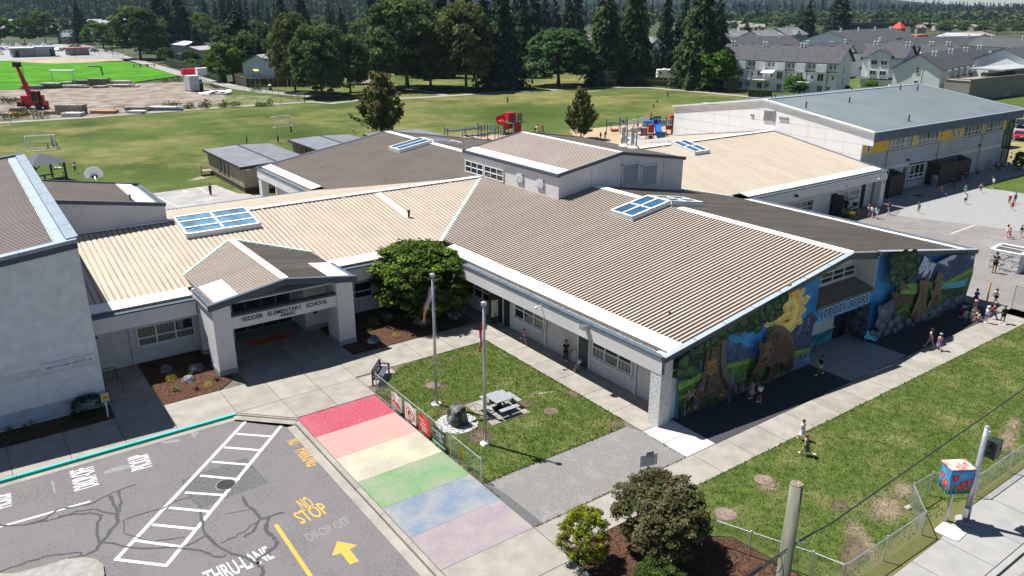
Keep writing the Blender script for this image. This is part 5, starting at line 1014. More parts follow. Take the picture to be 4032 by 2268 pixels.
def fence(pts,h,lb,m_p=m_galv,m_w=m_wire,cell=.11,wr=.0028,rail=True,post=.03,step=2.4,braces=False,group=None,bottom=False):
 pts=[Vector((p[0],p[1],0))for p in pts];t=empty('chain_link_fence',pts[0],0,lb,'fence',group);o0=pts[0]
 wm=MB();done=[]
 for a,b in zip(pts[:-1],pts[1:]):
  L=(b-a).length;n=max(1,round(L/step));d=(b-a)/L
  for i in range(n+1):
   q=a+d*L*i/n-o0
   if all((q-e).length>.3 for e in done):
    done.append(q);k=MB().tube([q,q+Vector((0,0,h+.04))],post,7);k.ball(q+Vector((0,0,h+.06)),post*1.3,7,4);k.bd('post',m_p,t)
  if rail:MB().tube([a-o0+Vector((0,0,h)),b-o0+Vector((0,0,h))],post*.75,6).bd('top_rail',m_p,t)
  if bottom:MB().tube([a-o0+Vector((0,0,.08)),b-o0+Vector((0,0,.08))],.008,4).bd('tension_wire',m_p,t)
  up=Vector((0,0,1));sd=Vector((-d.y,d.x,0))*wr;k=int(L/cell)+int(h/cell)
  for i in range(-int(h/cell),int(L/cell)+1):
   for sg_ in(1,-1):
    s0=i*cell if sg_>0 else i*cell+h
    p0,p1=Vector((s0,0,.04)),Vector((s0+h*sg_,0,h))
    def cl(p0,p1):
     for lim,sgn in((0,1),(L,-1)):
      for A,B in((0,1),(1,0)):
       P=[p0,p1]
       if(P[A].x-lim)*sgn<0:
        if(P[B].x-lim)*sgn<=0:return None
        f=(lim-P[A].x)/(P[B].x-P[A].x);P[A]=P[A].lerp(P[B],f);p0,p1=P
     return p0,p1
    c_=cl(p0,p1)
    if not c_:continue
    q0,q1=[a-o0+d*c.x+up*c.z for c in c_];e=(q1-q0).normalized().cross(sd.normalized())*wr
    wm.quads([q0-e,q0+sd,q0+e,q1-e,q1+sd,q1+e],[(0,1,4,3),(1,2,5,4),(2,0,3,5)])
 o=wm.bd('wire_mesh',m_w,t);tag(o,kind='stuff')
 return t
ff=fence([(-10.62,11.95),(-10.72,.95)],1.25,'low chain-link fence hung with banners between lawn and rainbow walk',cell=.085,wr=.0025,step=2.75)
def banner(y0,y1,z0,z1,m,lines,lb,curl=.04):
 """printed sheet tied to the fence on the walk side, its face looking towards -x"""
 o0=Vector((-10.72,(y0+y1)/2,z0));mb=MB();n=8
 for i in range(n):
  a,b=i/n,(i+1)/n;ya,yb=(y1-y0)*(a-.5),(y1-y0)*(b-.5);f=lambda t:-curl*sin(t*pi*2.2)-.03
  mb.face([(f(a),ya,0),(f(a),ya,z1-z0),(f(b),yb,z1-z0),(f(b),yb,0)])
 t=mb.bd('banner',m,None,loc=o0);tag(t,lb,'banner')
 for item in lines:
  if item[0]=='t':
   _,s_,fx,fz,w_,h_,mm=item;text(s_,'banner_text',(-.10,(y1-y0)*(.5-fx),(z1-z0)*fz),(0,-1,0),(0,0,1),(y1-y0)*w_,(z1-z0)*h_,mm,t,off=.01)
  else:
   _,pts,mm,x_=item;MB().face([(-.09-x_,(y1-y0)*(.5-a),(z1-z0)*b)for a,b in pts]).bd('banner_print',mm,t)
 return t
b_red,b_wht,b_grn,b_blk=mat('banner_red',(.60,.06,.05),var=.06),mat('banner_white',(.74,.74,.74),var=.03),mat('banner_green',(.05,.33,.14),var=.05),mat('banner_black',(.06,.065,.065),var=.1)
b_org=mat('banner_orange',(.70,.17,.07),var=.05);b_gry=mat('banner_grey',(.33,.33,.34),var=.1)
oval=lambda cx,cz,rx,rz,n=22:[(cx+rx*cos(2*pi*i/n),cz+rz*sin(2*pi*i/n))for i in range(n)]
yb=lambda x,y:AT('J',x,y,.7).y
by=[onx(*S('J',*q),-10.75)for q in[(213,300),(303,420),(331,400),(430,520),(455,560),(555,640),(586,640),(697,740)]]
by=[q.y for q in by]
banner(by[1],by[0],.22,1.12,b_wht,[('t','ONE-WAY LANE',.06,.74,.88,.13,b_blk),('p',[(.12,.40),(.2,.55),(.38,.58),(.46,.44),(.46,.36),(.12,.36)],b_red,.002),('p',[(.44,.36),(.54,.54),(.78,.54),(.9,.4),(.9,.28),(.44,.28)],b_red,.004),('p',[(0,.01),(1,.01),(1,.2),(0,.2)],b_gry,.001)],'white banner with two red cars, first from the bench end of the fence')
banner(by[3],by[2],.15,1.15,b_wht,[('p',oval(.52,.5,.36,.36),b_org,.001),('p',oval(.52,.5,.27,.27),b_wht,.003),('p',oval(.52,.5,.19,.22),b_blk,.005),('p',oval(.55,.54,.09,.10),b_org,.007),('p',oval(.60,.42,.12,.05),b_wht,.009)],'white banner with an orange ring emblem, second from the bench end of the fence')
banner(by[5],by[4],.15,1.12,b_red,[('t','Have a',.14,.74,.42,.14,b_wht),('t','Kind',.34,.55,.38,.13,b_wht),('t','Hearted',.22,.36,.64,.13,b_wht),('t','Day!',.4,.15,.4,.15,b_wht)],'red banner with white lettering about a kind hearted day, on the walk fence')
banner(by[7],by[6],.15,1.1,b_blk,[('t','PLEASE PULL UP',.05,.74,.9,.13,b_wht),('t','TO THE',.3,.55,.42,.13,b_wht),('t','GREEN',.12,.36,.38,.13,b_grn),('t','LINE',.56,.36,.3,.13,b_wht),('p',[(0,.02),(1,.02),(1,.10),(0,.10)],b_grn,.002),('p',[(0,.14),(1,.14),(1,.2),(0,.2)],b_grn,.002),('p',[(0,.105),(1,.105),(1,.135),(0,.135)],b_wht,.002)],'dark banner with white words and green stripes, on the walk fence')
y_=onx(*S('h',957,560),-10.75).y
m_sy=mat('sign_yellow',(.70,.45,.03),var=.05)
t=banner(y_-.16,y_+.16,.5,1.02,m_sy,[('t','NO DOGS',.1,.78,.8,.12,b_blk),('p',oval(.5,.48,.34,.14),b_blk,.002),('p',[(.1,.08),(.9,.08),(.9,.2),(.1,.2)],b_blk,.002)],'small yellow animal notice on the walk fence near its end post');t.name='notice_sign';t['category']='sign'
sp_=at(*S('g',785,300));t=empty('notice_sign',sp_,rad(8),'yellow animal notice on a white post beside the clipped bush by the gym','sign')
MB().box(-.035,.035,-.03,.03,0,1.35).bd('post',m_frame,t);MB().box(-.19,.19,-.06,-.035,.95,1.45).bd('board',b_wht,t);MB().box(-.17,.17,-.066,-.062,1.04,1.43).bd('yellow_face',m_sy,t);MB().box(-.15,.15,-.066,-.062,.97,1.02).bd('blue_strip',f_blu,t)
MB().quads([(x,-.07,z)for x,z in[(-.12,1.16),(.0,1.20),(.12,1.16),(.12,1.22),(.02,1.28),(-.12,1.22)]],[(0,1,2,3,4,5)]).bd('dog_symbol',b_blk,t)
q=at(*S('h',2310,690),0);tp=Vector((-6.2,-5.0,0));c_=AT('h',2305,605,1.75)
t=empty('no_trespassing_sign',(c_.x,c_.y,0),rad(-18),'white no trespassing sign with red heading on a post behind the dark bush','sign')
MB().box(-.03,.03,-.02,.04,0,2.15).bd('post',m_steel,t);MB().box(-.42,.42,-.045,-.02,1.45,2.0).bd('board_edge',m_navy,t);MB().box(-.40,.40,-.05,-.046,1.47,1.98).bd('board',b_wht,t);MB().box(-.16,.22,-.055,-.03,1.93,2.18).bd('small_plate',b_gry,t)
text('NO TRESPASSING','sign_text',(-.36,-.052,1.83),(1,0,0),(0,0,1),.70,.09,b_red,t,off=.012)
for i,s_ in enumerate(['ALL UNAUTHORIZED','PERSONS ENTERING','SCHOOL PROPERTY','PROSECUTED']):text(s_,'sign_text',(-.30,-.052,1.74-.085*i),(1,0,0),(0,0,1),.58,.05,b_blk,t,off=.006)
fence([(-5.75,-7.6),(-3.9,-12.0),(-3.55,-13.15)],1.15,'low chain-link fence along the mulch bed up to the street corner',cell=.10,step=2.2)
fence([(-3.55,-13.15),(2.2,-13.22)],1.15,'low chain-link fence along the street sidewalk left of the signal pole',cell=.10,step=2.9)
fence([(2.2,-13.22),(3.78,-11.85),(5.35,-11.9)],1.15,'short angled chain-link fence stepping back behind the flower-painted cabinet',cell=.10,step=2.2)
fence([(7.0,-13.2),(30,-13.25)],1.15,'low chain-link fence along the street sidewalk right of the signal pole',cell=.10,step=3.3);MB().tube([(0,0,1.15),(1.65,-1.3,1.15)],.022,6).bd('top_rail',m_galv,[o for o in bpy.data.objects if o.get('label','').startswith('short angled')][0]).location=(3.2,1.3,0)
fence([AT('G',1010,620),AT('G',1200,640),(38.0,-9.0)],1.75,'tall chain-link fence at the courtyard corner past the mural wall',cell=.13,step=3)
rock('footing_stone',AT('i',1735,955),.22,m_conc,'lump of concrete at the foot of the angled fence post','stone',(1.2,.8,.6),12,2)
sgp=empty('signal_pole',(4.68,-13.85,0),0,'tall galvanised pole carrying a dark traffic signal on the street sidewalk','signal pole')
MB().tube([(0,0,0),(0,0,4.65)],[.15,.10],12).bd('pole',m_galv,sgp,smooth=True);MB().lathe((0,0,0),[(.42,0),(.42,.07),(.18,.09)],20).bd('foundation',m_conc_l,sgp);MB().lathe((0,0,4.65),[(.11,0),(.1,.04),(.02,.07)],10).bd('cap',m_galv,sgp)
MB().box(-.19,-.12,-.10,.10,.3,.75).bd('hand_hole_cover',m_galv,sgp);MB().box(.08,.20,-.1,.06,4.28,4.42).bd('push_camera',b_wht,sgp)
m_sig=mat('dark_green_signal',(.018,.035,.028),var=.1,rough=.45)
hd=MB().box(.30,.66,-.42,.02,3.15,3.95).bd('signal_head',m_sig,sgp);MB().box(.05,.35,-.22,-.16,3.4,3.5).box(.05,.35,-.22,-.16,3.7,3.8).bd('bracket',m_sig,sgp)
for z in(3.36,3.74):MB().box(.62,.92,-.40,-.36,z-.17,z+.17).box(.62,.92,-.04,0,z-.17,z+.17).box(.62,.92,-.4,0,z+.14,z+.18).bd('visor',m_sig,hd);MB().lathe((.665,-.2,z),[(.13,0),(.13,.01)],10).bd('lens',m_dark,hd)
cbx=empty('signal_cabinet',(4.05,-13.35,0),rad(-32),'control cabinet painted with red tulips on blue, on a post by the signal pole','cabinet')
MB().tube([(0,0,0),(0,0,1.75)],.07,8).bd('post',m_galv,cbx);m_cb=mat('cabinet_blue',(.03,.22,.55),scale=2,var=.3,col2=(.10,.42,.72));bx=MB().box(-.50,.50,-.36,.36,1.62,2.78).bd('cabinet',m_cb,cbx);MB().box(-.53,.53,-.40,.40,2.78,2.84).bd('roof',mat('cabinet_lid',(.60,.08,.06),scale=4,col2=(.8,.55,.5),detail=8),cbx)
MB().lathe((.25,.1,2.84),[(.05,0),(.06,.09),(.03,.12)],8).bd('beacon',m_frame,cbx);MB().beam((-.52,-.38,2.76),(.52,-.38,2.76),.05,.05).bd('trim',mat('trim_blue',(.03,.18,.50),var=.1),cbx)
m_tul,m_tul2,m_stem=mat('tulip_red',(.55,.03,.02),var=.3,scale=6),mat('tulip_orange',(.75,.18,.05),var=.2,scale=6),mat('stem_green',(.03,.10,.02),var=.3)
for face,w_ in((0,.5),(1,.36)):
 pr=MB()
 def PF(a,z,k):return(a,-.363-k,z)if face==0 else((-.503-k),-a,z)
 rr=random.Random(3+face)
 for i in range(26):a=rr.uniform(-w_*.95,w_*.95);pr.face([PF(a-.02,1.64,.002),PF(a+.02,1.64,.002),PF(a+rr.uniform(-.05,.05),rr.uniform(1.85,2.15),.002)],2)
 for a,z,r in([(-.28,2.42,.17),(.1,2.10,.15),(.33,2.20,.14),(-.05,1.98,.09),(-.33,2.0,.09),(.26,1.92,.09),(-.18,1.88,.08),(.02,1.8,.07),(.40,1.85,.07)]if face==0 else[(-.15,2.3,.15),(.14,2.1,.15),(-.05,1.95,.1),(.2,1.85,.08)]):
  pr.face([PF(a+x*r,z+y*r,.004+r*.01)for x,y in[(-.5,-.95),(.5,-.95),(.85,-.2),(.72,.6),(.5,1),(.25,.6),(0,1.05),(-.25,.6),(-.5,1),(-.72,.6),(-.85,-.2)]],0);pr.face([PF(a+x*r,z+y*r,.006+r*.01)for x,y in[(-.2,-.7),(.35,-.7),(.4,.4),(.1,.8),(-.15,.3)]],1)
  pr.face([PF(a-.012,z-r*.9,.003),PF(a+.012,z-r*.9,.003),PF(a+.012,1.64,.003),PF(a-.012,1.64,.003)],2)
 pr.bd('painted_tulips',[m_tul,m_tul2,m_stem],cbx)
vt=empty('utility_vault',AT('i',2040,1130)+Vector((0,0,.012)),rad(4),'pale square utility vault lid set in the street sidewalk','vault lid');MB().prism([(-.5+.12*(i in(3,)),y,)if False else(x,y)for i,(x,y)in enumerate([(-.5,-.38),(-.38,-.5),(.38,-.5),(.5,-.38),(.5,.38),(.38,.5),(-.38,.5),(-.5,.38)])],0,.025).bd('lid',m_conc_n,vt)
up_=empty('utility_pole',(-14.15,-17.05,0),0,'cut-off greenish wooden utility pole close to the camera','utility pole')
MB().tube([(-.35,-.2,-.13),(-.2,-.1,5),(0,0,10.98)],[.19,.175,.145],14).bd('pole',mat('treated_pole_wood',(.155,.165,.115),scale=2.5,var=.3,detail=8,col2=(.24,.235,.18),stretch=(1,1,.12),bump=.8,bscale=8),up_,smooth=True);MB().lathe((0,0,10.985),[(.146,0),(.14,.02),(.02,.025)],14).bd('pole_top',mat('end_grain',(.20,.155,.11),scale=20,var=.5),up_)
m_cab=mat('black_cable',(.02,.022,.025),var=.1,rough=.5)
def cable(pts,r,lb,m=m_cab,parent=None,name='overhead_cable',sag=0.0):
 a,b=Vector(pts[0]),Vector(pts[-1]);P=[a.lerp(b,i/24)-Vector((0,0,sag*4*(i/24)*(1-i/24)))for i in range(25)]if len(pts)==2 else pts
 o=MB().tube(P,r,5).bd(name,m,parent);
 if parent is None:tag(o,lb,'cable')
 return o
ca=ony(*S('i',950,1192),-17.15);cb_=ony(*S('i',1250,1015),-17.15);ce=ony(*S('i',2574,95),-17.15);ce2=ce+(ce-cb_)*3
cable([ca,cb_,ce2],.022,'',name='x')if False else None
P=[ca.lerp(cb_,i/6)+Vector((0,.02*sin(i),-.03*sin(i/6*3.1)))for i in range(7)]+[cb_.lerp(ce2,i/10)-Vector((0,0,.25*4*(i/10)*(1-i/10)*.0))for i in range(1,11)]
cable(P,.020,'thick black overhead cable running from the wooden pole to the upper right')
cable([ca+Vector((0,0,-.04)),cb_+Vector((0,.03,-.05))],.012,'thin black cable lashed under the thick one beside the wooden pole')
cl_=ony(*S('i',570,1449),-17.15);cable([ca,cl_+(cl_-ca)*1.5],.020,'black overhead cable dropping from the wooden pole to the lower left');cable([ca+Vector((-.1,0,-.08)),cl_+(cl_-ca)*1.5+Vector((0,0,-.12))],.013,'thin black cable beside the lower-left overhead cable')
MB().tube([ca.lerp(cl_,.75),ca.lerp(cl_,1.0)],.05,8).bd('splice_case',m_blackp,None);tag(bpy.data.objects['splice_case'],'black tubular splice case on the lower-left cable','splice case')
lp=ony(*S('i',790,1365),-17.25);MB().tube([lp+Vector((.16*cos(a)*1.0,.03*sin(2*a),.24*sin(a)))for a in[i*pi/9 for i in range(19)]],.010,5).bd('cable_loop',m_cab,up_).matrix_parent_inverse=Matrix.Translation((14.15,17.05,0))
MB().tube([(ca.x+14.15-.14,ca.y+17.05,ca.z+.03),(ca.x+14.15+.12,ca.y+17.05-.16,ca.z-.05),(.22,.05,ca.z-.02)],.02,5).bd('lashing',m_steel,up_);MB().tube([(.1,-.18,ca.z-.1),(.16,-.24,ca.z-.6),(.3,-.2,ca.z-1.6)],.006,4).bd('loose_wire',m_cab,up_)
t=empty('yellow_bollard',AT('G',785,555),0,'yellow steel bollard at the courtyard entrance beyond the mural wall','bollard');MB().tube([(0,0,0),(0,0,1.55)],.06,10).ball((0,0,1.55),.06,10,5).bd('post',mat('bollard_yellow',(.66,.42,.03),var=.1,scale=4),t)
we=empty('block_enclosure',(44.3,1.3,0),0,'white rough-stone enclosure with a wire mesh lid in the courtyard','enclosure')
fl_,fr_=AT('G',795,242),AT('G',1065,300);d_=(fr_-fl_).normalized();n_=Vector((-d_.y,d_.x,0));n_=n_ if n_.x>0 else-n_;L=(fr_-fl_).length;o_=fl_-we.location
for a,b in((Vector((0,0,0)),d_*L),(d_*L,d_*L+n_*2.4),(d_*L+n_*2.4,n_*2.4),(n_*2.4,Vector((0,0,0)))):
 A,B=o_+a,o_+b;k=6;hh=1.62;dd=(B-A)/L if(B-A).length>2.6 else(B-A).normalized();W_=(B-A).length;nx=max(3,int(W_/.42));nn=Vector((dd.y,-dd.x,0)).normalized()
 for j in range(8):
  for i in range(nx):
   off=.5 if j%2 else 0;a0=max(0,(i-off)/nx);a1=min(1,(i+1-off)/nx)
   if j%2 and i==nx-1:a1=1
   c_=A+(B-A)*((a0+a1)/2)+Vector((0,0,(j+.5)*hh/8));MB().obox(c_,(B-A)*((a1-a0)/2*.97),nn*(.10+random.uniform(-.02,.03)),Vector((0,0,hh/16*.95))).bd('stone_block',m_stone,we)
 MB().beam(A+Vector((0,0,hh+.05)),B+Vector((0,0,hh+.05)),.26,.10).bd('top_course',m_flash,we)
lid=MB()
for i in range(16):q0=o_+d_*L*i/15+Vector((0,0,1.70));lid.beam(q0,q0+n_*2.4,.02,.02)
for j in range(15):q0=o_+n_*2.4*j/14+Vector((0,0,1.71));lid.beam(q0,q0+d_*L,.02,.02)
lid.bd('mesh_lid',m_wire,we);MB().beam(o_+n_*1.2+Vector((0,0,1.75)),o_+n_*1.2+d_*L+Vector((0,0,1.75)),.08,.06).bd('lid_bar',m_flash,we)
def cage(x0,x1,y0,y1,h,lb):
 t=empty('bike_cage',(x0,y0,0),0,lb,'cage');w_,d_=x1-x0,y1-y0;fr=MB()
 for x in(0,w_):
  for y in(0,d_):fr.box(x-.05,x+.05,y-.05,y+.05,0,h if y>0 else h-.35)
 for x in[w_*i/6 for i in range(7)]:fr.beam((x,0,h-.35),(x,d_,h),.05,.05)
 for y,z in((0,h-.35),(d_/2,h-.17),(d_,h)):fr.beam((0,y,z),(w_,y,z),.05,.05)
 fr.bd('frame',m_blackp,t);mm=mat('brown_perforated_sheet',(.045,.036,.028),scale=3,var=.2,rough=.8)
 nb=max(2,int(w_/1.3))
 for i in range(nb):MB().box(w_*i/nb+.02,w_*(i+1)/nb-.02,-.03,0,.08,h-.4).bd('mesh_panel',mm,t)
 for x in(0,w_):MB().quads([(x-.01,.02,.08),(x-.01,d_,.08),(x-.01,d_,h-.05),(x-.01,.02,h-.4),(x+.01,.02,.08),(x+.01,d_,.08),(x+.01,d_,h-.05),(x+.01,.02,h-.4)],[(0,1,2,3),(7,6,5,4),(0,4,5,1),(1,5,6,2),(2,6,7,3),(3,7,4,0)]).bd('mesh_panel',mm,t)
 ml=MB()
 for i in range(int(w_/.16)):ml.beam((i*.16,0,h-.345),(i*.16,d_,h+.005),.018,.012)
 ml.bd('roof_mesh',m_blackp,t)
cage(72.0,79.8,21.65,23.3,3.0,'long dark mesh cage against the hall wall right of the window');cage(60.6,63.6,21.7,23.3,2.9,'short dark mesh cage tucked behind the east wing corner')
b_=AT('H',1320,1235);t=empty('litter_bin',b_,0,'grey ribbed concrete litter bin before the long dark cage','litter bin');mb=MB().lathe((0,0,0),[(.40,0),(.44,.08),(.44,1.0),(.40,1.06)],16)
mb.bd('drum',mat('bin_aggregate',(.20,.21,.21),scale=14,var=.3),t)
for i in range(16):a=2*pi*i/16;MB().obox((.45*cos(a),.45*sin(a),.55),Vector((.02*cos(a),.02*sin(a),0)),Vector((-.05*sin(a),.05*cos(a),0)),Vector((0,0,.4))).bd('rib',MC['bin_aggregate'],t)
MB().lathe((0,0,1.06),[(.42,0),(.42,.12),(.3,.28),(.18,.3)],16).bd('lid',m_conc_b,t)
r0=AT('H',1990,1040);t=empty('steel_railing',(r0.x,22.0,0),0,'grey steel railing in the shade by the hall corner entrance','railing');mb=MB()
for i in range(5):mb.tube([(i*1.0,0,0),(i*1.0,0,1.1)],.03,6)
mb.tube([(0,0,1.1),(4,0,1.1)],.03,6).tube([(0,0,.5),(4,0,.5)],.02,6);mb.bd('rails',mat('grey_rail',(.12,.125,.13),var=.1),t)
pl=AT('W',1085,565);t=empty('planter',pl,.2,'dark planter box of bright lime fern by the east wing wall','planter');MB().box(-.75,.75,-.35,.35,0,.55).bd('box',mat('planter_dark',(.03,.028,.026),var=.2),t);PLANTER=t
tt=AT('H',2400,990);MB().box(tt.x-1.2,tt.x+1.2,tt.y-.3,tt.y+.3,0,.5).bd('concrete_block',m_conc_b);tag(bpy.data.objects['concrete_block'],'long grey concrete block by the small tree at the hall corner','block')
st=AT('W',1130,480);t=empty('stroller',st,.5,'black pushchair beside the lime planter at the east wing','pushchair')
for x in(-.25,.25):
 for y in(-.3,.35):MB().lathe((x,y,.14),[(.02,-.02),(.02,.02)],6).tube([(x-.02,y,.14),(x+.02,y,.14)],.14,10).bd('wheel',m_blackp,t)
MB().tube([(-.25,.35,.14),(-.25,-.5,1.05),(.25,-.5,1.05),(.25,.35,.14)],.02,5).bd('frame',m_blackp,t);MB().quads([(-.23,.25,.45),(.23,.25,.45),(.23,-.15,.42),(-.23,-.15,.42),(-.23,-.4,.85),(.23,-.4,.85)],[(0,1,2,3),(3,2,5,4)]).ball((0,-.25,.85),(.25,.28,.22),8,5).bd('seat',mat('stroller_fabric',(.03,.03,.035),var=.1),t)
# ------ field, play equipment, portables
def goal(fl,fr,back,h,lb,group='white soccer goals on the field'):
 a,b=Vector(fl),Vector(fr);t=empty('soccer_goal',a,0,lb,'soccer goal',None);d=b-a;L=d.length;n=Vector((-d.y,d.x,0)).normalized()*back;o=Vector((0,0,0));up=Vector((0,0,h));r=.075
 MB().tube([o,up],r,7).bd('goal_post',m_frame,t);MB().tube([d,d+up],r,7).bd('goal_post',m_frame,t);MB().tube([up,d+up],r,7).bd('crossbar',m_frame,t)
 MB().tube([o,n,d+n,d],.05,6).bd('ground_frame',m_frame,t);MB().tube([up,up*.98+n*.35,n],.04,6).tube([d+up,d+up*.98+n*.35,d+n],.04,6).bd('stay',m_frame,t)
 nt_=MB();k=14
 for i in range(k+1):
  f=i/k;nt_.tube([d*f+up,d*f+up*.98+n*.35,d*f+n],.008,3)
 for f in(.2,.4,.6,.8):nt_.tube([n*f*.9+up*(1-f),d+n*f*.9+up*(1-f)],.008,3)
 nt_.bd('net',mat('net_cord',(.5,.5,.5),var=.05),t);return t
goal(AT('a',200,1085),AT('a',408,1072),-1.6,2.1,'white soccer goal on the near field at left, children beside its right post')
goal(AT('a',1972,922),AT('a',2098,908),-1.3,1.9,'white soccer goal standing in the middle of the field near the portables')
goal(AT('a',-140,908),AT('a',80,900),-1.6,2.1,'white soccer goal cut by the left edge by the gravel path')
bh=at(*S('a',690,1420));hb_=AT('A',0,0)if False else None
q=ony(*S('a',688,1270),47.5);t=empty('basketball_hoop',(q.x,47.5,0),0,'white fan-shaped basketball backboard seen from behind above the annex roof','basketball hoop')
zt=q.z;MB().tube([(0,0,0),(0,0,zt-.3),(0,.5,zt)],.07,8).bd('post',m_galv,t)
MB().quads([(.72*cos(a)*1.0,.55,zt+.62*sin(a))for a in[rad(-25+230*i/16)for i in range(17)]]+[(.72*cos(a),.60,zt+.62*sin(a))for a in[rad(-25+230*i/16)for i in range(17)]],[tuple(range(17)),tuple(range(33,16,-1))]+[(i+1,i,17+i,18+i)for i in range(16)]+[(0,16,33,17)]).bd('backboard',m_frame,t)
MB().box(-.25,.25,.35,.55,zt-.25,zt-.1).bd('bracket',m_dark,t);MB().tube([(.22*cos(a),.85+.22*sin(a),zt-.15)for a in[i*pi/8 for i in range(17)]],.015,5).bd('rim',f_red,t)
q=AT('a',330,1310);t=empty('picnic_shelter',q,rad(20),'open timber shelter with dark roof behind the gym','shelter')
m_tim=mat('dark_timber',(.07,.05,.038),var=.2,scale=4)
for x in(-1.8,1.8):
 for y in(-1.8,1.8):MB().box(x-.1,x+.1,y-.1,y+.1,0,2.5).bd('post',m_tim,t);MB().beam((x,y,1.8),(x*.6,y,2.4),.1,.1).bd('brace',m_tim,t)
MB().quads([(-2.5,-2.5,2.45),(2.5,-2.5,2.45),(2.5,2.5,2.45),(-2.5,2.5,2.45),(0,0,3.6)],[(0,1,4),(1,2,4),(2,3,4),(3,0,4),(3,2,1,0)]).bd('roof',mat('dark_shingle',(.07,.075,.09),var=.2,scale=8),t);MB().box(-1.2,1.2,-.4,.4,.7,.76).box(-.1,.1,-.1,.1,0,.7).bd('table',m_wood,t)
m_ptan=mat('tan_siding',(.33,.27,.19),scale=1,var=.05,**gk);m_ptan2=mat('dark_brown_trim',(.035,.028,.026),var=.1);m_skirt=mat('brown_skirting',(.07,.045,.038),var=.2,scale=3)
m_pr=mat('grey_membrane_roof',(.15,.16,.18),scale=.6,var=.12,detail=8,rough=.6,scale3=.35,col3=(.23,.235,.25),lo3=.55,hi3=.8,**gk)
def portable(x0,y0,w_,L,lb,zl=3.05,zr=3.05):
 t=empty('portable_classroom',(x0,y0,0),0,lb,'portable classroom');ov=.35
 MB().box(.05,w_-.05,.05,L-.05,0,.55).bd('skirting',m_skirt,t);MB().box(0,w_,0,L,.55,3.0).bd('wall',m_ptan,t)
 for i in range(int(L/1.2)):MB().box(-.015,0,i*1.2+.58,i*1.2+.62,.55,3.0).bd('batten',m_ptan2,t)
 zf=lambda x:3.18+.16*(1-abs(x-w_/2)/(w_/2))
 for a,b in((0,.5),(.5,1)):
  for k in range(4):
   y_0,y_1=-ov+(L+2*ov)*k/4,-ov+(L+2*ov)*(k+1)/4-.015;xa,xb=-ov+(w_+2*ov)*a,-ov+(w_+2*ov)*b;mb=MB();mb.quads([(xa,y_0,zf(xa)),(xb,y_0,zf(xb)),(xb,y_1,zf(xb)),(xa,y_1,zf(xa))],[(0,1,2,3)]);mb.bd('roof_sheet',m_pr,t)
 f=MB();f.box(-ov-.06,-ov+.02,-ov,L+ov,2.85,3.16).box(w_+ov-.02,w_+ov+.06,-ov,L+ov,2.85,3.16)
 for y in(-ov-.04,L+ov-.02):f.quads([(-ov-.06,y,2.85),(w_/2,y,2.95),(w_+ov+.06,y,2.85),(w_+ov+.06,y,3.17),(w_/2,y,3.38),(-ov-.06,y,3.17),(-ov-.06,y+.06,2.85),(w_/2,y+.06,2.95),(w_+ov+.06,y+.06,2.85),(w_+ov+.06,y+.06,3.17),(w_/2,y+.06,3.38),(-ov-.06,y+.06,3.17)],[(0,1,4,5),(1,2,3,4),(11,10,7,6),(10,9,8,7),(5,4,10,11),(4,3,9,10)])
 f.bd('fascia',m_ptan2,t);MB().beam((w_/2,-ov,zf(w_/2)+.03),(w_/2,L+ov,zf(w_/2)+.03),.22,.06).bd('ridge_cap',m_ptan2,t)
 for k in range(3):
  y1=L*.62-k*1.7;fo_=window(t,(-.02,y1+1.0,1.25),(0,-1,0),1.05,1.45,1,1,mat('white_blind_pane',(.42,.46,.48),var=.1,rough=.3),fr=.10,fm=m_ptan2)
 d=MB().box(w_*.34,w_*.34+1.0,-.05,-.005,.62,2.75).bd('door',mat('brown_door',(.055,.048,.045),var=.1),t);MB().box(w_*.34+.85,w_*.34+.9,-.09,-.05,1.6,1.75).bd('handle',m_steel,d);MB().box(w_*.34+1.15,w_*.34+1.3,-.12,-.01,2.2,2.5).bd('wall_lamp',b_wht,t);MB().box(.35,.85,-.03,-.005,2.62,2.78).bd('name_plate',b_wht,t)
 mw=mat('porch_wood',(.26,.20,.15),var=.2,scale=4);p=MB().box(w_*.28,w_*.85,-1.5,-.02,.50,.60).box(w_*.28,w_*.28+.12,-1.5,-1.38,0,1.5).box(w_*.85-.12,w_*.85,-1.5,-1.38,0,1.5).box(w_*.28,w_*.85,-1.5,-1.42,1.42,1.54).box(w_*.28,w_*.85,-1.5,-1.45,.62,.72);p.bd('porch',mw,t)
 for i in range(12):MB().box(w_*.28+.15+i*.33*w_/7.2,w_*.28+.40+i*.33*w_/7.2,-1.46,-1.43,.72,1.42).bd('porch_board',mw,t)
 MB().box(-1.5,-.02,L-1.7,L-.1,.5,.6).box(-1.5,-1.4,L-1.7,L-.1,1.3,1.42).box(-1.5,-1.4,L-1.7,L-1.6,0,1.4).box(-1.5,-1.44,L-1.6,L-.2,.7,1.0).bd('back_porch',mw,t);return t
portable(.2,68.2,8.3,14.6,'nearest tan portable classroom with three blind-covered windows, beside the court')
portable(12.4,71.0,8.6,13.0,'second tan portable classroom, half hidden by the brown school roof')
portable(23.5,69.5,8.6,13.2,'third portable classroom, only its grey roof showing beside the young field tree')
m_pb=mat('play_blue',(.012,.05,.24),var=.1,rough=.6,spec=.15);m_pr_=mat('play_red',(.50,.02,.035),var=.1,rough=.3);m_pt=mat('play_tan',(.36,.24,.13),var=.1);m_pg=mat('play_grey',(.45,.46,.48),var=.08);m_pw=mat('play_white',(.70,.70,.69),var=.04);m_pbl=mat('play_bright_blue',(.02,.15,.52),var=.15,rough=.3);m_deck=mat('play_deck',(.10,.085,.08),var=.1)
pgo=at(*S('P',1300,520));pg=empty('play_structure',pgo,0,'blue post climbing frame with a red spiral slide tower, beyond the penthouse','play structure')
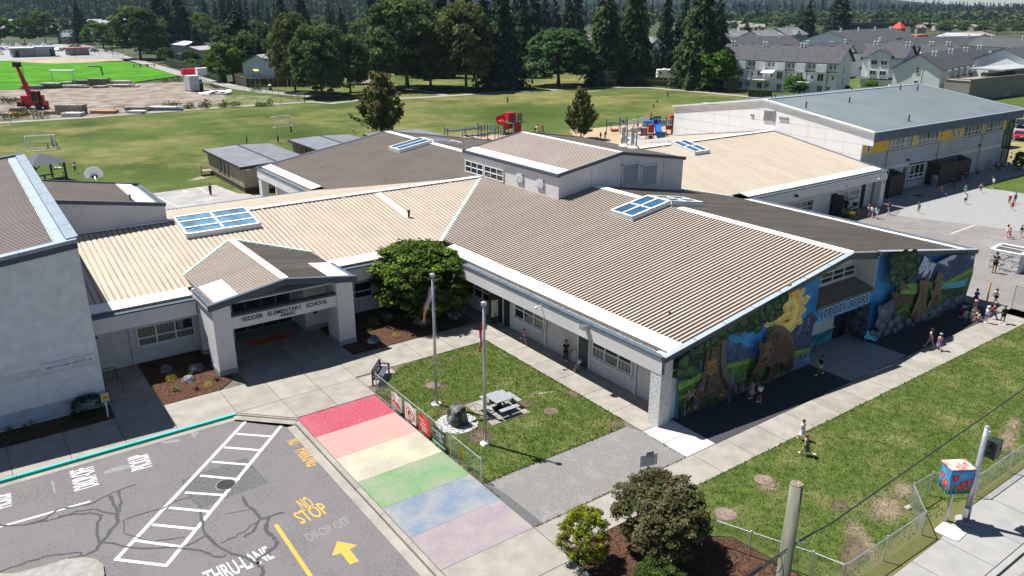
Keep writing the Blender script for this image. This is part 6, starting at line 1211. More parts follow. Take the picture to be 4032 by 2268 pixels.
def PP(view,x,y,z=0):return AT(view,x,y,z)-pgo
dp=FW.copy();dp.z=0;dp.normalize();rt=RT.copy();rt.z=0;rt.normalize()
def post(parent,p,h,m=m_pb,r=.07):return MB().tube([p,p+Vector((0,0,h))],r,7).lathe(p+Vector((0,0,h)),[(r*1.1,0),(r*1.0,.05),(.01,.08)],7).bd('post',m,parent)
def hpx(view,x,yb,yt):return hgt(*S(view,x,yb),S(view,x,yt)[1])
bx=[]
for x,yb_,yt in[(222,520,345),(272,520,368),(520,545,430),(588,552,446),(684,560,458),(783,545,310),(838,550,318),(890,520,295),(946,560,312),(1068,575,380),(1128,552,318),(1170,540,365),(1207,525,338),(1244,515,355),(1298,500,370)]:
 p=PP('P',x,yb_);post(pg,p,hpx('P',x,yb_,yt));bx.append(p)
def bar(view,pts,r,m,parent,name='bar'):
 return MB().tube(pts,r,6).bd(name,m,parent)
def at_h(view,x,y,yb_):h=hpx(view,x,yb_,y);return PP(view,x,yb_)+Vector((0,0,h))
bar('P',[at_h('P',240,400,520),at_h('P',330,408,525),at_h('P',420,402,530),at_h('P',560,385,535),at_h('P',820,355,545)],.13,m_pb,pg,'track_beam');bar('P',[at_h('P',540,485,548),at_h('P',620,492,552),at_h('P',720,488,558),at_h('P',950,455,560),at_h('P',1110,432,572)],.13,m_pb,pg,'track_beam')
bar('P',[at_h('P',600,505,552),at_h('P',720,530,560),at_h('P',850,565,585),at_h('P',920,580,592)],.08,m_pb,pg,'balance_beam');bar('P',[at_h('P',765,290,545),at_h('P',870,355,545)],.06,m_pb,pg)
cl_=MB()
for k in range(5):cl_.tube([at_h('P',745+k*4,330+k*30,545),at_h('P',885,330+k*30,548)],.025,5)
cl_.bd('climbing_net',m_pt,pg);MB().ball(at_h('P',1040,350,552),(.75,.75,.75),8,5).bd('rope_ball',mat('rope_blue',(.08,.16,.28),var=.2),pg)if False else None
rb=MB();rc_=at_h('P',1040,355,552)
for i in range(8):a=i*pi/8;rb.tube([rc_+Vector((.7*cos(a)*sin(t),.7*sin(a)*sin(t),.55*cos(t)))for t in[j*pi/6 for j in range(13)]],.02,4)
rb.bd('rope_ball',mat('rope_blue',(.08,.16,.28),var=.2),pg)
MB().box(-1.0,1.0,-.6,.6,0,.06).bd('step_deck',m_deck,pg).location=PP('P',880,555)+Vector((0,0,.6))
tw=PP('P',1400,450);th=hpx('P',1415,460,150)
for x,yb_,yt in((1358,470,165),(1415,460,140),(1478,430,152),(1440,440,160)):post(pg,PP('P',x,yb_),hpx('P',x,yb_,yt))
c_=PP('P',1430,452);MB().box(-1.0,1.0,-1.0,1.0,0,.1).bd('deck',m_deck,pg).location=c_+Vector((0,0,2.0));MB().box(-.55,.55,-.05,.05,0,1.45).bd('tan_panel',m_pt,pg).location=c_+rt*.55+Vector((0,0,2.2));MB().box(-.8,.8,-.05,.05,0,1.9).bd('red_panel',m_pr_,pg).location=c_+Vector((-.2,-.6,.1))
sl_=c_-rt*2.1;SP=[sl_+Vector((1.15*cos(a),1.15*sin(a),2.7-2.35*i/20))for i,a in enumerate([rad(20+400*i/20)for i in range(21)])]
mb=MB()
for i in range(20):
 a,b=SP[i],SP[i+1]
 for(r0,z0_),(r1,z1_)in zip([(.45,.55),(.55,.0),(1.25,.0)],[(.55,.0),(1.25,.0),(1.4,.65)]):
  f=lambda p,r,z:sl_+Vector(((p-sl_).x*r,(p-sl_).y*r,(p-sl_).z+z));mb.face([f(a,r0,z0_),f(a,r1,z1_),f(b,r1,z1_),f(b,r0,z0_)])
mb.bd('spiral_slide',m_pr_,pg);MB().tube([sl_,sl_+Vector((0,0,3.2))],.09,8).bd('post',m_pr_,pg);MB().quads([(x_*.75,y_*.75,z)for z in(0,1.35)for x_,y_ in((-1,-1),(1,-1),(1,1),(-1,1))],[(0,1,5,4),(2,3,7,6),(3,0,4,7),(4,5,6,7)]).bd('slide_hood',m_pr_,pg).location=sl_+rt*.9+Vector((0,0,2.3))
t=empty('spring_rider',AT('P',1850,462),0,'small red and blue spring rider on the grass beyond the penthouse ridge','spring rider');MB().tube([(-.9,0,.3),(-.4,0,.4),(.4,0,.4),(.9,0,.3)],.07,6).bd('base',m_pb,t);MB().tube([(-.5,0,.4),(-.35,0,1.2),(0,0,1.5),(.35,0,1.3),(.6,0,.4)],.08,6).bd('body',mat('rider_red',(.42,.08,.05),var=.1),t);MB().tube([(0,-.2,.4),(0,-.2,1.3)],.06,6).bd('post',m_pb,t)
pgo=at(*S('Q',1450,650));p2=empty('play_structure',pgo,0,'large accessible play structure with white ramp rails, red panels and blue slide','play structure')
for x,yb_,yt in[(500,620,285),(600,545,370),(782,550,250),(812,610,290),(932,575,250),(965,600,295),(1193,480,232),(1317,460,215),(1085,640,530),(1185,640,470),(1280,700,460),(1410,740,340),(1556,720,225),(1700,600,230),(1837,560,228),(1960,620,250),(1720,620,330),(1845,600,260),(1300,600,330)]:
 post(p2,PP('Q',x,yb_),hpx('Q',x,yb_,yt))
bar('Q',[at_h('Q',515,380,615),at_h('Q',600,365,600),at_h('Q',690,355,595),at_h('Q',790,378,560)],.05,m_pb,p2);bar('Q',[at_h('Q',515,398,615),at_h('Q',640,372,600),at_h('Q',790,395,600)],.05,m_pb,p2)
bar('Q',[at_h('Q',610,530,560),at_h('Q',765,530,560)],.28,mat('barrel_red',(.30,.07,.05),var=.2),p2,'barrel_roller');bar('Q',[at_h('Q',845,300,560),at_h('Q',890,365,560)],.2,m_pbl,p2,'bucket_seat')
def railpanel(p,q,h,n,m=m_pw,fill=None):
 mb=MB();up=Vector((0,0,h));mb.beam(p+up,q+up,.07,.08);mb.beam(p+up*.08,q+up*.08,.06,.06)
 for i in range(n+1):a=p.lerp(q,i/n);mb.beam(a,a+up,.06,.06,0,(1,0,0))
 o=mb.bd('ramp_rail',m,p2)
 if fill:MB().quads([p+up*.1,q+up*.1,q+up*.9,p+up*.9],[(0,1,2,3)]).bd('rail_panel',fill,o)
A_=lambda x,y,yb_:at_h('Q',x,y,yb_)
railpanel(A_(985,460,620),A_(1440,345,600),1.05,14);railpanel(A_(1100,600,690),A_(1280,560,690),.8,6,m_pw,m_pg);railpanel(A_(980,640,700),A_(1100,560,690),.8,5,m_pw,m_pg);railpanel(PP('Q',830,840),A_(985,720,760),.9,6,m_pw,m_pg);railpanel(PP('Q',830,840)+Vector((0,0,0)),PP('Q',830,720),.9,4,m_pw,m_pg);railpanel(A_(1000,690,720),A_(1350,830,850),.9,10,m_pw,m_pg)
mb=MB();mb.quads([A_(985,500,620),A_(1440,400,600),A_(1500,470,640),A_(1050,570,660)],[(0,1,2,3)]);mb.quads([PP('Q',850,830),PP('Q',1330,880),A_(1200,690,740),A_(1000,690,730)],[(0,1,2,3)]);mb.bd('ramp_deck',m_pg,p2)
c_=PP('Q',1640,620)
MB().box(-1.6,1.6,-1.2,1.2,0,.1).bd('deck',m_deck,p2).location=c_+Vector((0,0,1.5))
def pan(view,x0,x1,yt,yb2,ybase,m,name,inner=None):
 a,b=at_h(view,x0,yb2,ybase),at_h(view,x1,yb2,ybase);h=at_h(view,(x0+x1)/2,yt,ybase).z-at_h(view,(x0+x1)/2,yb2,ybase).z;up=Vector((0,0,h));n=Vector((-(b-a).y,(b-a).x,0)).normalized()*.04
 o=MB().obox((a+b)/2+up/2,(b-a)/2,n,up/2,0).bd(name,m,p2)
 if inner:MB().obox((a+b)/2+up/2-n*1.6,(b-a)*.3,n*.5,up*.3).bd('inset',inner,o)
pan('Q',1290,1412,480,615,700,m_pr_,'red_panel',m_pt);pan('Q',1430,1560,400,590,710,m_pr_,'red_panel');pan('Q',1435,1550,640,735,745,m_pg,'bead_panel',m_pb);pan('Q',1730,1845,285,415,600,m_pw,'window_panel',m_pg);pan('Q',1860,1960,285,410,620,m_pw,'window_panel',m_pg);pan('Q',1450,1560,240,300,560,mat('play_stone',(.17,.135,.12),var=.2),'stone_roof');pan('Q',1560,1700,215,290,560,MC['play_stone'],'stone_roof');pan('Q',1560,1710,290,420,600,m_pb,'blue_panel');pan('Q',1640,1690,275,420,640,m_pw,'arch_panel',m_pb);pan('Q',1855,1955,420,520,620,m_pr_,'red_panel');pan('Q',1965,2020,260,610,630,MC['play_stone'],'climbing_wall');pan('Q',1300,1420,380,470,700,m_pg,'grey_panel')
mb=MB();P0=[A_(1590,400,640),A_(1640,430,680),A_(1660,560,710),PP('Q',1720,715)];s_=rt*.55
for a,b in zip(P0[:-1],P0[1:]):mb.face([a-s_,a+s_,b+s_,b-s_]);mb.face([a-s_,b-s_,b-s_+Vector((0,0,.4)),a-s_+Vector((0,0,.4))]);mb.face([a+s_,b+s_,b+s_+Vector((0,0,.4)),a+s_+Vector((0,0,.4))])
mb.bd('blue_slide',m_pbl,p2);MB().tube([A_(1600,400,640)+rt*.7*cos(a)+Vector((0,0,.9*sin(a)))for a in[rad(15*i)for i in range(13)]],.12,6).bd('slide_arch',m_pbl,p2)
mb=MB();P0=[A_(1880,255,620),A_(1950,200,620),A_(2020,200,620),A_(2015,260,620)];mb.quads(P0+[p+dp*1.2 for p in P0],[(0,1,2,3),(0,4,5,1),(1,5,6,2),(2,6,7,3)]);mb.bd('red_canopy',m_pr_,p2)
mb=MB();P0=[A_(2020,350,640),A_(2070,420,620),A_(2130,450,600),A_(2180,540,600)]
for a,b in zip(P0[:-1],P0[1:]):mb.face([a,b,b+dp*1.0,a+dp*1.0]);mb.face([a,b,b-Vector((0,0,.9)),a-Vector((0,0,.9))])
mb.bd('red_slide',m_pr_,p2)
MB().ball(A_(1440,350,600),(.8,.6,.35),8,5).ball(A_(1340,360,600),(.4,.4,.4),8,5).bd('blue_dome',m_pbl,p2);MB().beam(A_(1715,590,640),A_(1840,590,640),1.0,.1).bd('low_deck',m_deck,p2)
pt_=AT('Q',100,555);MB().box(-.7,.7,-.3,.3,.0,.3).bd('rubber_mat',m_blackp,None,loc=pt_);tag(bpy.data.objects['rubber_mat'],'dark low balance pad on the wood chips under the play tree','balance pad')
def plainfence(pts,h,lb,m,step=3.0,rails_=(1.0,),mesh=True,name='chain_link_fence',n=7,group=None,th=.04):
 pts=[Vector((p.x,p.y,0))for p in pts];t=empty(name,pts[0],0,lb,'fence',group);o0=pts[0];wm=MB()
 for a,b in zip(pts[:-1],pts[1:]):
  L=(b-a).length;k=max(1,round(L/step))
  for i in range(k+(1 if b is pts[-1]else 0)):q=a+(b-a)*i/k-o0;MB().tube([q,q+Vector((0,0,h))],th,5).bd('post',m,t)
  for r in rails_:MB().tube([a-o0+Vector((0,0,h*r)),b-o0+Vector((0,0,h*r))],th*.7,5).bd('rail',m,t)
  if mesh:
   c=max(.16,(a-CAM).length*.0016)
   for i in range(int(L/c)):q=a+(b-a)*(i+.5)/int(L/c)-o0;wm.beam(q,q+Vector((0,0,h)),.012,.012,0,(1,0,0))
   for j in range(int(h/c)):wm.beam(a-o0+Vector((0,0,(j+.5)*c)),b-o0+Vector((0,0,(j+.5)*c)),.012,.012)
 if mesh and wm.f:tag(wm.bd('wire_mesh',m,t),kind='stuff')
 return t
m_fgrey=mat('fence_grey',(.16,.165,.165),var=.1,metal=.3);m_fdark=mat('fence_dark',(.035,.038,.036),var=.1)
plainfence([AT('b',1780,632),AT('b',1850,628),AT('b',1930,632)],3.2,'thin ball-diamond backstop wings beside the round maple',m_fgrey,3,(1,),False)
plainfence([AT('b',1930,634),AT('b',2005,640),AT('b',2068,640)],4.4,'grey framed ball-diamond backstop before the brown garden fence',m_fgrey,4,(1,.5))
plainfence([AT('a',-60,652),AT('a',400,634),AT('a',960,600),AT('a',1320,585)],1.7,'dark chain-link fence between the watered field and the building site',m_fdark,7,(1,))
plainfence([AT('a',1440,600),AT('a',1610,680),AT('a',1775,675),AT('a',1880,665)],1.8,'chain-link fence beside the gravel path behind the white container',m_fdark,4.5,(1,));plainfence([AT('a',1850,655),AT('a',2210,745)],1.8,'chain-link fence corner near the two big maples',m_fgrey,4.5,(1,))
plainfence([AT('a',2205,745),AT('a',1500,795),AT('a',600,845),AT('a',300,862),AT('a',-60,875)],1.7,'long chain-link fence between the building site and the gravel path',m_fdark,6,(1,))
plainfence([AT('A',1105,838),AT('A',1450,832),AT('A',1645,832)],3.2,'low dark backstop fence behind the far ball diamond',m_fdark,6,(1,.5),True);plainfence([AT('A',1100,838),AT('A',1640,832),AT('A',1800,860)],8.5,'tall dark backstop fence of the far ball diamond',m_fdark,7,(1,.66,.33),True)
# ------ building site
m_cred=mat('crane_red',(.50,.018,.02),var=.1,rough=.4)
cp=AT('a',245,785);cr=empty('telescopic_handler',cp,0,'red rotating telescopic handler with its boom raised on the building site','crane')
ax_=rt;ay_=dp;Z=Vector((0,0,1))
for i in(-1,1):
 for j in(-1,1):MB().tube([ax_*1.9*i+ay_*(1.3*j-.3)+Z*.7,ax_*1.9*i+ay_*(1.3*j+.3)+Z*.7],.7,12).bd('wheel',m_blackp,cr)
MB().obox(Z*1.15,ax_*2.9,ay_*1.0,Z*.45).bd('chassis',m_cred,cr);MB().obox(Z*2.2+ax_*.2,ax_*1.9,ay_*1.2,Z*.6).bd('turret',m_cred,cr);cab_=MB().quads([Z*z+ax_*x+ay_*y for z,xs in((1.7,(.7,2.3)),(3.7,(.9,2.1)))for x,y in((xs[0],-1.5),(xs[1],-1.5),(xs[1],-.2),(xs[0],-.2))],[(0,1,5,4),(1,2,6,5),(2,3,7,6),(3,0,4,7),(4,5,6,7)]).bd('cab',m_glass,cr)
mb=MB();
for x,y in((.7,-1.5),(2.3,-1.5),(.7,-.2),(2.3,-.2)):mb.beam(Z*1.7+ax_*x+ay_*y,Z*3.7+ax_*(.9 if x<1 else 2.1)+ay_*y,.12,.12,0,(1,0,0))
mb.obox(Z*3.75+ax_*1.5-ay_*.85,ax_*.7,ay_*.75,Z*.06);mb.bd('cab_frame',m_cred,cr)
ht=hgt(*S('a',245,785),S('a',185,470)[1]);tipx=(AT('a',185,785)-cp).dot(rt)
b0=Z*2.9-ax_*.3;b1=ax_*(tipx)+Z*(ht*.97);
for f0,f1,w_ in((0,.45,.62),(.3,.72,.5),(.6,1.0,.40)):MB().beam(b0.lerp(b1,f0),b0.lerp(b1,f1),w_*1.1,w_*1.5,0,ay_).bd('boom_section',m_cred if f0>0 or True else m_dark,cr)
MB().beam(Z*2.0+ax_*.8,b0.lerp(b1,.35),.25,.25).bd('lift_ram',m_steel,cr);MB().obox(b1+Z*.35,ax_*.7,ay_*.5,Z*.5).bd('boom_head',m_dark,cr);MB().tube([b1+ax_*.7+Z*.5,b1+ax_*1.0-Z*.2,b1+ax_*1.0-Z*1.6],.07,5).bd('hook_line',m_dark,cr)
for i in(-1,1):MB().beam(ax_*2.6*i+Z*.8,ax_*3.4*i+Z*.1,.3,.3).bd('outrigger',m_cred,cr)
m_lum=mat('weathered_lumber',(.30,.25,.21),var=.3,scale=1.5,detail=6,stretch=(1,1,5));m_lumd=mat('grey_lumber',(.20,.185,.17),var=.3,scale=1.5,stretch=(1,1,5));m_luml=mat('pale_lumber',(.50,.46,.40),var=.2,scale=1.5);m_tarp=mat('white_wrap',(.66,.67,.68),var=.1,scale=1.5)
def stack(x0,x1,yb_,yt,lb,ms,rows=5,dpt=2.4,jit=.25,view='a',name='lumber_stack',cat='lumber stack'):
 p=AT(view,(x0+x1)/2,yb_);w_=(AT(view,x1,yb_)-AT(view,x0,yb_)).length;h=max(.3,hpx(view,(x0+x1)/2,yb_,yt)*.82)
 t=empty(name,p,math.atan2(rt.y,rt.x),lb,cat);rr=random.Random(int(x0*7+yb_))
 for j in range(rows):
  z0,z1=h*j/rows,h*(j+.86)/rows
  n=3 if rows<7 else 2
  for i in range(n):
   o=rr.uniform(-jit,jit)*w_*.3;k=1-rr.random()*jit*.6;y0=dpt*i/n
   MB().box(-w_/2*k+o,w_/2*k+o,y0+.02,y0+dpt/n-.03,z0,z1).bd('board',rr.choice(ms),t)
  for x in(-w_*.33,w_*.33):MB().box(x-.06,x+.06,.1,dpt-.1,z1,h*(j+1)/rows).bd('batten',m_lumd,t)
for x0,x1,yb_,yt,lab,ms,rows,j in[(145,290,648,614,'long low lumber stack left of and behind the red crane boom',[m_lum,m_lumd],2,.1),(292,425,636,594,'neat dark lumber stack with pale top right of the crane boom, by the far fence',[m_lumd,m_lumd,m_luml],5,.05),(428,505,612,590,'small pale-topped lumber stack below the white canopy',[m_lum,m_luml],3,.1),(442,625,637,612,'wide ragged stack of white-ended planks at the far fence',[m_luml,m_lumd],3,.3),(520,622,612,574,'tall pale-topped lumber stack next to the biggest far pile',[m_lum,m_luml,m_lumd],4,.15),(632,778,615,560,'tallest brown lumber pile along the far fence',[m_lum,m_lumd],6,.2),(660,765,637,620,'flat board bundle lying before the tallest lumber pile',[m_lum,m_luml],2,.3),(790,950,612,580,'spread pile of warm brown planks at the right end of the far row',[m_lum,m_luml],4,.5),(770,975,632,608,'low scattered planks before the right-hand far pile',[m_lum,m_luml],2,.6),(400,598,830,745,'big dark plank stack beside the gravel path, largest of the near row',[m_lumd,m_lumd,m_lum],8,.06),(440,578,845,812,'white-wrapped low bundle at the foot of the big dark stack',[m_tarp],2,.05),(320,395,828,800,'small brown board stack left of the big dark stack',[m_lum],3,.1),(650,828,822,797,'long orange-brown beams by the path fence',[mat('glulam_orange',(.50,.27,.10),var=.2,scale=2),m_lum],2,.05),(900,1075,805,770,'grey timber bundle with wrapped ends by the path fence',[m_lumd,m_lum],3,.2),(900,1040,822,800,'scattered white foam and blocks before the grey timber bundle',[m_tarp,m_luml],2,.8),(1060,1300,800,768,'long white-wrapped beams at the right end of the near row',[m_tarp,mat('blue_wrap',(.12,.22,.36),var=.2),m_luml],3,.3),(0,140,728,708,'dark lumber stack cut by the left edge behind the crane',[m_lumd],2,.1),(0,160,842,818,'orange beams lying at the left edge beside the gravel path',[mat('orange_beam',(.62,.26,.02),var=.1)],2,.1),(60,150,806,775,'leaning brown boards at the left edge near the orange beams',[m_lum,m_lumd],3,.5)]:
 stack(x0,x1,yb_,yt,lab,ms,rows,2.4,j)
pc_=AT('a',466,618);t=empty('work_canopy',pc_,math.atan2(rt.y,rt.x),'small white flat canopy on legs above the far lumber row','canopy');MB().box(-3.4,3.4,-.9,.9,3.9,4.2).bd('roof',b_wht,t)
for x in(-3,3):MB().box(x-.1,x+.1,-.1,.1,0,3.9).bd('leg',m_frame,t)
q0=AT('a',1330,640);q1=AT('a',1382,664);q2=AT('a',1450,660);t=empty('shipping_container',q1,math.atan2((q2-q1).y,(q2-q1).x),'rust-streaked white shipping container with red and white boxes on its roof','container');L_=(q2-q1).length;D_=5.2;m_ct=mat('container_white',(.58,.59,.60),scale=1.2,var=.1,detail=9,scale3=2.2,col3=(.34,.30,.28),lo3=.58,hi3=.75)
MB().box(0,L_,0,D_,.15,3.9).bd('body',m_ct,t)
for i in range(int(D_/.4)):MB().box(-.05,0,i*.4+.05,i*.4+.25,.3,3.75).bd('corrugation',m_ct,t)
for i in range(int(L_/.5)):MB().box(i*.5+.1,i*.5+.35,-.05,0,.3,3.75).bd('corrugation',m_ct,t)
MB().box(-.06,L_+.06,-.06,D_+.06,3.9,3.98).bd('top_frame',b_wht,t)
o=MB().box(0,3.4,0,1.6,0,1.5).bd('red_crate',f_red,None,loc=tuple(q1+rt*(-2.8)+dp*3.2+Z*3.98),rz=t.rotation_euler.z);tag(o,'red crate on top of the white container','crate');o=MB().box(0,2.6,0,1.6,0,1.6).box(-.1,2.7,-.1,1.7,1.6,1.75).bd('white_crate',b_wht,None,loc=tuple(q1+rt*1.0+dp*3.4+Z*3.98),rz=t.rotation_euler.z);tag(o,'white crate on top of the white container','crate')
for x,y,m_,lab in((1455,655,mat('bin_blue',(.05,.16,.42),var=.1),'blue wheeled bin standing right of the white container, nearer'),(1448,625,MC['bin_blue'],'blue wheeled bin behind the white container corner')):
 t=empty('wheelie_bin',AT('a',x,y),0,lab,'bin');MB().prism([(-.55,-.55),(.55,-.55),(.55,.55),(-.55,.55)],0,1.7).bd('body',m_dark if y>640 else m_,t);MB().box(-.65,.65,-.65,.65,1.7,1.95).bd('lid',m_,t)
rr=random.Random(5);mb=MB();c_=AT('a',1565,680)
t=empty('scrap_pile',c_,0,'heap of crumpled white sheeting by the container fence','scrap heap')
for i in range(26):
 a=Vector((rr.uniform(-3.2,3.2),rr.uniform(-2,2),rr.uniform(.1,.7)));d=Vector((rr.uniform(-1.6,1.6),rr.uniform(-1,1),rr.uniform(-.3,.3)));mb=MB().obox(a,d,Vector((rr.uniform(-.2,.2),rr.uniform(.2,.5),.1)),Vector((0,0,.04)));mb.bd('sheet',b_wht if i%3 else m_steel,t)
t=empty('goal_arm_post',AT('a',745,545),0,'dark bent-arm post standing on the watered field','post');h_=hpx('a',745,545,480);MB().tube([(0,0,0),(-rt*.3)+Z*h_*.96,(-rt*.8)+Z*h_,(-rt*4.2)+Z*h_],.2,7).bd('bent_arm',m_dark,t);MB().obox(-rt*4.6+Z*h_,rt*.4,dp*.2,Z*.15).bd('lamp',b_wht,t)
for x in(995,1040,1095):
 t=empty('field_bench',AT('a',x,482),rad(30),'dark player bench by the far gravel path, one of three in a row','bench','player benches at the watered field');MB().box(-1.8,1.8,-.3,.3,.6,.75).bd('seat',m_dark,t);MB().box(-1.6,-1.4,-.2,.2,0,.6).box(1.4,1.6,-.2,.2,0,.6).bd('leg',m_dark,t)
t=empty('park_litter_bin',AT('a',1958,655),0,'green park litter drum by the gravel path before the first big maple','litter bin');MB().lathe((0,0,0),[(.5,0),(.55,1.2),(.5,1.3)],10).bd('drum',mat('bin_green',(.02,.07,.035),var=.1),t);MB().lathe((0,0,1.3),[(.5,0),(.3,.3),(.02,.32)],10).bd('lid',b_wht,t)
t=empty('trampoline',AT('a',1970,618),0,'round dark trampoline in the garden behind the first big maple','trampoline');MB().lathe((0,0,.9),[(2.2,0),(2.2,.1),(1.9,.1),(.01,.06)],16).bd('mat',m_dark,t)
for a in range(6):MB().tube([(2.1*cos(a),2.1*sin(a),0),(2.1*cos(a),2.1*sin(a),.9)],.06,5).bd('leg',m_steel,t)
# ------ trees and plants
def leaf_quads(P,Nn,size,asp=.75):
 n=len(P);Nn=Nn/np.maximum(1e-6,np.linalg.norm(Nn,axis=1,keepdims=True));r=RNG.normal(size=(n,3));T=np.cross(Nn,r);T/=np.maximum(1e-6,np.linalg.norm(T,axis=1,keepdims=True));B=np.cross(Nn,T)
 s=(size*RNG.uniform(.7,1.3,n))[:,None]if np.isscalar(size)else(size*RNG.uniform(.7,1.3,n))[:,None]
 c=[P-T*s*.5,P-B*s*asp*.5+T*s*.05,P+T*s*.55,P+B*s*asp*.5-T*s*.05]
 V=np.stack(c,1).reshape(-1,3);Q=np.arange(4*n).reshape(-1,4);return V,Q
def broad(seed,nc=90,nl=70,rc=.13,leaf=.035,zb=.22,top=.8,flat=1.0,up=.45,lob=.28):
 g=np.random.default_rng(seed);d=g.normal(size=(nc,3));d/=np.linalg.norm(d,axis=1,keepdims=True);d[:,2]=np.where(d[:,2]<-.75,-d[:,2],d[:,2])
 lobes=g.normal(size=(6,3));lobes/=np.linalg.norm(lobes,axis=1,keepdims=True)
 k=1-lob+lob*1.3*np.max(d@lobes.T,axis=1);rr=k*g.uniform(.35,1,nc)**.35;d=np.sign(d)*np.abs(d)**np.array([.9,.9,.72])
 h=(1-zb)/2;zc=zb+h;C=np.stack([d[:,0]*rr*(.54-rc*.6),d[:,1]*rr*(.54-rc*.6),d[:,2]*rr*(h-rc*.5)*flat],1);sh=(C[:,2]/h+1)/2;C[:,:2]*=(1-.45*np.clip(sh-.5,0,1)*top)[:,None];C[:,2]+=zc
 R_=rc*g.uniform(.65,1.25,nc);ci=np.repeat(np.arange(nc),nl);o=g.normal(size=(nc*nl,3));o/=np.linalg.norm(o,axis=1,keepdims=True);o[:,2]=np.abs(o[:,2])*.9+o[:,2]*.1
 P=C[ci]+o*(R_[ci]*g.uniform(.45,1.05,nc*nl))[:,None]*np.array([1,1,.85]);N_=o+np.array([0,0,up])+g.normal(size=o.shape)*.55
 V,Q=leaf_quads(P,N_,leaf);shade=g.choice(3,nc,p=[.5,.3,.2])[ci];fl=g.random(nc*nl)<.2;shade=np.where(fl,g.integers(0,3,nc*nl),shade);return V,Q,shade
def conif(seed,lev=46,nb=9,zb=.06,leaf=.045,pw=.8,droop=.35,dens=16,r0=.03,wide=.5):
 g=np.random.default_rng(seed);P,N_,S_=[],[],[]
 for i in range(lev):
  z=zb+(1-zb)*(i+g.uniform(-.4,.4))/lev;f=max(0,(1-z)/(1-zb));L0=wide*f**pw*g.uniform(.78,1.08)+.012
  for b in range(max(3,int(nb*(.35+f)))):
   a=g.uniform(0,2*np.pi);L=L0*g.uniform(.55,1.08);m=max(3,int(dens*L/wide)+2);t=g.uniform(.12,1,m)
   w=.10*L*np.sin(np.pi*np.clip(t,0,1))*g.normal(size=m)*1.6;x=np.cos(a)*L*t-np.sin(a)*w;y=np.sin(a)*L*t+np.cos(a)*w;zz=z+L*.10*t-droop*L*t*t*.55+g.normal(size=m)*.006
   P.append(np.stack([x,y,zz],1));N_.append(np.stack([np.cos(a)*.45+g.normal(size=m)*.35,np.sin(a)*.45+g.normal(size=m)*.35,np.full(m,.85)],1));S_.append(np.full(m,g.choice(3,p=[.5,.3,.2])))
 P,N_,S_=np.concatenate(P),np.concatenate(N_),np.concatenate(S_);V,Q=leaf_quads(P,N_,leaf*g.uniform(.8,1.3,len(P)),.6);return V,Q,S_
def column(seed,nb=95,zb=.08,leaf=.05):
 g=np.random.default_rng(seed);P,N_,S_=[],[],[]
 for b in range(nb):
  a=g.uniform(0,2*np.pi);z0=zb+g.uniform(0,.62)**1.0;f=(z0-zb)/.62;out=(.50*(1-f*.78))*g.uniform(.6,1.05);z1=min(1.0,z0+g.uniform(.20,.36)*(1.0));m=100
  t=g.uniform(.05,1,m)**.75;r=out*t**.8;base=np.stack([np.cos(a)*r,np.sin(a)*r,z0+(z1-z0)*t**1.35],1);w=.055*(1-.75*t)
  P.append(base+g.normal(size=(m,3))*w[:,None]*np.array([1,1,.7]));N_.append(np.stack([np.cos(a)*.7+g.normal(size=m)*.5,np.sin(a)*.7+g.normal(size=m)*.5,.5+g.normal(size=m)*.4],1));S_.append(np.where(t>.88,2,g.choice(2,m)))
 P,N_,S_=np.concatenate(P),np.concatenate(N_),np.concatenate(S_);V,Q=leaf_quads(P,N_,leaf);return V,Q,S_
def trunk_mesh(name,r,h,limbs,m,seed=0,spread=.28,lean=.02,n=8):
 rr=random.Random(seed);mb=MB();ps=[(rr.uniform(-lean,lean)*i/4,rr.uniform(-lean,lean)*i/4,h*i/4)for i in range(5)];mb.tube([(0,0,-.01)]+ps,[r*1.5,r*1.25]+[r*(1-.16*i)for i in range(1,5)],n)
 for i in range(limbs):
  a=2*pi*i/max(1,limbs)+rr.uniform(-.4,.4);k=rr.uniform(.45,.95);b=Vector(ps[2]).lerp(Vector(ps[4]),rr.random());e=b+Vector((cos(a)*spread*k,sin(a)*spread*k,h*rr.uniform(.35,.8)));mb.tube([b,b.lerp(e,.5)+Vector((0,0,.02)),e],[r*.5,r*.34,r*.12],5)
 return mb.mesh(name,m,True)
m_bark=mat('grey_brown_bark',(.085,.068,.052),scale=6,var=.35,detail=8,bump=1,bscale=14)
def LM(key,c,v=.28,tr=.22,scale=.35):return[leafmat('%s_leaf_dark'%key,tuple(x*.72 for x in c),v,tr,scale),leafmat('%s_leaf'%key,c,v,tr,scale),leafmat('%s_leaf_light'%key,tuple(min(1,x*1.45)for x in c),v,tr,scale)]
SPEC={}
def species(key,gen,mats,tr_args):
 V,Q,s_=gen;SPEC[key]=(npmesh('crown',V,Q,mats,s_),trunk_mesh('trunk',*tr_args))
species('maple',broad(1,230,72,.10,.046,.0,.6),LM('maple',(.115,.168,.062),.3,.35),(.022,.62,7,m_bark,1))
species('maple2',broad(2,230,70,.10,.046,.0,.7),LM('olive',(.125,.150,.052),.3,.35),(.022,.62,7,m_bark,2))
species('round',broad(3,200,70,.105,.046,.05,.3),LM('deep',(.078,.150,.055),.3,.32),(.028,.5,7,m_bark,3))
species('bright',broad(4,150,60,.12,.052,.0,.8),LM('bright',(.095,.19,.03),.3,.3),(.02,.5,5,m_bark,4))
species('fir',conif(5,60,13,.05,.062,.72,.35,24,wide=.56),LM('fir',(.048,.082,.048)),(.013,.9,0,m_bark,5))
species('fir2',conif(6,52,12,.10,.070,.62,.45,20,wide=.56),LM('pine',(.050,.072,.038)),(.014,.9,0,m_bark,6))
species('cedar',conif(7,80,16,.02,.055,.5,.6,26,wide=.56),LM('cedar',(.068,.105,.042)),(.02,.85,0,m_bark,7))
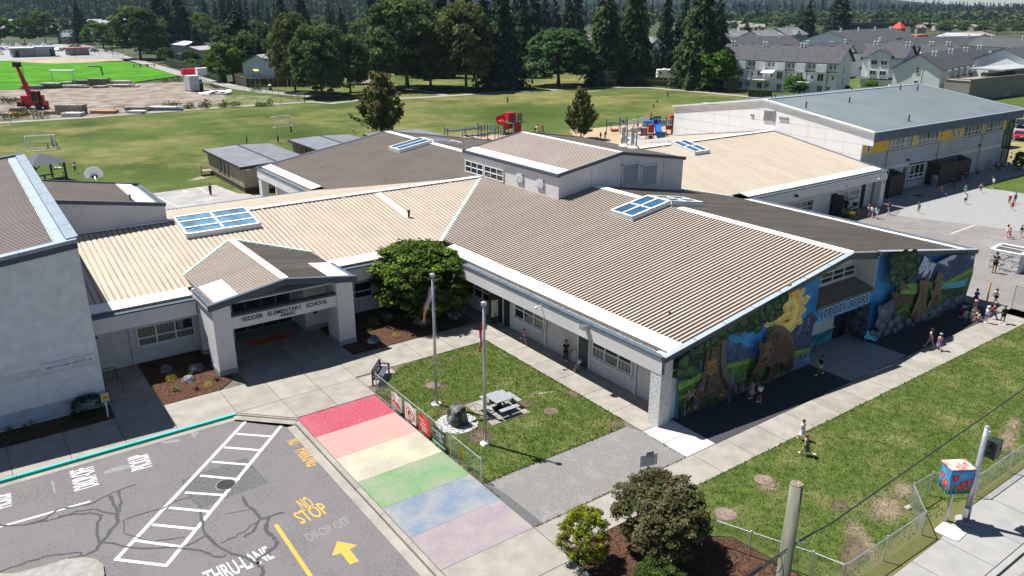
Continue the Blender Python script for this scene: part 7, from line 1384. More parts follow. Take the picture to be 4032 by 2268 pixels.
species('hornbeam',column(8),LM('hornbeam',(.135,.17,.045))[:2]+[leafmat('hornbeam_tip',(.17,.145,.06),.25,.2,.6)],(.016,.35,0,m_bark,8))
species('poplar',broad(9,130,60,.13,.055,.03,1.5),LM('poplar',(.085,.17,.035)),(.016,.4,3,m_bark,9))
species('far_round',broad(10,34,26,.22,.11,.02,.5),LM('farbroad',(.075,.13,.042)),(.02,.4,0,m_bark,10))
species('far_fir',conif(11,20,9,.03,.13,.75,.35,11,wide=.56),LM('farfir',(.042,.074,.044)),(.012,.8,0,m_bark,11))
def tree(kind,p,h,w,lb,group=None,rz=None,cat='tree',name=None):
 t=empty(name or('fir_tree' if 'fir' in kind or kind=='cedar' else 'tree'),p,rz if rz is not None else random.uniform(0,6.28),lb,cat,group)
 t.scale=(w,w,h);cr_,tr_=SPEC[kind];link('trunk',tr_,t);link('crown',cr_,t);return t
def dep(p):return(Vector(p)-CAM).dot(FW)
def ptree(kind,view,xb,yb_,yt,wpx,lb,xc=None,group=None,kz=1.0,sc=1.0):
 p=at(*S(view,xb,yb_),-.05);w=wpx*sc/S_SC[view]*dep(p)/CF*(1.18 if 'fir' not in kind and kind!='cedar' else 1.05);h=hgt(*S(view,xb,yb_),S(view,xb,yt)[1])*kz;return tree(kind,p,h,w,lb,group)
S_SC=dict(a=1.8386,b=1.8386,c=1.8386,A=3.677,B=3.677,k=1.0,T=3.4347,e=1.8386,h=1.8386,H=3.516)
for a in[('maple2','B',1890,1335,190,560,'tall olive maple with clear trunk, left of the pair by the path corner'),('maple','B',2200,1415,560,560,'left one of two maples sharing the shade by the path corner'),('maple','B',2275,1400,320,640,'right one of two maples sharing the shade by the path corner'),('maple','b',148,676,240,260,'maple with low crown just left of the young field tree'),('maple','b',560,640,-30,520,'biggest broad maple of the park row, first right of the young field tree'),('round','b',728,640,230,330,'dark tree in the park row between the biggest maple and the bronze maple'),('maple2','b',985,650,20,400,'bronze-topped maple in the middle of the park row'),('fir','b',1247,640,-110,380,'tall dark fir at the right end of the park row'),('fir','b',790,560,-60,260,'tall fir rising behind the biggest park maple'),('fir2','b',640,560,-50,240,'fir behind the crown of the biggest park maple'),('fir','b',1390,560,60,200,'dim fir behind the right end of the park row'),('round','b',1652,622,208,420,'round dark green maple standing alone on the park lawn'),('cedar','b',1985,612,-120,330,'left one of two giant cedars behind the round maple'),('cedar','b',2185,600,-150,330,'right one of two giant cedars behind the round maple'),('fir','b',2410,560,-60,210,'slim fir between the giant cedars and the blue house'),('fir','b',1720,500,-20,230,'tall fir behind the round park maple'),('cedar','c',205,640,-150,420,'giant cedar beside the white townhouse row'),('fir','c',90,560,-60,230,'fir left of the giant cedar behind the garden fence'),('fir','c',340,500,-30,230,'fir just right of the giant cedar'),('bright','c',340,650,335,300,'leafy spreading tree before the left end of the townhouses'),('bright','c',905,692,545,148,'small round tree before the townhouse balconies'),('bright','c',1465,650,582,100,'small lime tree between the townhouses above the blue roof',),('round','c',1265,665,615,80,'dark bush at the townhouse gable foot'),('fir','c',1210,320,-120,250,'tall dark fir amid the townhouse roofs, the larger one'),('fir2','c',985,330,20,180,'looser fir left of the large fir amid the townhouse roofs'),('fir2','c',562,275,165,100,'small loose fir before the grey hipped roofs'),('hornbeam','k',1503,540,284,215,'young upright bronze-tipped tree behind the brown roof'),('hornbeam','b',1815,1004,632,245,'young upright bronze-tipped tree by the wood-chip playground'),('poplar','A',30,640,240,420,'leafy street tree cut by the left edge beyond the car park'),('poplar','A',365,640,250,300,'second bright street tree from the left edge beyond the car park'),('poplar','A',665,630,160,350,'tallest bright street tree beyond the car park'),('fir','A',1190,640,20,320,'dense dark fir behind the ball diamond'),('bright','A',1500,690,330,420,'round bright green tree behind the backstop'),('bright','A',1690,680,510,220,'small olive tree at the backstop corner'),('maple2','A',940,470,260,180,'distant ochre tree between street trees and dark fir'),('maple','A',2040,850,70,620,'huge dark maple by the gravel path, left background'),('fir','a',1190,380,-90,330,'tall fir rising behind the huge dark maple'),('fir2','a',1330,370,-60,260,'second fir behind the huge dark maple'),('fir2','a',1745,505,75,480,'broad dark pine above the garden gates, left background'),('bright','a',1640,590,308,215,'bright green garden tree beside the vine-covered fence'),('bright','a',1545,300,150,170,'pale green tree in the gardens behind the huge maple'),('bright','a',1480,300,90,150,'light green tree top between the firs, left background'),('fir','a',2060,400,-60,220,'first dark fir behind the olive maple'),('fir','a',2200,400,-80,230,'second dark fir behind the olive maple'),('fir2','a',2400,340,60,130,'slim fir in the gardens behind the path maples'),('fir2','a',2480,340,50,130,'slim dark fir beside its twin behind the path maples'),('round','a',1200,450,345,105,'round blue-green shrub by the hedge end'),('round','a',1372,445,362,115,'dark rounded shrub beside the white-railed house'),('bright','a',1392,480,428,95,'yellow-green shrub over the hedge'),('round','a',1480,500,432,110,'dark green shrub right of the yellow-green one'),('bright','a',1890,530,455,150,'pale olive tree before the grey gabled house'),('bright','H',2503,1010,760,200,'small green tree at the right edge by the hall corner'),('maple','b',200,610,470,140,'dim low tree behind the young field tree')]:
 ptree(*a)
def solo(name,gen,mats,p,sc,lb,cat,trunk=None,rz=0.0):
 V,Q,s_=gen;t=empty(name,p,rz,lb,cat);t.scale=sc;link('crown',npmesh('crown',V,Q,mats,s_),t)
 if trunk:link('trunk',trunk_mesh('trunk',*trunk),t)
 return t
p_=AT('e',712,985)
d_=dep(p_);w_=650/1.8386*d_/CF*1.08;h_=hgt(*S('e',712,985),S('e',712,462)[1])
solo('round_tree',broad(21,420,62,.075,.034,.02,.1,up=.5,lob=.16),LM('laurel',(.10,.155,.030),.3,.25,2.0),p_+Vector((-.25,.1,0)),(w_,w_,h_*1.0),'dense rounded green tree in the mulch bed beside the entrance','tree',(.022,.45,6,m_bark,22,.22))
p_=Vector((-7.6,-7.3,0));solo('dark_bush',broad(23,420,60,.070,.028,.02,.55,up=.5),[leafmat('bush_brown',(.082,.076,.036),.35,.2,2.5),leafmat('bush_green',(.085,.105,.034),.35,.2,2.5),leafmat('bush_tan',(.15,.13,.07),.35,.2,2.5)],p_,(3.9,3.7,3.45),'big dark brown-green bush by the street bed','bush',(.012,.5,6,m_bark,24,.3))
p_=AT('h',1845,1370);solo('yellow_bush',broad(25,200,55,.095,.036,.0,.25,up=.5),[leafmat('lime_leaf',(.165,.20,.018),.25,.25,3),leafmat('lime_leaf_light',(.27,.29,.035),.25,.25,3),leafmat('lime_leaf_dark',(.07,.10,.02),.3,.2,3)],p_+Vector((.1,.2,0)),(2.05,1.95,2.35),'yellow-green clipped bush left of the big dark bush','bush',(.02,.4,5,m_bark,26,.2))
p_=Vector((-9.25,-8.9,0));solo('clipped_bush',broad(27,160,60,.10,.028,-.35,.1),LM('clip',(.060,.095,.022),.3,.2,4),p_,(2.1,1.9,1.25),'low clipped green bush cut by the bottom edge','bush')
p_=AT('g',645,300);solo('clipped_bush',broad(28,170,60,.10,.026,-.3,.1,lob=.08),LM('yew',(.030,.058,.018),.3,.2,4),p_+Vector((.1,.35,0)),(1.85,1.25,1.2),'dark clipped oval bush in the shade of the gym wall','bush')
def plant(p,r,h,n,mats,lb,seed,blade=.05,cat='plant',name='shrub'):
 g=np.random.default_rng(seed);a=g.uniform(0,2*np.pi,n);t=g.uniform(.1,1,n)**.6;P=np.stack([np.cos(a)*r*t,np.sin(a)*r*t,h*(g.uniform(.15,1,n))*(1-.45*t*t)],1);N_=np.stack([np.cos(a)*.6,np.sin(a)*.6,np.full(n,.7)],1)+g.normal(size=(n,3))*.5
 V,Q=leaf_quads(P,N_,blade,.5);t_=empty(name,p,0,lb,cat);link('leaves',npmesh('leaves',V,Q,mats,g.integers(0,len(mats),n)),t_);MB().tube([(0,0,0),(0,0,h*.6)],[.02,.008],5).bd('stem',m_bark,t_);return t_
def spike(p,r,n,mats,lb,seed,name='grass_clump',cat='plant',wd=.02):
 rr=random.Random(seed);mb=MB()
 for i in range(n):
  a=rr.uniform(0,6.28);L=r*rr.uniform(.6,1.1);d=Vector((cos(a),sin(a),0));s_=Vector((-d.y,d.x,0))*wd;k=rr.uniform(.4,1.1);mb.quads([-s_,s_,d*L*.45+s_*.9+Vector((0,0,L*.6*k)),d*L*.45-s_*.9+Vector((0,0,L*.6*k)),d*L+Vector((0,0,L*.55*k*rr.uniform(.4,1.2)))],[(0,1,2,3),(3,2,4)],rr.randrange(len(mats)))
 t=empty(name,p,0,lb,cat);mb.bd('blades',mats,t);return t
lime=[leafmat('lime_shrub',(.24,.29,.03),.2,.25,3),leafmat('lime_shrub_light',(.36,.36,.06),.2,.25,3)];lgreen=[leafmat('fresh_green',(.11,.20,.03),.25,.25,3),leafmat('fresh_green_dark',(.06,.12,.03),.25,.25,3)];gold=[leafmat('gold_leaf',(.48,.36,.03),.2,.25,3),leafmat('gold_leaf_light',(.50,.45,.08),.2,.2,3)];purp=[leafmat('purple_leaf',(.05,.018,.022),.3,.1,3)];pink=[leafmat('coral_flower',(.55,.14,.10),.2,.1,3),lgreen[0]]
for v_,x,y,r,h,n,ms,lab in[('e',318,1075,.42,.75,420,lime,'larger lime shrub with reddish tips in the right bed'),('e',415,1040,.32,.45,300,lime,'small bright lime shrub behind the larger one'),('e',475,1150,.30,.35,260,gold,'golden low shrub at the front of the right bed'),('e',235,1075,.32,.30,200,lgreen,'pale green low plant beside the right canopy column'),('e',505,1030,.48,.65,260,lgreen,'airy green shrub in the shade line of the right bed'),('e',285,1110,.22,.25,120,lgreen,'tiny grey-green plant before the lime shrub'),('d',1240,1449,.28,.35,260,lime,'lime shrub at the left bed edge by the path'),('g',1240,32,.34,.40,320,gold,'golden shrub in the middle of the left bed'),('g',1510,78,.24,.38,240,gold,'golden plant near the front corner of the left bed'),('g',1450,48,.20,.18,90,pink,'coral flowering plant in the left bed'),('d',1205,1415,.25,.25,100,[leafmat('dusty_pink',(.32,.22,.20),.2,.1,3)],'dusty pink plant under the nearest wall boulder'),('d',1310,1345,.3,.4,150,lgreen,'dim green plant below the office window')]:
 plant(AT(v_,x,y,.02),r,h,n,ms,lab,int(x+y))
for v_,x,y,r,n,ms,lab in[('d',1375,1425,.34,40,lgreen,'fresh green grass clump between two left-bed boulders'),('g',1275,105,.32,40,lgreen,'bright grass clump at the front of the left bed'),('g',1570,32,.32,24,purp,'dark purple spiky plant at the back right of the left bed'),('g',1428,98,.30,24,purp,'dark purple spiky plant at the front of the left bed'),('e',420,1085,.28,24,purp,'dark spiky plant left of the golden shrub'),('e',515,1085,.30,24,purp,'dark spiky plant in the middle of the right bed'),('d',1375,1325,.45,36,lgreen,'tall green fern near the left pilaster'),('g',70,405,.5,20,lgreen,'thin pale grass clump at the left edge under the gym wall'),('g',215,385,.6,26,lgreen,'wider pale grass clump left of middle under the gym wall'),('g',290,390,.6,26,lgreen,'pale grass clump right of middle under the gym wall'),('g',455,345,.5,18,lgreen,'straggly grass clump nearest the clipped oval bush'),('g',540,365,.35,16,lgreen,'small green tuft at the front of the gym bed'),('g',95,480,.5,22,lgreen,'green tuft at the bed corner by the left edge')]:
 spike(AT(v_,x,y,.02),r,n,ms,lab,int(x*3+y))
fz=spike((0,0,.55),.85,90,lime,'bright lime fern filling the dark planter',91,'fern','plant',.05);fz.location=PLANTER.location+Vector((0,0,.5))
def in_poly(P,poly):
 x,y=P[:,0],P[:,1];r=np.zeros(len(P),bool);n=len(poly)
 for i in range(n):
  (x0,y0),(x1,y1)=poly[i],poly[(i+1)%n]
  if y0==y1:continue
  c=((y0>y)!=(y1>y))&(x<(x1-x0)*(y-y0)/(y1-y0)+x0);r^=c
 return r
def grass(name,poly,n,mats,lb,hmin=.03,hmax=.09,z=.004):
 pl=np.array(poly);lo,hi=pl.min(0),pl.max(0);P=RNG.uniform(lo,hi,(n,2));P=P[in_poly(P,poly)];m=len(P);a=RNG.uniform(0,2*np.pi,m);w=RNG.uniform(.015,.04,m);h=RNG.uniform(hmin,hmax,m);l=RNG.uniform(-.05,.05,(m,2))
 p3=np.c_[P,np.full(m,z)];d=np.c_[np.cos(a)*w,np.sin(a)*w,np.zeros(m)];V=np.stack([p3-d,p3+d,p3+np.c_[l,h]],1).reshape(-1,3);o=link(name,npmesh(name,V,np.arange(3*m).reshape(-1,3),mats,RNG.choice(len(mats),m)));tag(o,lb,'grass',kind='stuff');return o
gm=[leafmat('blade_green',(.07,.125,.02),.3,.3,1.5),leafmat('blade_light',(.115,.175,.035),.3,.3,1.5),leafmat('blade_dry',(.21,.20,.075),.25,.2,1.5)]
LAWN=[(-10.6,.75),(-1.65,.78),(-1.22,1.3),(-1.22,14.5),(-5.9,14.55),(-7.9,14.35),(-8.5,13.7),(-9.3,13.0),(-10.6,12.2)]
grass('lawn_blades',LAWN,20000,gm,'short grass blades of the front lawn');grass('lawn_blades',[(-5.3,-5.25),(45,-5.25),(45,-13.4),(-3.4,-13.0),(-4.2,-8.7)],44000,gm,'short grass blades of the street lawn')
ed=MB()
def edge(a,b,n,w,h):
 a,b=Vector(a),Vector(b)
 for i in range(n):
  p=a.lerp(b,random.random())+Vector((random.uniform(-w,w),random.uniform(-w,w),0));k=random.uniform(.02,.06);t=random.uniform(0,6.28);ed.quads([p+Vector((-k,0,0)),p+Vector((k*cos(t),k*sin(t),0)),p+Vector((random.uniform(-.05,.05),random.uniform(-.05,.05),h*random.uniform(.5,1.4)))],[(0,1,2)],random.randrange(3))
edge((-10.6,.75,.005),(-1.65,.78,.005),500,.06,.07);edge((-1.24,1.3,.005),(-1.24,14.5,.005),700,.05,.07);edge((-5.6,-5.2,.005),(45,-5.22,.005),1600,.06,.07);edge((-10.78,11.9,.005),(-10.72,-.6,.005),300,.04,.06);edge((-10.75,-3.2,.005),(-1.3,-3.2,.005),300,.05,.06);edge((-1.3,-3.2,.005),(-1.27,-.2,.005),60,.05,.06);edge((-10.6,12,.005),(-8.4,13.8,.005),160,.1,.08)
tag(ed.bd('edge_weeds',gm),'grass and weeds along the slab edges','weeds',kind='stuff')
def hedge(pts,w_,h,lb,mats,leaf=.16,per=120,name='hedge'):
 pts=[Vector((p.x,p.y,0))for p in pts];t=empty(name,pts[0],0,lb,'hedge');Ps,Ns=[],[]
 for a,b in zip(pts[:-1],pts[1:]):
  n=int((b-a).length*per*.3*h);u=RNG.uniform(0,1,n);d=np.array(b-a);P=np.array(a-pts[0])+u[:,None]*d;nr=np.array([-(b-a).normalized().y,(b-a).normalized().x,0]);s_=RNG.choice([-1,1],n);tp=RNG.random(n)<.35;off=np.where(tp,RNG.uniform(-.5,.5,n),.5*s_)*w_;z=np.where(tp,h,RNG.uniform(.05,1,n)*h);P=P+nr*off[:,None];P[:,2]=z+RNG.normal(size=n)*.08;Ps.append(P);Ns.append(np.where(tp[:,None],[0,0,1.0],nr*s_[:,None])+RNG.normal(size=(n,3))*.5)
 P,N_=np.concatenate(Ps),np.concatenate(Ns);V,Q=leaf_quads(P,N_,leaf);link('foliage',npmesh('foliage',V,Q,mats,RNG.integers(0,len(mats),len(P))),t);mb=MB()
 for a,b in zip(pts[:-1],pts[1:]):mb.beam(a-pts[0]+Vector((0,0,h*.48)),b-pts[0]+Vector((0,0,h*.48)),w_*.8,h*.9)
 mb.bd('branches',mat('hedge_core',(.03,.045,.015),var=.4,scale=3),t);return t
hg=[leafmat('hedge_green',(.075,.13,.03),.3,.2,1),leafmat('hedge_olive',(.13,.15,.05),.3,.2,1),leafmat('hedge_dark',(.04,.07,.02),.3,.2,1)]
hedge([AT('B',40,945),AT('B',500,1060)],1.0,2.6,'vine-covered fence hedge along the gravel path, left length',hg,.4,24);hedge([AT('B',550,1085),AT('B',860,1185)],1.0,2.6,'vine-covered fence hedge along the gravel path, right length',hg,.4,24);hedge([AT('B',350,640),AT('B',640,610)],1.2,2.2,'clipped yellow-green hedge behind the white-roofed house',hg,.5,14);hedge([AT('T',0,800),AT('T',560,835)],.8,1.6,'ivy hedge on the brown garden fence by the blue house',hg,.35,26);hedge([AT('T',1540,960),AT('T',1840,975)],2.4,1.9,'clipped square hedge before the townhouse patio',hg,.3,40);hedge([AT('T',1250,905),AT('T',1385,910)],1.6,4.2,'tall dark square hedge between townhouse gardens',[hg[2]],.35,30)
rr=random.Random(8)
for i in range(16):
 x=rr.uniform(1200,2000);y=788-(x-1200)*.028+rr.uniform(-10,6);plant(AT('a',x,y),rr.uniform(.7,1.6),rr.uniform(.8,1.9),120,hg,'tall green weeds growing through the building-site fence',i,.35,'weeds','weed_clump')['group']='weeds along the building-site fence'
for i,(x,y)in enumerate([(20,870),(90,862),(160,850),(220,835),(300,858),(30,745),(110,750),(1200,600),(1280,592),(1850,660)]):plant(AT('a',x,y),1.6,1.6,160,hg,'green scrub at the edge of the building site',50+i,.4,'weeds','weed_clump')['group']='scrub round the building site'
# ------ houses, far trees, hills
m_sid=mat('white_siding',(.80,.81,.82),scale=.8,var=.04);m_sidb=mat('blue_grey_siding',(.27,.33,.37),scale=.8,var=.05);m_nvs=mat('navy_siding',(.03,.05,.14),scale=.8,var=.08)
m_shg=mat('charcoal_shingles',(.075,.076,.083),scale=1.5,var=.2,detail=8,**gk);m_sht=mat('tan_shingles',(.27,.22,.18),scale=.6,var=.15,detail=8,**gk);m_shgr=mat('grey_shingles',(.17,.175,.185),scale=.6,var=.15,detail=8,**gk);m_shp=mat('pale_shingles',(.33,.33,.35),scale=.6,var=.12,**gk)
m_dw=mat('house_window_glass',(.05,.06,.07),var=0,rough=.1,spec=.7)
def wins(t,lst,fm=None,gl=None):
 for x,z,w_,h,y,xd in lst:window(t,(x,y,z)if xd[0]else(y,x,z),xd,w_,h,2 if w_>h*.8 else 1,1,gl or m_dw,fr=.10,fm=fm or m_frame)
def house(lb,a,b,depth,eh,rh,mw,mr,gable=False,over=.5,cat='house',name='house',group=None,slab=None):
 """a->b front base line seen left to right; local x along it, y away from it"""
 a,b=Vector((a.x,a.y,0)),Vector((b.x,b.y,0));d=b-a;L=d.length;t=empty(name,a,math.atan2(d.y,d.x),lb,cat,group);o=over;D=depth
 if gable:
  V=[(0,0,-.3),(L,0,-.3),(L,0,eh),(L/2,0,rh-.1),(0,0,eh),(0,D,-.3),(L,D,-.3),(L,D,eh),(L/2,D,rh-.1),(0,D,eh)];F=[(0,1,2,3,4),(9,8,7,6,5),(1,6,7,2),(5,0,4,9),(2,7,8,3),(3,8,9,4)]
  k=(rh-eh)/(L/2);P=[((-o,-o,eh-k*o),(L/2,-o,rh),(L/2,D+o,rh),(-o,D+o,eh-k*o)),((L+o,-o,eh-k*o),(L/2,-o,rh),(L/2,D+o,rh),(L+o,D+o,eh-k*o))]
 else:
  V=[(0,0,-.3),(L,0,-.3),(L,0,eh),(0,0,eh),(0,D,-.3),(L,D,-.3),(L,D,eh),(0,D,eh),(0,D/2,rh-.1),(L,D/2,rh-.1)];F=[(0,1,2,3),(5,4,7,6),(1,5,6,9,2),(4,0,3,8,7),(3,2,9,8),(6,7,8,9)]
  k=(rh-eh)/(D/2);P=[((-o,-o,eh-k*o),(L+o,-o,eh-k*o),(L+o,D/2,rh),(-o,D/2,rh)),((-o,D+o,eh-k*o),(L+o,D+o,eh-k*o),(L+o,D/2,rh),(-o,D/2,rh))]
 MB().quads(V,F).bd('wall',mw,t);mb=MB()
 for q in P:mb.quads([(x,y,z)for x,y,z in q]+[(x,y,z+.18)for x,y,z in q],[(3,2,1,0),(4,5,6,7),(0,1,5,4),(1,2,6,5),(2,3,7,6),(3,0,4,7)])
 mb.bd('roof',mr,t);t['_L']=L;del t['_L'];return t,L
def vents(t,xs,y,z):
 for x in xs:
  for dx in(0,.9):MB().lathe((x+dx,y,z),[(.16,0),(.14,1.1),(.26,1.12),(.26,1.4),(.05,1.5)],7).bd('flue_vent',m_frame,t)
a,b=at(2822,344.5),at(3284,374);eh=hgt(3284,374,247);t,L=house('long three-storey white townhouse row with upper bays and balconies facing the field',a,b,12.5,eh,eh+3.4,m_sid,m_shg,over=.7,cat='townhouses',name='townhouse_row')
n=6;pw=L/n
for i in range(n):
 x=pw*i;MB().box(x+.2,x+pw*.52,-.9,-.02,eh*.69,eh-.5).bd('bay',m_sid,t)
 for k in range(7):MB().box(x+.2,x+pw*.52,-.93,-.90,eh*.69+k*(eh*.31-.5)/7,eh*.69+(k+.9)*(eh*.31-.5)/7).bd('siding_board',m_sid,t)
 MB().quads([(x+pw*.52,-1.3,eh*.66),(x+pw+.2,-1.3,eh*.66),(x+pw+.2,0,eh*.71),(x+pw*.52,0,eh*.71)],[(0,1,2,3)]).bd('pent_roof',m_shg,t)
 window(t,(x+pw*.60,-.04,eh*.78),(1,0,0),pw*.16,1.1,2,1,m_dw,fr=.10);window(t,(x+pw*.82,-.04,eh*.78),(1,0,0),pw*.12,1.1,1,1,m_dw,fr=.10)
 window(t,(x+pw*.10,-.04,eh*.40),(1,0,0),pw*.30,1.9,2,1,m_dw,fr=.10,name='patio_door');window(t,(x+pw*.78,-.04,eh*.45),(1,0,0),pw*.13,1.0,1,1,m_dw,fr=.10)
 window(t,(x+pw*.15,-.04,.2),(1,0,0),pw*.26,1.9,2,1,m_dw,fr=.10,name='patio_door');window(t,(x+pw*.60,-.04,.9),(1,0,0),pw*.18,1.1,2,1,m_dw,fr=.10)
 MB().tube([(x+pw*.58,-.1,eh*.66),(x+pw*.58,-.1,.1)],.08,5).bd('downpipe',m_dark,t)
 if i in(1,2,4):
  bl_=MB().box(x+.1,x+pw*.85,-2.3,-.02,eh*.37-.2,eh*.37).bd('balcony',m_sid,t);r_=MB().beam((x+.1,-2.25,eh*.37+1.0),(x+pw*.85,-2.25,eh*.37+1.0),.08,.08)
  for k in range(22):r_.box(x+.1+k*(pw*.85-.1)/21-.025,x+.1+k*(pw*.85-.1)/21+.025,-2.28,-2.22,eh*.37,eh*.37+1.0)
  r_.bd('balcony_rail',m_frame,bl_)
MB().quads([(pw*2.45,-2.9,eh*.37+1.9),(pw*3.05,-2.9,eh*.37+1.9),(pw*3.05,-.05,eh*.37+2.7),(pw*2.45,-.05,eh*.37+2.7),(pw*2.45,-2.9,eh*.37+1.75),(pw*3.05,-2.9,eh*.37+1.75),(pw*3.05,-.05,eh*.37+2.55),(pw*2.45,-.05,eh*.37+2.55)],[(0,1,2,3),(7,6,5,4),(4,5,1,0),(5,6,2,1),(7,4,0,3)]).bd('awning',mat('white_awning',(.8,.8,.8),var=.02),t)
MB().box(L+.01,L+.06,4.9,6.6,.2,eh+1.2).bd('light_panel',mat('bright_siding',(.78,.79,.80),var=.03),t);window(t,(L+.08,5.3,eh*.62),(0,1,0),.8,1.5,1,2,m_dw,fr=.1);window(t,(L+.08,5.3,eh*.28),(0,1,0),.8,1.5,1,2,m_dw,fr=.1)
vents(t,[pw*.2,pw*1.9,pw*3.8],5.4,eh+2.9)
for i in range(12):MB().box(L*i/12+1,L*i/12+1.7,6.3,6.9,eh+3.45,eh+3.7).bd('ridge_vent',m_dark,t)
a,b=AT('c',1380,628),AT('c',1665,645);eh2=hgt(*S('c',1380,628),S('c',1350,408)[1]);t,L=house('white townhouse block with a projecting gabled bay behind the blue roof',a,b,13,eh2,eh2+3.2,m_sid,m_shg,over=.6,cat='townhouses',name='townhouse_block')
MB().box(L*.20,L*.72,-1.6,-.02,2.6,eh2+.6).bd('bay',m_sid,t);MB().quads([(L*.16,-2.0,eh2+.4),(L*.46,-2.0,eh2+2.1),(L*.76,-2.0,eh2+.4),(L*.16,2,eh2+.4),(L*.46,3,eh2+2.1),(L*.76,2,eh2+.4)],[(0,1,4,3),(1,2,5,4)]).bd('bay_roof',m_shg,t);MB().quads([(L*.20,-1.61,eh2+.5),(L*.72,-1.61,eh2+.5),(L*.46,-1.61,eh2+1.9)],[(0,1,2)]).bd('bay_gable',m_sid,t)
for z in(eh2*.42,eh2*.75):
 for x in(.25,.50):window(t,(L*x,-1.63,z),(1,0,0),L*.17,1.3,2,1,m_dw,fr=.1)
MB().quads([(L*-.1,-1.6,2.3),(L*1.05,-1.6,2.3),(L*1.05,0,2.9),(L*-.1,0,2.9)],[(0,1,2,3)]).bd('porch_roof',m_shg,t);MB().beam((L*.86,-2.6,0),(L*1.05,-.3,2.4),.5,.12).bd('stair_rail',m_frame,t);MB().beam((L*.72,-2.6,0),(L*.9,-.3,2.4),.3,.12).bd('stair_rail',m_frame,t)
vents(t,[L*.1,L*.9],5,eh2+2.6)
a,b=AT('c',1610,650),AT('c',1950,672);eh3=hgt(*S('c',1950,672),S('c',1980,502)[1]);t,L=house('white townhouse block with broad sided gable and long dark roof, right background',a,b,62,eh3,eh3+3.6,m_sid,m_shg,gable=True,over=.6,cat='townhouses',name='townhouse_block')
for k in range(14):MB().box(.05,L*.40,-.05,-.01,1+k*(eh3-1)/14,1+(k+.9)*(eh3-1)/14).box(L*.62,L-.05,-.05,-.01,1+k*(eh3-1)/14,1+(k+.9)*(eh3-1)/14).bd('siding_board',m_sid,t)
MB().box(L*.41,L*.61,-.12,-.01,.5,eh3+1.0).bd('light_panel',MC['bright_siding'],t);window(t,(L*.47,-.15,eh3*.78),(1,0,0),.9,1.6,1,2,m_dw,fr=.1);window(t,(L*.47,-.15,eh3*.25),(1,0,0),.9,1.4,1,2,m_dw,fr=.1)
for i in range(10):
 y=1.5+i*6.1;MB().box(L,L+.9,y+1.5,y+4.6,eh3*.62,eh3-.4).bd('bay',m_sid,t);window(t,(L+.03,y+5.0,eh3*.72),(0,1,0),1.1,1.2,1,1,m_dw,fr=.1);MB().quads([(L,y+4.6,eh3*.62),(L+1.3,y+4.6,eh3*.56),(L+1.3,y+7.6,eh3*.56),(L,y+7.6,eh3*.62)],[(0,1,2,3)]).bd('pent_roof',m_shg,t);window(t,(L+.03,y+.3,.6),(0,1,0),1.6,2.0,2,1,m_dw,fr=.1)
for y in(6,22,38,54):vents(t,[L*.62],y,eh3+2.8)
def ridge_block(view,l,r,rh,eh,half,lb,mw=None,mr=None,vn=0,gables=0,cat='townhouses',name='townhouse_block',grp=None):
 p,q=AT(view,*l,rh),AT(view,*r,rh);p.z=q.z=0;d=(q-p).normalized();n=Vector((-d.y,d.x,0));n=n if n.dot(FW)>0 else-n
 t,L=house(lb,p-n*half,q-n*half,half*2,eh,rh,mw or m_sid,mr or m_shg,over=.6,cat=cat,name=name,group=grp)
 if vn:vents(t,[L*(i+.4)/vn for i in range(vn)],half*.85,rh-.5)
 for i in range(gables):
  x=L*(i+.5)/gables;MB().quads([(x-3,-.2,eh+.2),(x+3,-.2,eh+.2),(x,-.2,eh+2.2)],[(0,1,2)]).bd('dormer_gable',m_sid,t);MB().quads([(x-3.4,-.5,eh),(x,-.5,eh+2.5),(x,half*.8,eh+2.5),(x-3.4,.2,eh),(x+3.4,-.5,eh),(x+3.4,.2,eh)],[(0,1,2,3),(1,4,5,2)]).bd('dormer_roof',mr or m_shg,t)
 for i in range(max(2,int(L/7))):window(t,(L*(i+.3)/max(2,int(L/7)),-.04,eh*.66),(1,0,0),1.6,1.2,2,1,m_dw,fr=.1);window(t,(L*(i+.3)/max(2,int(L/7)),-.04,eh*.25),(1,0,0),1.6,1.2,2,1,m_dw,fr=.1)
 return t,L
for a in[((390,268),(880,262),11,7.5,9,'dark roofed block left of the tall fir, behind the townhouse row',None,None,3,0),((860,322),(1640,288),10.5,7.5,7,'long dark roof with small white gables behind the white row',None,None,3,4),((1160,225),(1640,205),12.5,8.5,11,'big dark roof with red-streaked valleys in the townhouse group',None,None,4,0),((1690,272),(2260,262),10.5,7.5,7,'long dark roof beneath the overhead wires',None,None,3,0),((1840,322),(2085,326),10.5,7.5,7,'dark roof ending in a white gable right of the bay block',None,None,2,0),((2270,268),(2720,285),10.5,7.5,7,'dark roof running off the right edge below the wires',None,None,2,0),((2430,352),(2760,330),10.5,7.5,7,'nearer dark roof at the right edge above the tan building',None,None,1,0),((2020,238),(2280,248),9,6.5,9,'long pale grey roof below the tree line at right',None,m_shp,0,0),((385,225),(560,222),10,7,7,'hipped grey roof left of the small loose fir',None,m_shgr,1,0),((600,228),(760,215),10,7,7,'grey roof with a vent right of the small loose fir',None,m_shgr,2,0),((780,205),(930,200),10.5,7,7,'grey roof with blue gable left of the tall fir',m_sidb,m_shgr,1,1)]:
 ridge_block('c',*a[:5],a[5],a[6],a[7],a[8],a[9])
a,b=AT('T',85,705),AT('T',452,705);ehb=hgt(*S('T',260,705),S('T',260,375)[1]);t,L=house('blue-grey three-storey house with white gable and navy base beside the giant cedar',a,b,13,ehb,ehb+4.4,m_sidb,m_shgr,gable=True,over=.5)
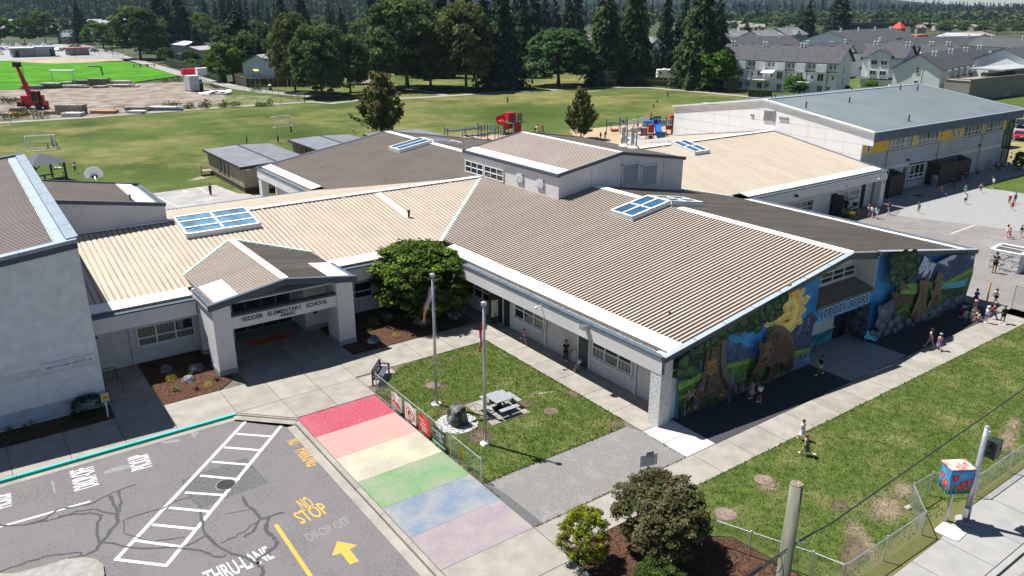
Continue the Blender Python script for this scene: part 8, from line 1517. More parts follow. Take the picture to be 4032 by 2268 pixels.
MB().box(-.05,L+.05,-.06,0,-.2,2.5).bd('base_band',m_nvs,t);MB().box(L*.56,L*.98,-.08,-.01,2.6,5.6).bd('white_panel',m_sid,t);MB().box(L*.26,L*.42,-.7,-.01,3.2,ehb).bd('navy_bay',m_nvs,t);MB().quads([(L*.28,-.1,ehb+.9),(L*.74,-.1,ehb+.9),(L*.5,-.1,ehb+3.0)],[(0,1,2)]).bd('white_gable',m_sid,t);MB().quads([(L*.42,-1.2,ehb-.2),(L*1.03,-1.2,ehb-.2),(L*.97,-.05,ehb+1.3),(L*.46,-.05,ehb+1.3)],[(0,1,2,3)]).bd('skirt_roof',m_shgr,t);MB().quads([(L*.2,-1.2,ehb-.1),(L*.34,-1.2,ehb+1.3),(L*.34,1,ehb+1.3),(L*.2,1,ehb-.1),(L*.48,-1.2,ehb-.1),(L*.48,1,ehb-.1)],[(0,1,2,3),(1,4,5,2)]).bd('bay_roof',m_shgr,t)
for x,z,w_,h in((.28,6.1,.12,2.0),(.28,3.4,.12,2.0),(.5,6.4,.12,1.6),(.87,6.2,.08,1.7),(.87,3.6,.09,1.3),(.03,6.4,.07,1.3),(.02,.3,.09,1.9)):window(t,(L*x,-.75 if x==.28 else-.12,z),(1,0,0),L*w_,h,1,2,m_dw,fr=.12)
MB().beam((-.5,-.55,ehb-.1),(L/2,-.55,ehb+4.45),.12,.3).beam((L/2,-.55,ehb+4.45),(L+.5,-.55,ehb-.1),.12,.3).bd('bargeboard',m_frame,t)
m_fb=mat('brown_fence_wood',(.13,.085,.055),var=.25,scale=1.5);m_fbd=mat('dark_fence_wood',(.055,.042,.034),var=.25,scale=1.5)
def boardfence(pts,h,m,lb,bw=.9):
 t=empty('board_fence',(pts[0].x,pts[0].y,0),0,lb,'fence');o0=Vector((pts[0].x,pts[0].y,0))
 for a,b in zip(pts[:-1],pts[1:]):
  a,b=Vector((a.x,a.y,0))-o0,Vector((b.x,b.y,0))-o0;k=max(1,int((b-a).length/bw))
  for i in range(k):p,q=a.lerp(b,i/k),a.lerp(b,(i+.94)/k);MB().beam(p+Vector((0,0,h/2)),q+Vector((0,0,h/2)),.08,h).bd('board',m,t)
  MB().beam(a+Vector((0,0,h+.06)),b+Vector((0,0,h+.06)),.22,.10).bd('top_rail',m_fb,t)
  for i in range(k//4+1):p=a.lerp(b,min(1,i*4/k));MB().box(p.x-.1,p.x+.1,p.y-.1,p.y+.1,0,h+.35).bd('post',m_fb,t)
 return t
boardfence([AT('b',2080,610),AT('b',2260,612),AT('b',2500,628),AT('b',2574,635)],2.2,m_fb,'brown board fence with posts before the blue house',1.2)
boardfence([AT('B',990,1190),AT('B',1185,1262),AT('B',2100,1255)],2.3,m_fbd,'dark board fence round the garden behind the first park maple',1.2)
plainfence([AT('T',575,835),AT('T',1010,870),AT('T',1300,905),AT('T',1530,925),AT('T',2060,960)],1.6,'chain-link fence along the back gardens of the townhouse row',m_fgrey,3,(1,))
rv=empty('camper_trailer',AT('T',300,738),math.atan2(rt.y,rt.x),'white camper trailer parked behind the brown board fence','camper');Lr=(AT('T',560,738)-AT('T',290,738)).length
MB().prism([(0,0),(Lr,0),(Lr,2.5),(0,2.5)],.6,3.0).bd('body',m_sid,rv);MB().box(.1,Lr*.9,.1,2.4,3.0,3.12).bd('roof',b_wht,rv);MB().box(Lr*.3,Lr*.45,.8,1.6,3.12,3.4).bd('roof_unit',b_wht,rv);window(rv,(Lr*.62,-.03,1.6),(1,0,0),1.3,.9,1,1,m_dw);window(rv,(Lr*.1,-.03,1.6),(1,0,0),.7,.9,1,1,m_dw)
for x in(.45,.58):MB().tube([(Lr*x,0,.35),(Lr*x,.3,.35)],.35,10).bd('wheel',m_blackp,rv)
tk=empty('tank_trailer',AT('b',245,520),rad(60),'rounded white tank trailer on the side street behind the park maples','tank trailer');MB().tube([(0,-3.4,2.4),(0,-3.0,2.4),(0,3.0,2.4),(0,3.4,2.4)],[.9,1.35,1.35,.9],14).bd('tank',m_sid,tk,smooth=True);MB().box(-1,1,-3,3,.7,1.1).bd('chassis',m_dark,tk)
for y in(-2,2):MB().tube([(-1.1,y,.5),(1.1,y,.5)],.5,10).bd('wheel',m_blackp,tk)
struct('back_street',V_('b',[(210,560),(310,545),(300,590),(200,610)]),-.01,m_asph2)
def lh(lb,view,l,r,rh,eh,half,mw,mr):return ridge_block(view,l,r,rh,eh,half,lb,mw,mr,0,0,'house','house')
m_cream=mat('beige_render',(.36,.33,.28),var=.06,scale=.5);lh('low house with bright white roof behind the hedge, left background','B',(180,590),(440,608),5.5,4.2,5,m_cream,b_wht);lh('grey-roofed house with white railed porch over the hedge','B',(360,680),(600,665),5.0,3.8,4.5,m_cream,m_shp);lh('grey gabled house with pale wall behind the big garden pine','B',(1330,800),(1560,775),6.5,4.0,5.5,m_sid,m_shp);lh('white bungalow with red shrub behind the path maples','b',(235,382),(312,370),5.5,4.6,5,m_sid,b_wht);lh('white house with grey hipped roofs behind the round park maple, left part','b',(1440,268),(1590,262),9,6.2,7,m_sid,m_shgr);lh('grey-roofed white house behind the round park maple, right part','b',(1760,262),(1890,258),9,6.2,7,m_sid,m_shgr);lh('apartment house with long grey roof in the wood, left of the olive maple','B',(1300,155),(1590,165),13,9.5,8,m_sidb,m_shgr);lh('apartment house with grey roof on the wood edge above the path maples','B',(2300,120),(2600,118),13,9.5,8,m_sidb,m_shgr);lh('small white house among trees above the first maple','B',(1450,330),(1560,330),7,5,5,m_sid,m_shp);lh('brown-roofed house right of the round bright tree','A',(1720,392),(1870,395),7,4.5,7,m_cream,m_sht);lh('low garage with pale strip roof right of the backstop','A',(1740,530),(1910,508),4.5,3.6,4,m_cream,b_wht);lh('grey-roofed house with a red car before it, beyond the car park','A',(850,478),(1040,475),6,4,6,m_cream,m_shgr);lh('white box building above the bronze maple','b',(1120,72),(1190,74),11,10,9,m_sid,b_wht)
q=AT('B',490,860);t=empty('porch_railing',q,math.atan2(rt.y,rt.x),'white porch with railings on the grey-roofed hedge house','porch');mb=MB().box(0,5.5,0,2,1.0,1.2)
for i in range(14):mb.box(i*.42-.04,i*.42+.04,-.05,.05,1.2,2.2)
mb.box(0,5.5,-.08,.08,2.15,2.3).box(-.1,.1,-.1,.1,0,3.5).box(5.4,5.6,-.1,.1,0,3.5);mb.bd('rails',m_frame,t)
q=AT('B',195,890);t,_=house('little grey shed by the hedge',q-rt*1.2,q+rt*1.2,2.4,2.2,3.1,m_shp,m_shgr,True,.15,'shed','garden_shed');q=AT('B',1170,1090);t=empty('garden_gate_house',q,math.atan2(rt.y,rt.x),'white-roofed garden deck behind the dark fence','garden deck')
MB().box(-1.8,2.6,0,2.6,3.2,3.4).bd('roof',b_wht,t);
for x in(-1.7,2.5):MB().box(x-.1,x+.1,0,.2,0,3.2).bd('post',m_fb,t)
t=empty('play_frame',AT('B',1330,1165),0,'yellow-topped garden play frame behind the dark fence','play frame');MB().beam((-1.4,0,0),(-.6,0,3.0),.12,.12).beam((1.6,0,0),(.6,0,3.0),.12,.12).beam((-.6,0,3.0),(.6,0,3.0),.12,.12).bd('frame',m_fb,t);MB().quads([(-.8,-.8,2.8),(.8,-.8,2.8),(.8,.8,3.3),(-.8,.8,3.3)],[(0,1,2,3)]).bd('cover',mat('cover_yellow',(.60,.52,.08),var=.1),t)
def flat_bldg(lb,a,b,depth,h,mw,mr,doors=()):
 a,b=Vector((a.x,a.y,0)),Vector((b.x,b.y,0));d=b-a;L=d.length;t=empty('field_building',a,math.atan2(d.y,d.x),lb,'field building');MB().box(0,L,0,depth,-.2,h).bd('wall',mw,t);MB().box(-.5,L+.5,-.6,depth+.5,h,h+.3).bd('roof',mr,t)
 for x,w_ in doors:MB().box(L*x,L*x+w_,-.06,-.01,0,h*.8).bd('doorway',m_dark,t)
 return t
m_blkg=mat('grey_block',(.24,.245,.25),var=.1,scale=.5);flat_bldg('grey block field building with flat pale roof, left half, by the car park',AT('A',190,832),AT('A',525,822),8,3.6,m_blkg,mat('pale_roof',(.45,.46,.47),var=.1,scale=.4),((.12,1.5),));flat_bldg('paler field building with a dark doorway, right of the grey one',AT('A',530,822),AT('A',812,815),8,4.0,m_shp,MC['pale_roof'],((.72,1.6),));flat_bldg('small grey block hut with red flat roof behind the diamond',AT('A',1020,805),AT('A',1300,795),6.5,3.1,m_blkg,mat('red_roof',(.42,.10,.07),var=.15,scale=.5))
def carmesh():
 mb=MB();prof=[(-2.2,.45),(-2.25,.8),(-1.5,.95),(-.85,1.42),(.75,1.45),(1.45,.98),(2.2,.88),(2.25,.45)];n=len(prof)
 for s_ in(-1,1):mb.face([(x,s_*(.86 if z<1 else.72),z)for x,z in(prof if s_>0 else prof[::-1])])
 for(x0,z0),(x1,z1)in zip(prof,prof[1:]+prof[:1]):mb.face([(x0,-(.86 if z0<1 else.72),z0),(x1,-(.86 if z1<1 else.72),z1),(x1,(.86 if z1<1 else.72),z1),(x0,(.86 if z0<1 else.72),z0)])
 return mb
cwin=MB();
for s_ in(-1,1):cwin.face([(x,s_*(.80 if z<1.1 else.735),z)for x,z in((-1.3,1.0),(-.8,1.36),(.7,1.39),(1.2,1.02))])
cwin.face([(-1.46,-.7,1.0),(-1.46,.7,1.0),(-.9,.62,1.42),(-.9,-.62,1.42)]).face([(1.42,-.7,1.02),(1.42,.7,1.02),(.82,.62,1.45),(.82,-.62,1.45)]);CW=cwin.mesh('windows',m_glass);whm=MB().tube([(0,-.1,0),(0,.1,0)],.33,12).mesh('wheel',m_blackp);lgm=MB().box(-.03,.03,-.22,.22,-.06,.06).mesh('headlight',b_wht);CB={}
def car(p,rz,colr,cname,lb,group=None,sc=1.0):
 if cname not in CB:CB[cname]=carmesh().mesh('body',mat('car_%s'%cname,colr,var=.03,rough=.25,spec=.6))
 t=empty('parked_car',p,rz,lb,'car',group);t.scale=(sc,)*3;link('body',CB[cname],t);w_=link('windows',CW,t)
 for x in(-1.4,1.4):
  for y in(-.8,.8):link('wheel',whm,t,(x,y,.33))
 for y in(-.55,.55):link('headlight',lgm,t,(2.24,y,.72));
 return t
car(AT('H',2520,425),rad(200),(.02,.02,.022),'black','black car at the right edge beyond the hall, facing the camera');car(AT('H',2500,590),rad(196),(.42,.02,.04),'red','red car at the right edge just below the black one');car(AT('A',905,628),rad(20),(.45,.05,.05),'faded_red','red car parked before the grey-roofed house beyond the car park')
rr=random.Random(4);cc_=[((.6,.6,.6),'white'),((.25,.26,.28),'silver'),((.03,.03,.035),'dark'),((.06,.10,.25),'blue'),((.42,.02,.04),'red')]
for i,(x,y)in enumerate([(-20,690),(30,730),(110,720),(60,660),(170,670),(260,665),(350,668),(450,665),(540,665),(640,660),(730,660),(840,740),(905,735),(1060,690),(1120,690),(1370,755),(1575,745),(15,790)]):
 c=cc_[rr.choice([0,0,1,1,2,3])];car(AT('A',x,y),rr.uniform(0,6.28)if i>10 else rad(100)+rr.uniform(-.2,.2),c[0],c[1],'%s car in the far car park beyond the ball diamond'%c[1],'cars in the far car park')
m_tang=mat('taupe_panel',(.235,.225,.20),scale=.6,var=.05,**gk);k_=onx(*S('c',2185,585),118);p0=ony(*S('c',2190,580),66);zt=p0.z
mb_=empty('modern_building',(p0.x,66,0),0,'flat-roofed taupe panelled building at the right edge behind the hall','building');wl_=60
for i in range(12):
 for j in range(3):MB().box(i*5+.02,i*5+4.98,-.12,-.0,zt*j/3+.02,zt*(j+1)/3-.02).bd('wall_panel',m_tang,mb_)
MB().box(.0,wl_,0,6,-.2,zt-.3).bd('wall',m_tang,mb_);MB().box(-.2,wl_,-.25,.15,zt-.02,zt+.2).box(-.2,.1,-.25,6,zt-.02,zt+.2).bd('parapet',m_tang,mb_);p1=ony(*S('c',2525,505),68);MB().box(p1.x-p0.x,p1.x-p0.x+30,2.5,9,zt-1,p1.z).bd('upper_storey',m_tang,mb_);MB().box(p1.x-p0.x+.5,p1.x-p0.x+5,2.4,2.5,zt-.2,p1.z-.8).bd('upper_window',m_glassb,mb_);MB().box(p1.x-p0.x-9,p1.x-p0.x+30,1.5,10,p1.z,p1.z+.4).bd('roof_slab',m_shp,mb_)
q=ony(*S('c',2447,680),65.8);louvre((q.x-p0.x-.8,-.15,q.z-.5),(1,0,0),1.8,1.1,3,mb_);hedge([Vector((p0.x+13,69,0)),Vector((p0.x+24,69,0))],2,1.0,'roof garden greenery on the taupe building',hg,.4,14).location.z=zt
def dist_house(x,y,wpx,mr,mw,lb,group,rot=0.0,rh=6.8,eh=4.4):
 p=at(x,y,rh);p.z=0;d=rt*cos(rot)+dp*sin(rot);w_=wpx*dep(p)/CF;hd_=min(7.5,w_*.42);n=Vector((-d.y,d.x,0));n=n if n.dot(FW)>0 else-n
 t,L=house(lb,p-d*w_/2-n*hd_,p+d*w_/2-n*hd_,hd_*2,eh,rh,mw,mr,over=.5,group=group)
 MB().quads([(L*.3,-1.2,eh-.2),(L*.5,-1.2,eh+1.6),(L*.7,-1.2,eh-.2),(L*.3,hd_*.6,eh-.2),(L*.5,hd_*.8,eh+1.6),(L*.7,hd_*.6,eh-.2)],[(0,1,4,3),(1,2,5,4)]).bd('gable_roof',mr,t);MB().quads([(L*.33,-1,0),(L*.67,-1,0),(L*.67,-1,eh),(L*.5,-1,eh+1.4),(L*.33,-1,eh)],[(0,1,2,3,4)]).bd('gable_front',mw,t);window(t,(L*.42,-1.05,1.6),(1,0,0),L*.16,1.5,1,1,m_dw,fr=.15);return t
rr=random.Random(2)
for x,y,w_ in[(20,80,45),(60,76,50),(110,82,46),(160,78,52),(215,76,50),(255,84,40),(30,100,55),(85,104,50),(140,100,48),(205,104,52),(375,76,50),(425,80,52),(475,74,55),(520,82,50),(390,96,46),(500,98,44),(560,84,40)]:dist_house(x,y,w_,m_shp,m_cream,'grey-roofed house in the far estate at left','grey-roofed houses below the left wooded hill',rr.uniform(-.6,.6),7.2,4.4)
for x,y,w_ in[(3060,52,50),(3120,50,60),(3170,47,46),(2830,90,46),(2890,84,60),(2935,96,52),(2990,95,40),(3655,55,52),(3690,66,45),(3650,86,44),(3700,92,40),(3760,72,50),(3810,60,60),(3850,48,52),(3880,52,44),(3780,88,44),(3830,96,44),(3620,98,40),(3870,70,46),(3930,66,40),(3990,64,40),(3560,76,40),(3515,74,36),(2800,62,40)]:dist_house(x,y,w_,m_sht,m_cream,'tan-roofed house in the far estate at right','tan-roofed houses below the right tree line',rr.uniform(-.6,.6))
for x,y,w_ in[(3385,44,60),(3430,42,66),(3475,40,50)]:dist_house(x,y,w_,m_shp,m_sidb,'blue-grey gabled apartment house under the right tree line','blue-grey apartment houses at right',0.1,13,9.5)
ridge_block('c',(2040,238),(2260,228),8,6,8,'broad tan roof under the right tree line',m_cream,m_sht,0,0,'house','house')
def block(lb,x0,x1,yb_,yt,m1,m2,m3,rows=4,cols=9,depth=18):
 a,b=at(x0,yb_),at(x1,yb_);h=hgt((x0+x1)/2,yb_,yt);d=b-a;L=d.length;t=empty('apartment_block',a,math.atan2(d.y,d.x),lb,'apartment block');MB().box(0,L,0,depth,0,h).bd('wall',m1,t);rr=random.Random(1)
 for i in range(cols):
  for j in range(rows):
   MB().box(L*i/cols+.2,L*(i+.5)/cols,-.6,0,h*j/rows+.3,h*(j+.9)/rows).bd('panel',rr.choice([m2,m3,m1]),t);MB().box(L*(i+.55)/cols,L*(i+.92)/cols,-.1,-.02,h*j/rows+.8,h*(j+.75)/rows).bd('window',m_dw,t)
 MB().box(-1,L+1,-1.5,depth+1,h,h+.8).bd('roof',m_dark,t);return t
block('modern dark and white apartment block beyond the giant cedar',2875,3030,62,8,mat('dark_cladding',(.05,.055,.075),var=.1),b_wht,m_cream,4,9);block('dark apartment block half hidden by a round green tree, far right of centre',3110,3160,42,14,MC['dark_cladding'],b_wht,m_sidb,3,4)
block('long low blue-grey apartment block under the far hill, centre',2050,2145,44,22,m_sidb,b_wht,m_shp,2,9);flat_bldg('low dark brown flat building behind the big dark roof',AT('c',1290,215),AT('c',1700,215),20,6.5,mat('dark_brown_wall',(.05,.035,.035),var=.1),m_dark)['category']='building'
for x,y,sc_,lab in((1668,205,4.2,'red pyramid roof behind the big dark roof'),):
 p=AT('c',x,y,7);MB().quads([(-sc_,-sc_,7),(sc_,-sc_,7),(sc_,sc_,7),(-sc_,sc_,7),(0,0,12)],[(0,1,4),(1,2,4),(2,3,4),(3,0,4),(3,2,1,0)]).box(-sc_*.8,sc_*.8,-sc_*.8,sc_*.8,0,7).bd('red_kiosk',[mat('bright_red_roof',(.60,.06,.04),var=.1)],None,loc=(p.x,p.y,0));tag(bpy.data.objects['red_kiosk'],lab,'kiosk')
p=AT('c',1790,252,6);MB().box(-7,7,-4,4,0,6).bd('red_store',MC['bright_red_roof'],None,loc=(p.x,p.y,0));tag(bpy.data.objects['red_store'],'red flat roof at the foot of the leaning wire pole','store')
for x,y,w_ in((505,150,4.5),(605,165,4.0)):p=AT('c',x,y,4);t=empty('white_tent',(p.x,p.y,0),0,'white peaked tent %s in the far fairground'%('nearer' if x>550 else 'farther left'),'tent');MB().quads([(-w_*1.6,-w_,3),(w_*1.6,-w_,3),(w_*1.6,w_,3),(-w_*1.6,w_,3),(0,0,9)],[(0,1,4),(1,2,4),(2,3,4),(3,0,4)]).bd('roof',b_wht,t);MB().box(-w_*1.5,w_*1.5,-w_*.9,w_*.9,0,3).bd('wall',b_wht,t)
def wire_pole(view,x,yb_,yt,lb,lean=0):
 p=AT(view,x,yb_);h=hgt(*S(view,x,yb_),S(view,x,yt)[1]);t=empty('power_pole',p,0,lb,'power pole');MB().tube([(0,0,0),(lean,0,h)],[.22,.15],7).bd('pole',mat('pole_brown',(.14,.11,.085),var=.2),t);MB().beam(Vector((lean,0,h-.8))-rt*1.6,Vector((lean,0,h-.8))+rt*1.6,.15,.15).bd('crossarm',MC['pole_brown'],t);return p+Vector((lean,0,h-.7))
w1=wire_pole('c',1805,262,128,'leaning wire pole rising by the red flat roof',1.2);w2=wire_pole('c',2455,250,135,'wire pole near the right edge above the grey roof');w3=wire_pole('c',740,205,115,'thin wire pole among the tan roofs by the small fir');w4=wire_pole('c',1925,262,195,'short wire pole right of the leaning one')
cable([w3,w1],.05,'long overhead power line from the tan roofs to the leaning pole',m_steel,None,'power_line',1.5);cable([w1,w2],.05,'overhead power line between the leaning pole and the right pole',m_steel,None,'power_line',1.2);cable([w2,w2+(w2-w1)*.5],.05,'overhead power line running off the right edge',m_steel,None,'power_line',.6);cable([w1-Vector((0,0,4)),w2-Vector((0,0,5))],.05,'lower overhead line between the two right poles',m_steel,None,'power_line',1.5)
q_=wire_pole('B',448,470,370,'grey wire pole with transformer in the gardens at left')
rr=random.Random(21)
def scatter(lst,lb,group):
 for kind,x,y,h,w_ in lst:
  p=at(x,y,-.1);tree(kind,p,h*rr.uniform(.85,1.15),w_*rr.uniform(.85,1.15),lb,group)
scatter([('far_fir',x,y,24,10)for x,y in[(3420,92),(3460,98),(3500,105),(3545,112),(3600,112),(3440,70),(3575,90),(3610,80)]]+[('far_round',x,y,14,13)for x,y in[(3520,130),(3560,128),(3330,70),(3640,122)]],'dark tree in the clump left of the leaning wire pole','trees left of the leaning wire pole')
scatter([('far_round',rr.uniform(3660,4032),rr.uniform(112,134),9,12)for _ in range(26)],'green tree in the belt behind the long pale roofs','tree belt behind the pale roofs at right')
scatter([('far_round',x,72,16,16)for x in(3700,3715,3740,3890,3905,3920,3950,3970,4000,4020)]+[('far_round',x,92,12,12)for x in(3850,3905,3960,4010,3745)],'round green tree among the tan-roofed estate','trees in the tan-roofed estate')
scatter([('far_fir',rr.uniform(3450,4080),rr.uniform(56,64),rr.uniform(30,42),13)for _ in range(60)]+[('far_fir',x,58,46,14)for x in(3640,3665,3700,3745,3770,3790,3832,3850,3905,3990)],'tall fir in the skyline row at right','skyline firs at right')
scatter([('far_round',3085,82,22,30),('far_round',2975,122,13,14),('far_round',3000,118,12,12),('far_round',3065,118,14,20),('far_round',3090,116,13,16),('far_round',3130,112,14,14),('far_fir',3150,110,30,10),('far_fir',3180,105,34,12),('far_fir',3230,100,36,14),('far_fir',3290,90,36,14),('far_fir',3350,70,36,14),('far_fir',3040,50,30,14),('far_round',2885,118,8,9),('far_round',2900,108,7,8)],'tree among the roofs between giant cedar and tall fir','trees among the roofs right of the giant cedar')
scatter([('far_round',rr.uniform(2050,2300),rr.uniform(85,120),15,13)for _ in range(22)]+[('far_fir',rr.uniform(2050,2700),rr.uniform(60,110),28,11)for _ in range(30)],'tree in the wood behind the giant cedars','trees behind the giant cedars')
scatter([('far_fir',rr.uniform(1240,2100),rr.uniform(75,150),24,10)for _ in range(46)]+[('far_round',rr.uniform(1240,1500),rr.uniform(85,160),12,13)for _ in range(22)],'tree in the gardens behind the park row','trees behind the park row')
scatter([('far_round',rr.uniform(600,1250),rr.uniform(110,190),12,13)for _ in range(30)]+[('far_fir',rr.uniform(560,1250),rr.uniform(100,170),26,11)for _ in range(34)],'tree in the gardens behind the huge maple','garden trees at left')
scatter([('far_round',rr.uniform(-40,560),rr.uniform(88,130),10,12)for _ in range(16)],'small tree between the far grey roofs','trees between the grey-roofed houses')
scatter([(rr.choice(('far_round','far_fir','far_round')),x,y,13,11)for x,y in[(560,150),(610,165),(650,185),(690,200),(720,175),(760,190),(780,215),(1000,265),(1030,285),(1060,262),(1090,285),(1110,300),(1140,270),(1190,270),(1210,300),(1290,290),(1320,300),(1330,270),(1360,285),(1400,230),(1420,200),(1440,240),(960,240),(975,290)]],'leafy garden tree before the far houses at left','garden trees nearer the gravel path')
scatter([('far_fir',x,y,30,13)for x,y in[(1480,280),(1520,270),(1560,285),(1610,275),(1650,290),(1740,280),(1790,290),(1850,275),(1900,290),(1950,280),(2030,270),(2060,285),(2100,260),(2140,225),(2180,215),(2230,215),(2270,235)]],'dark fir deep in the grove behind the park row','firs deep in the park grove')
hz=MB().box(-5600,5600,-5600,5600,-1.5,132).bd('haze',bpy.data.materials.new('haze_air'));hz['kind']='stuff';hz['label']='thin blue summer haze';hm_=hz.data.materials[0];hm_.use_nodes=True;t_=hm_.node_tree;t_.nodes.remove(t_.nodes['Principled BSDF']);pv=t_.nodes.new('ShaderNodeVolumePrincipled');pv.inputs['Color'].default_value=(.55,.76,1,1);pv.inputs['Density'].default_value=.00005;pv.inputs['Anisotropy'].default_value=.2;t_.links.new(pv.outputs[0],t_.nodes['Material Output'].inputs['Volume'])
def hill_h(x_px,d):
 left=1/(1+math.exp((x_px-1500)/160.0));mid=1/(1+math.exp((x_px-3500)/120.0))
 h1=max(0,d-1120)*.085*left;h2=max(0,d-2100)*(.045*mid+.012*(1-mid));return h1+h2
hm=MB();ds=[1050,1150,1300,1500,1750,2000,2300,2700,3200,3800,4400];xs=list(range(-700,4801,125));idx={}
for i,x in enumerate(xs):
 r_=ray(x,200);r_.z=0;r_.normalize();f=r_.dot(Vector((FW.x,FW.y,0)).normalized())
 for j,d in enumerate(ds):hm.v.append((CAM.x+r_.x*d/f,CAM.y+r_.y*d/f,hill_h(x,d)-.4+(rr.uniform(-4,4)if d>2000 else 0)))
for i in range(len(xs)-1):
 for j in range(len(ds)-1):n=len(ds);hm.f.append((i*n+j,(i+1)*n+j,(i+1)*n+j+1,i*n+j+1));hm.m.append(0)
tag(hm.bd('wooded_hills',mat('hill_forest',(.022,.040,.022),scale=.02,var=.4,detail=10,spec=0,rough=1,**gk)),kind='structure')
def forest(name,n,xr,dr,lb,proto,hr,wr,mats,seed):
 g=np.random.default_rng(seed);V0,Q0,s0=proto;k=len(V0);Vs=[];x=g.uniform(*xr,n);d=g.uniform(dr[0]**.5,dr[1]**.5,n)**2;P=[]
 for i in range(n):
  r_=ray(x[i],200);r_.z=0;r_.normalize();f=r_.dot(Vector((FW.x,FW.y,0)).normalized());P.append((CAM.x+r_.x*d[i]/f,CAM.y+r_.y*d[i]/f,hill_h(x[i],d[i])-1))
 P=np.array(P);a=g.uniform(0,2*np.pi,n);h=g.uniform(*hr,n);w_=h*g.uniform(*wr,n);c,s_=np.cos(a),np.sin(a)
 X=V0[None,:,0]*c[:,None]-V0[None,:,1]*s_[:,None];Y=V0[None,:,0]*s_[:,None]+V0[None,:,1]*c[:,None];V=np.stack([X*w_[:,None],Y*w_[:,None],np.repeat(V0[None,:,2],n,0)*h[:,None]],2)+P[:,None,:]
 Q=(Q0[None]+np.arange(n)[:,None,None]*k).reshape(-1,4);o=link(name,npmesh(name,V,Q,mats,np.tile(s0,n)));tag(o,lb,'forest',kind='stuff')
ff_,fr_=conif(31,9,5,.05,.20,.8,.35,6),broad(32,12,9,.26,.19,.05,.4)
fm1,fm2=LM('hillfir',(.040,.074,.048),.3,.1,.05),LM('hillbroad',(.070,.115,.045),.3,.1,.05)
forest('hill_forest',1500,(-500,1750),(1080,1900),'dark conifers of the wooded hill at left',ff_,(20,34),(.5,.7),fm1,1);forest('hill_forest',1100,(-500,1700),(1070,1700),'broadleaf trees of the wooded hill at left',fr_,(14,24),(.7,1.0),fm2,2)
forest('far_forest',2200,(1300,4500),(1250,3600),'far dark forest below the horizon',ff_,(20,32),(.5,.75),fm1,3);forest('far_forest',900,(1400,4400),(900,1700),'far broadleaf trees below the horizon',fr_,(12,20),(.8,1.1),fm2,4)
# ------ people
SKINM={'l':mat('skin_light',(.52,.31,.22),var=.05),'t':mat('skin_tan',(.36,.20,.13),var=.05),'b':mat('skin_brown',(.20,.105,.065),var=.05)}
HAIRM={'k':mat('hair_black',(.012,.010,.010),var=.1),'n':mat('hair_brown',(.07,.035,.018),var=.2),'y':mat('hair_blonde',(.35,.22,.09),var=.2),'r':mat('hair_auburn',(.16,.06,.02),var=.2)}
CLM={}
CLC=dict(white=(.74,.74,.73),black=(.014,.014,.016),red=(.52,.02,.03),navy=(.02,.03,.10),blue=(.03,.09,.36),teal=(.02,.20,.24),green=(.10,.13,.07),dkgreen=(.03,.12,.07),pink=(.62,.26,.30),hotpink=(.62,.08,.22),pale=(.66,.50,.45),purple=(.22,.16,.34),lilac=(.42,.38,.58),grey=(.30,.30,.30),tan=(.40,.31,.22),denim=(.08,.14,.28),cream=(.60,.55,.44),yellow=(.58,.46,.06),brown=(.12,.07,.045),mint=(.48,.60,.56),khaki=(.30,.26,.18),orange=(.70,.25,.04),maroon=(.20,.04,.05),plaid=(.50,.22,.24))
def cloth(c):
 if c not in CLM:CLM[c]=mat('cloth_'+c,CLC[c],var=.12,scale=6,rough=.9)
 return CLM[c]
JOBS=[]
def skin(pts,edges,rads,root,m,name,parent,sub=1):
 me=bpy.data.meshes.new(name);me.from_pydata([tuple(p)for p in pts],edges,[])
 bm=bmesh.new();bm.from_mesh(me);L=bm.verts.layers.skin.verify()
 for i,v in enumerate(bm.verts):v[L].radius=(rads[i],rads[i]);v[L].use_root=(i==root)
 bm.to_mesh(me);bm.free();o=link(name,me,parent);md=o.modifiers.new('s','SKIN');md.use_smooth_shade=True;sb_=o.modifiers.new('u','SUBSURF');sb_.levels=sub;sb_.render_levels=sub;JOBS.append((o,m));return o
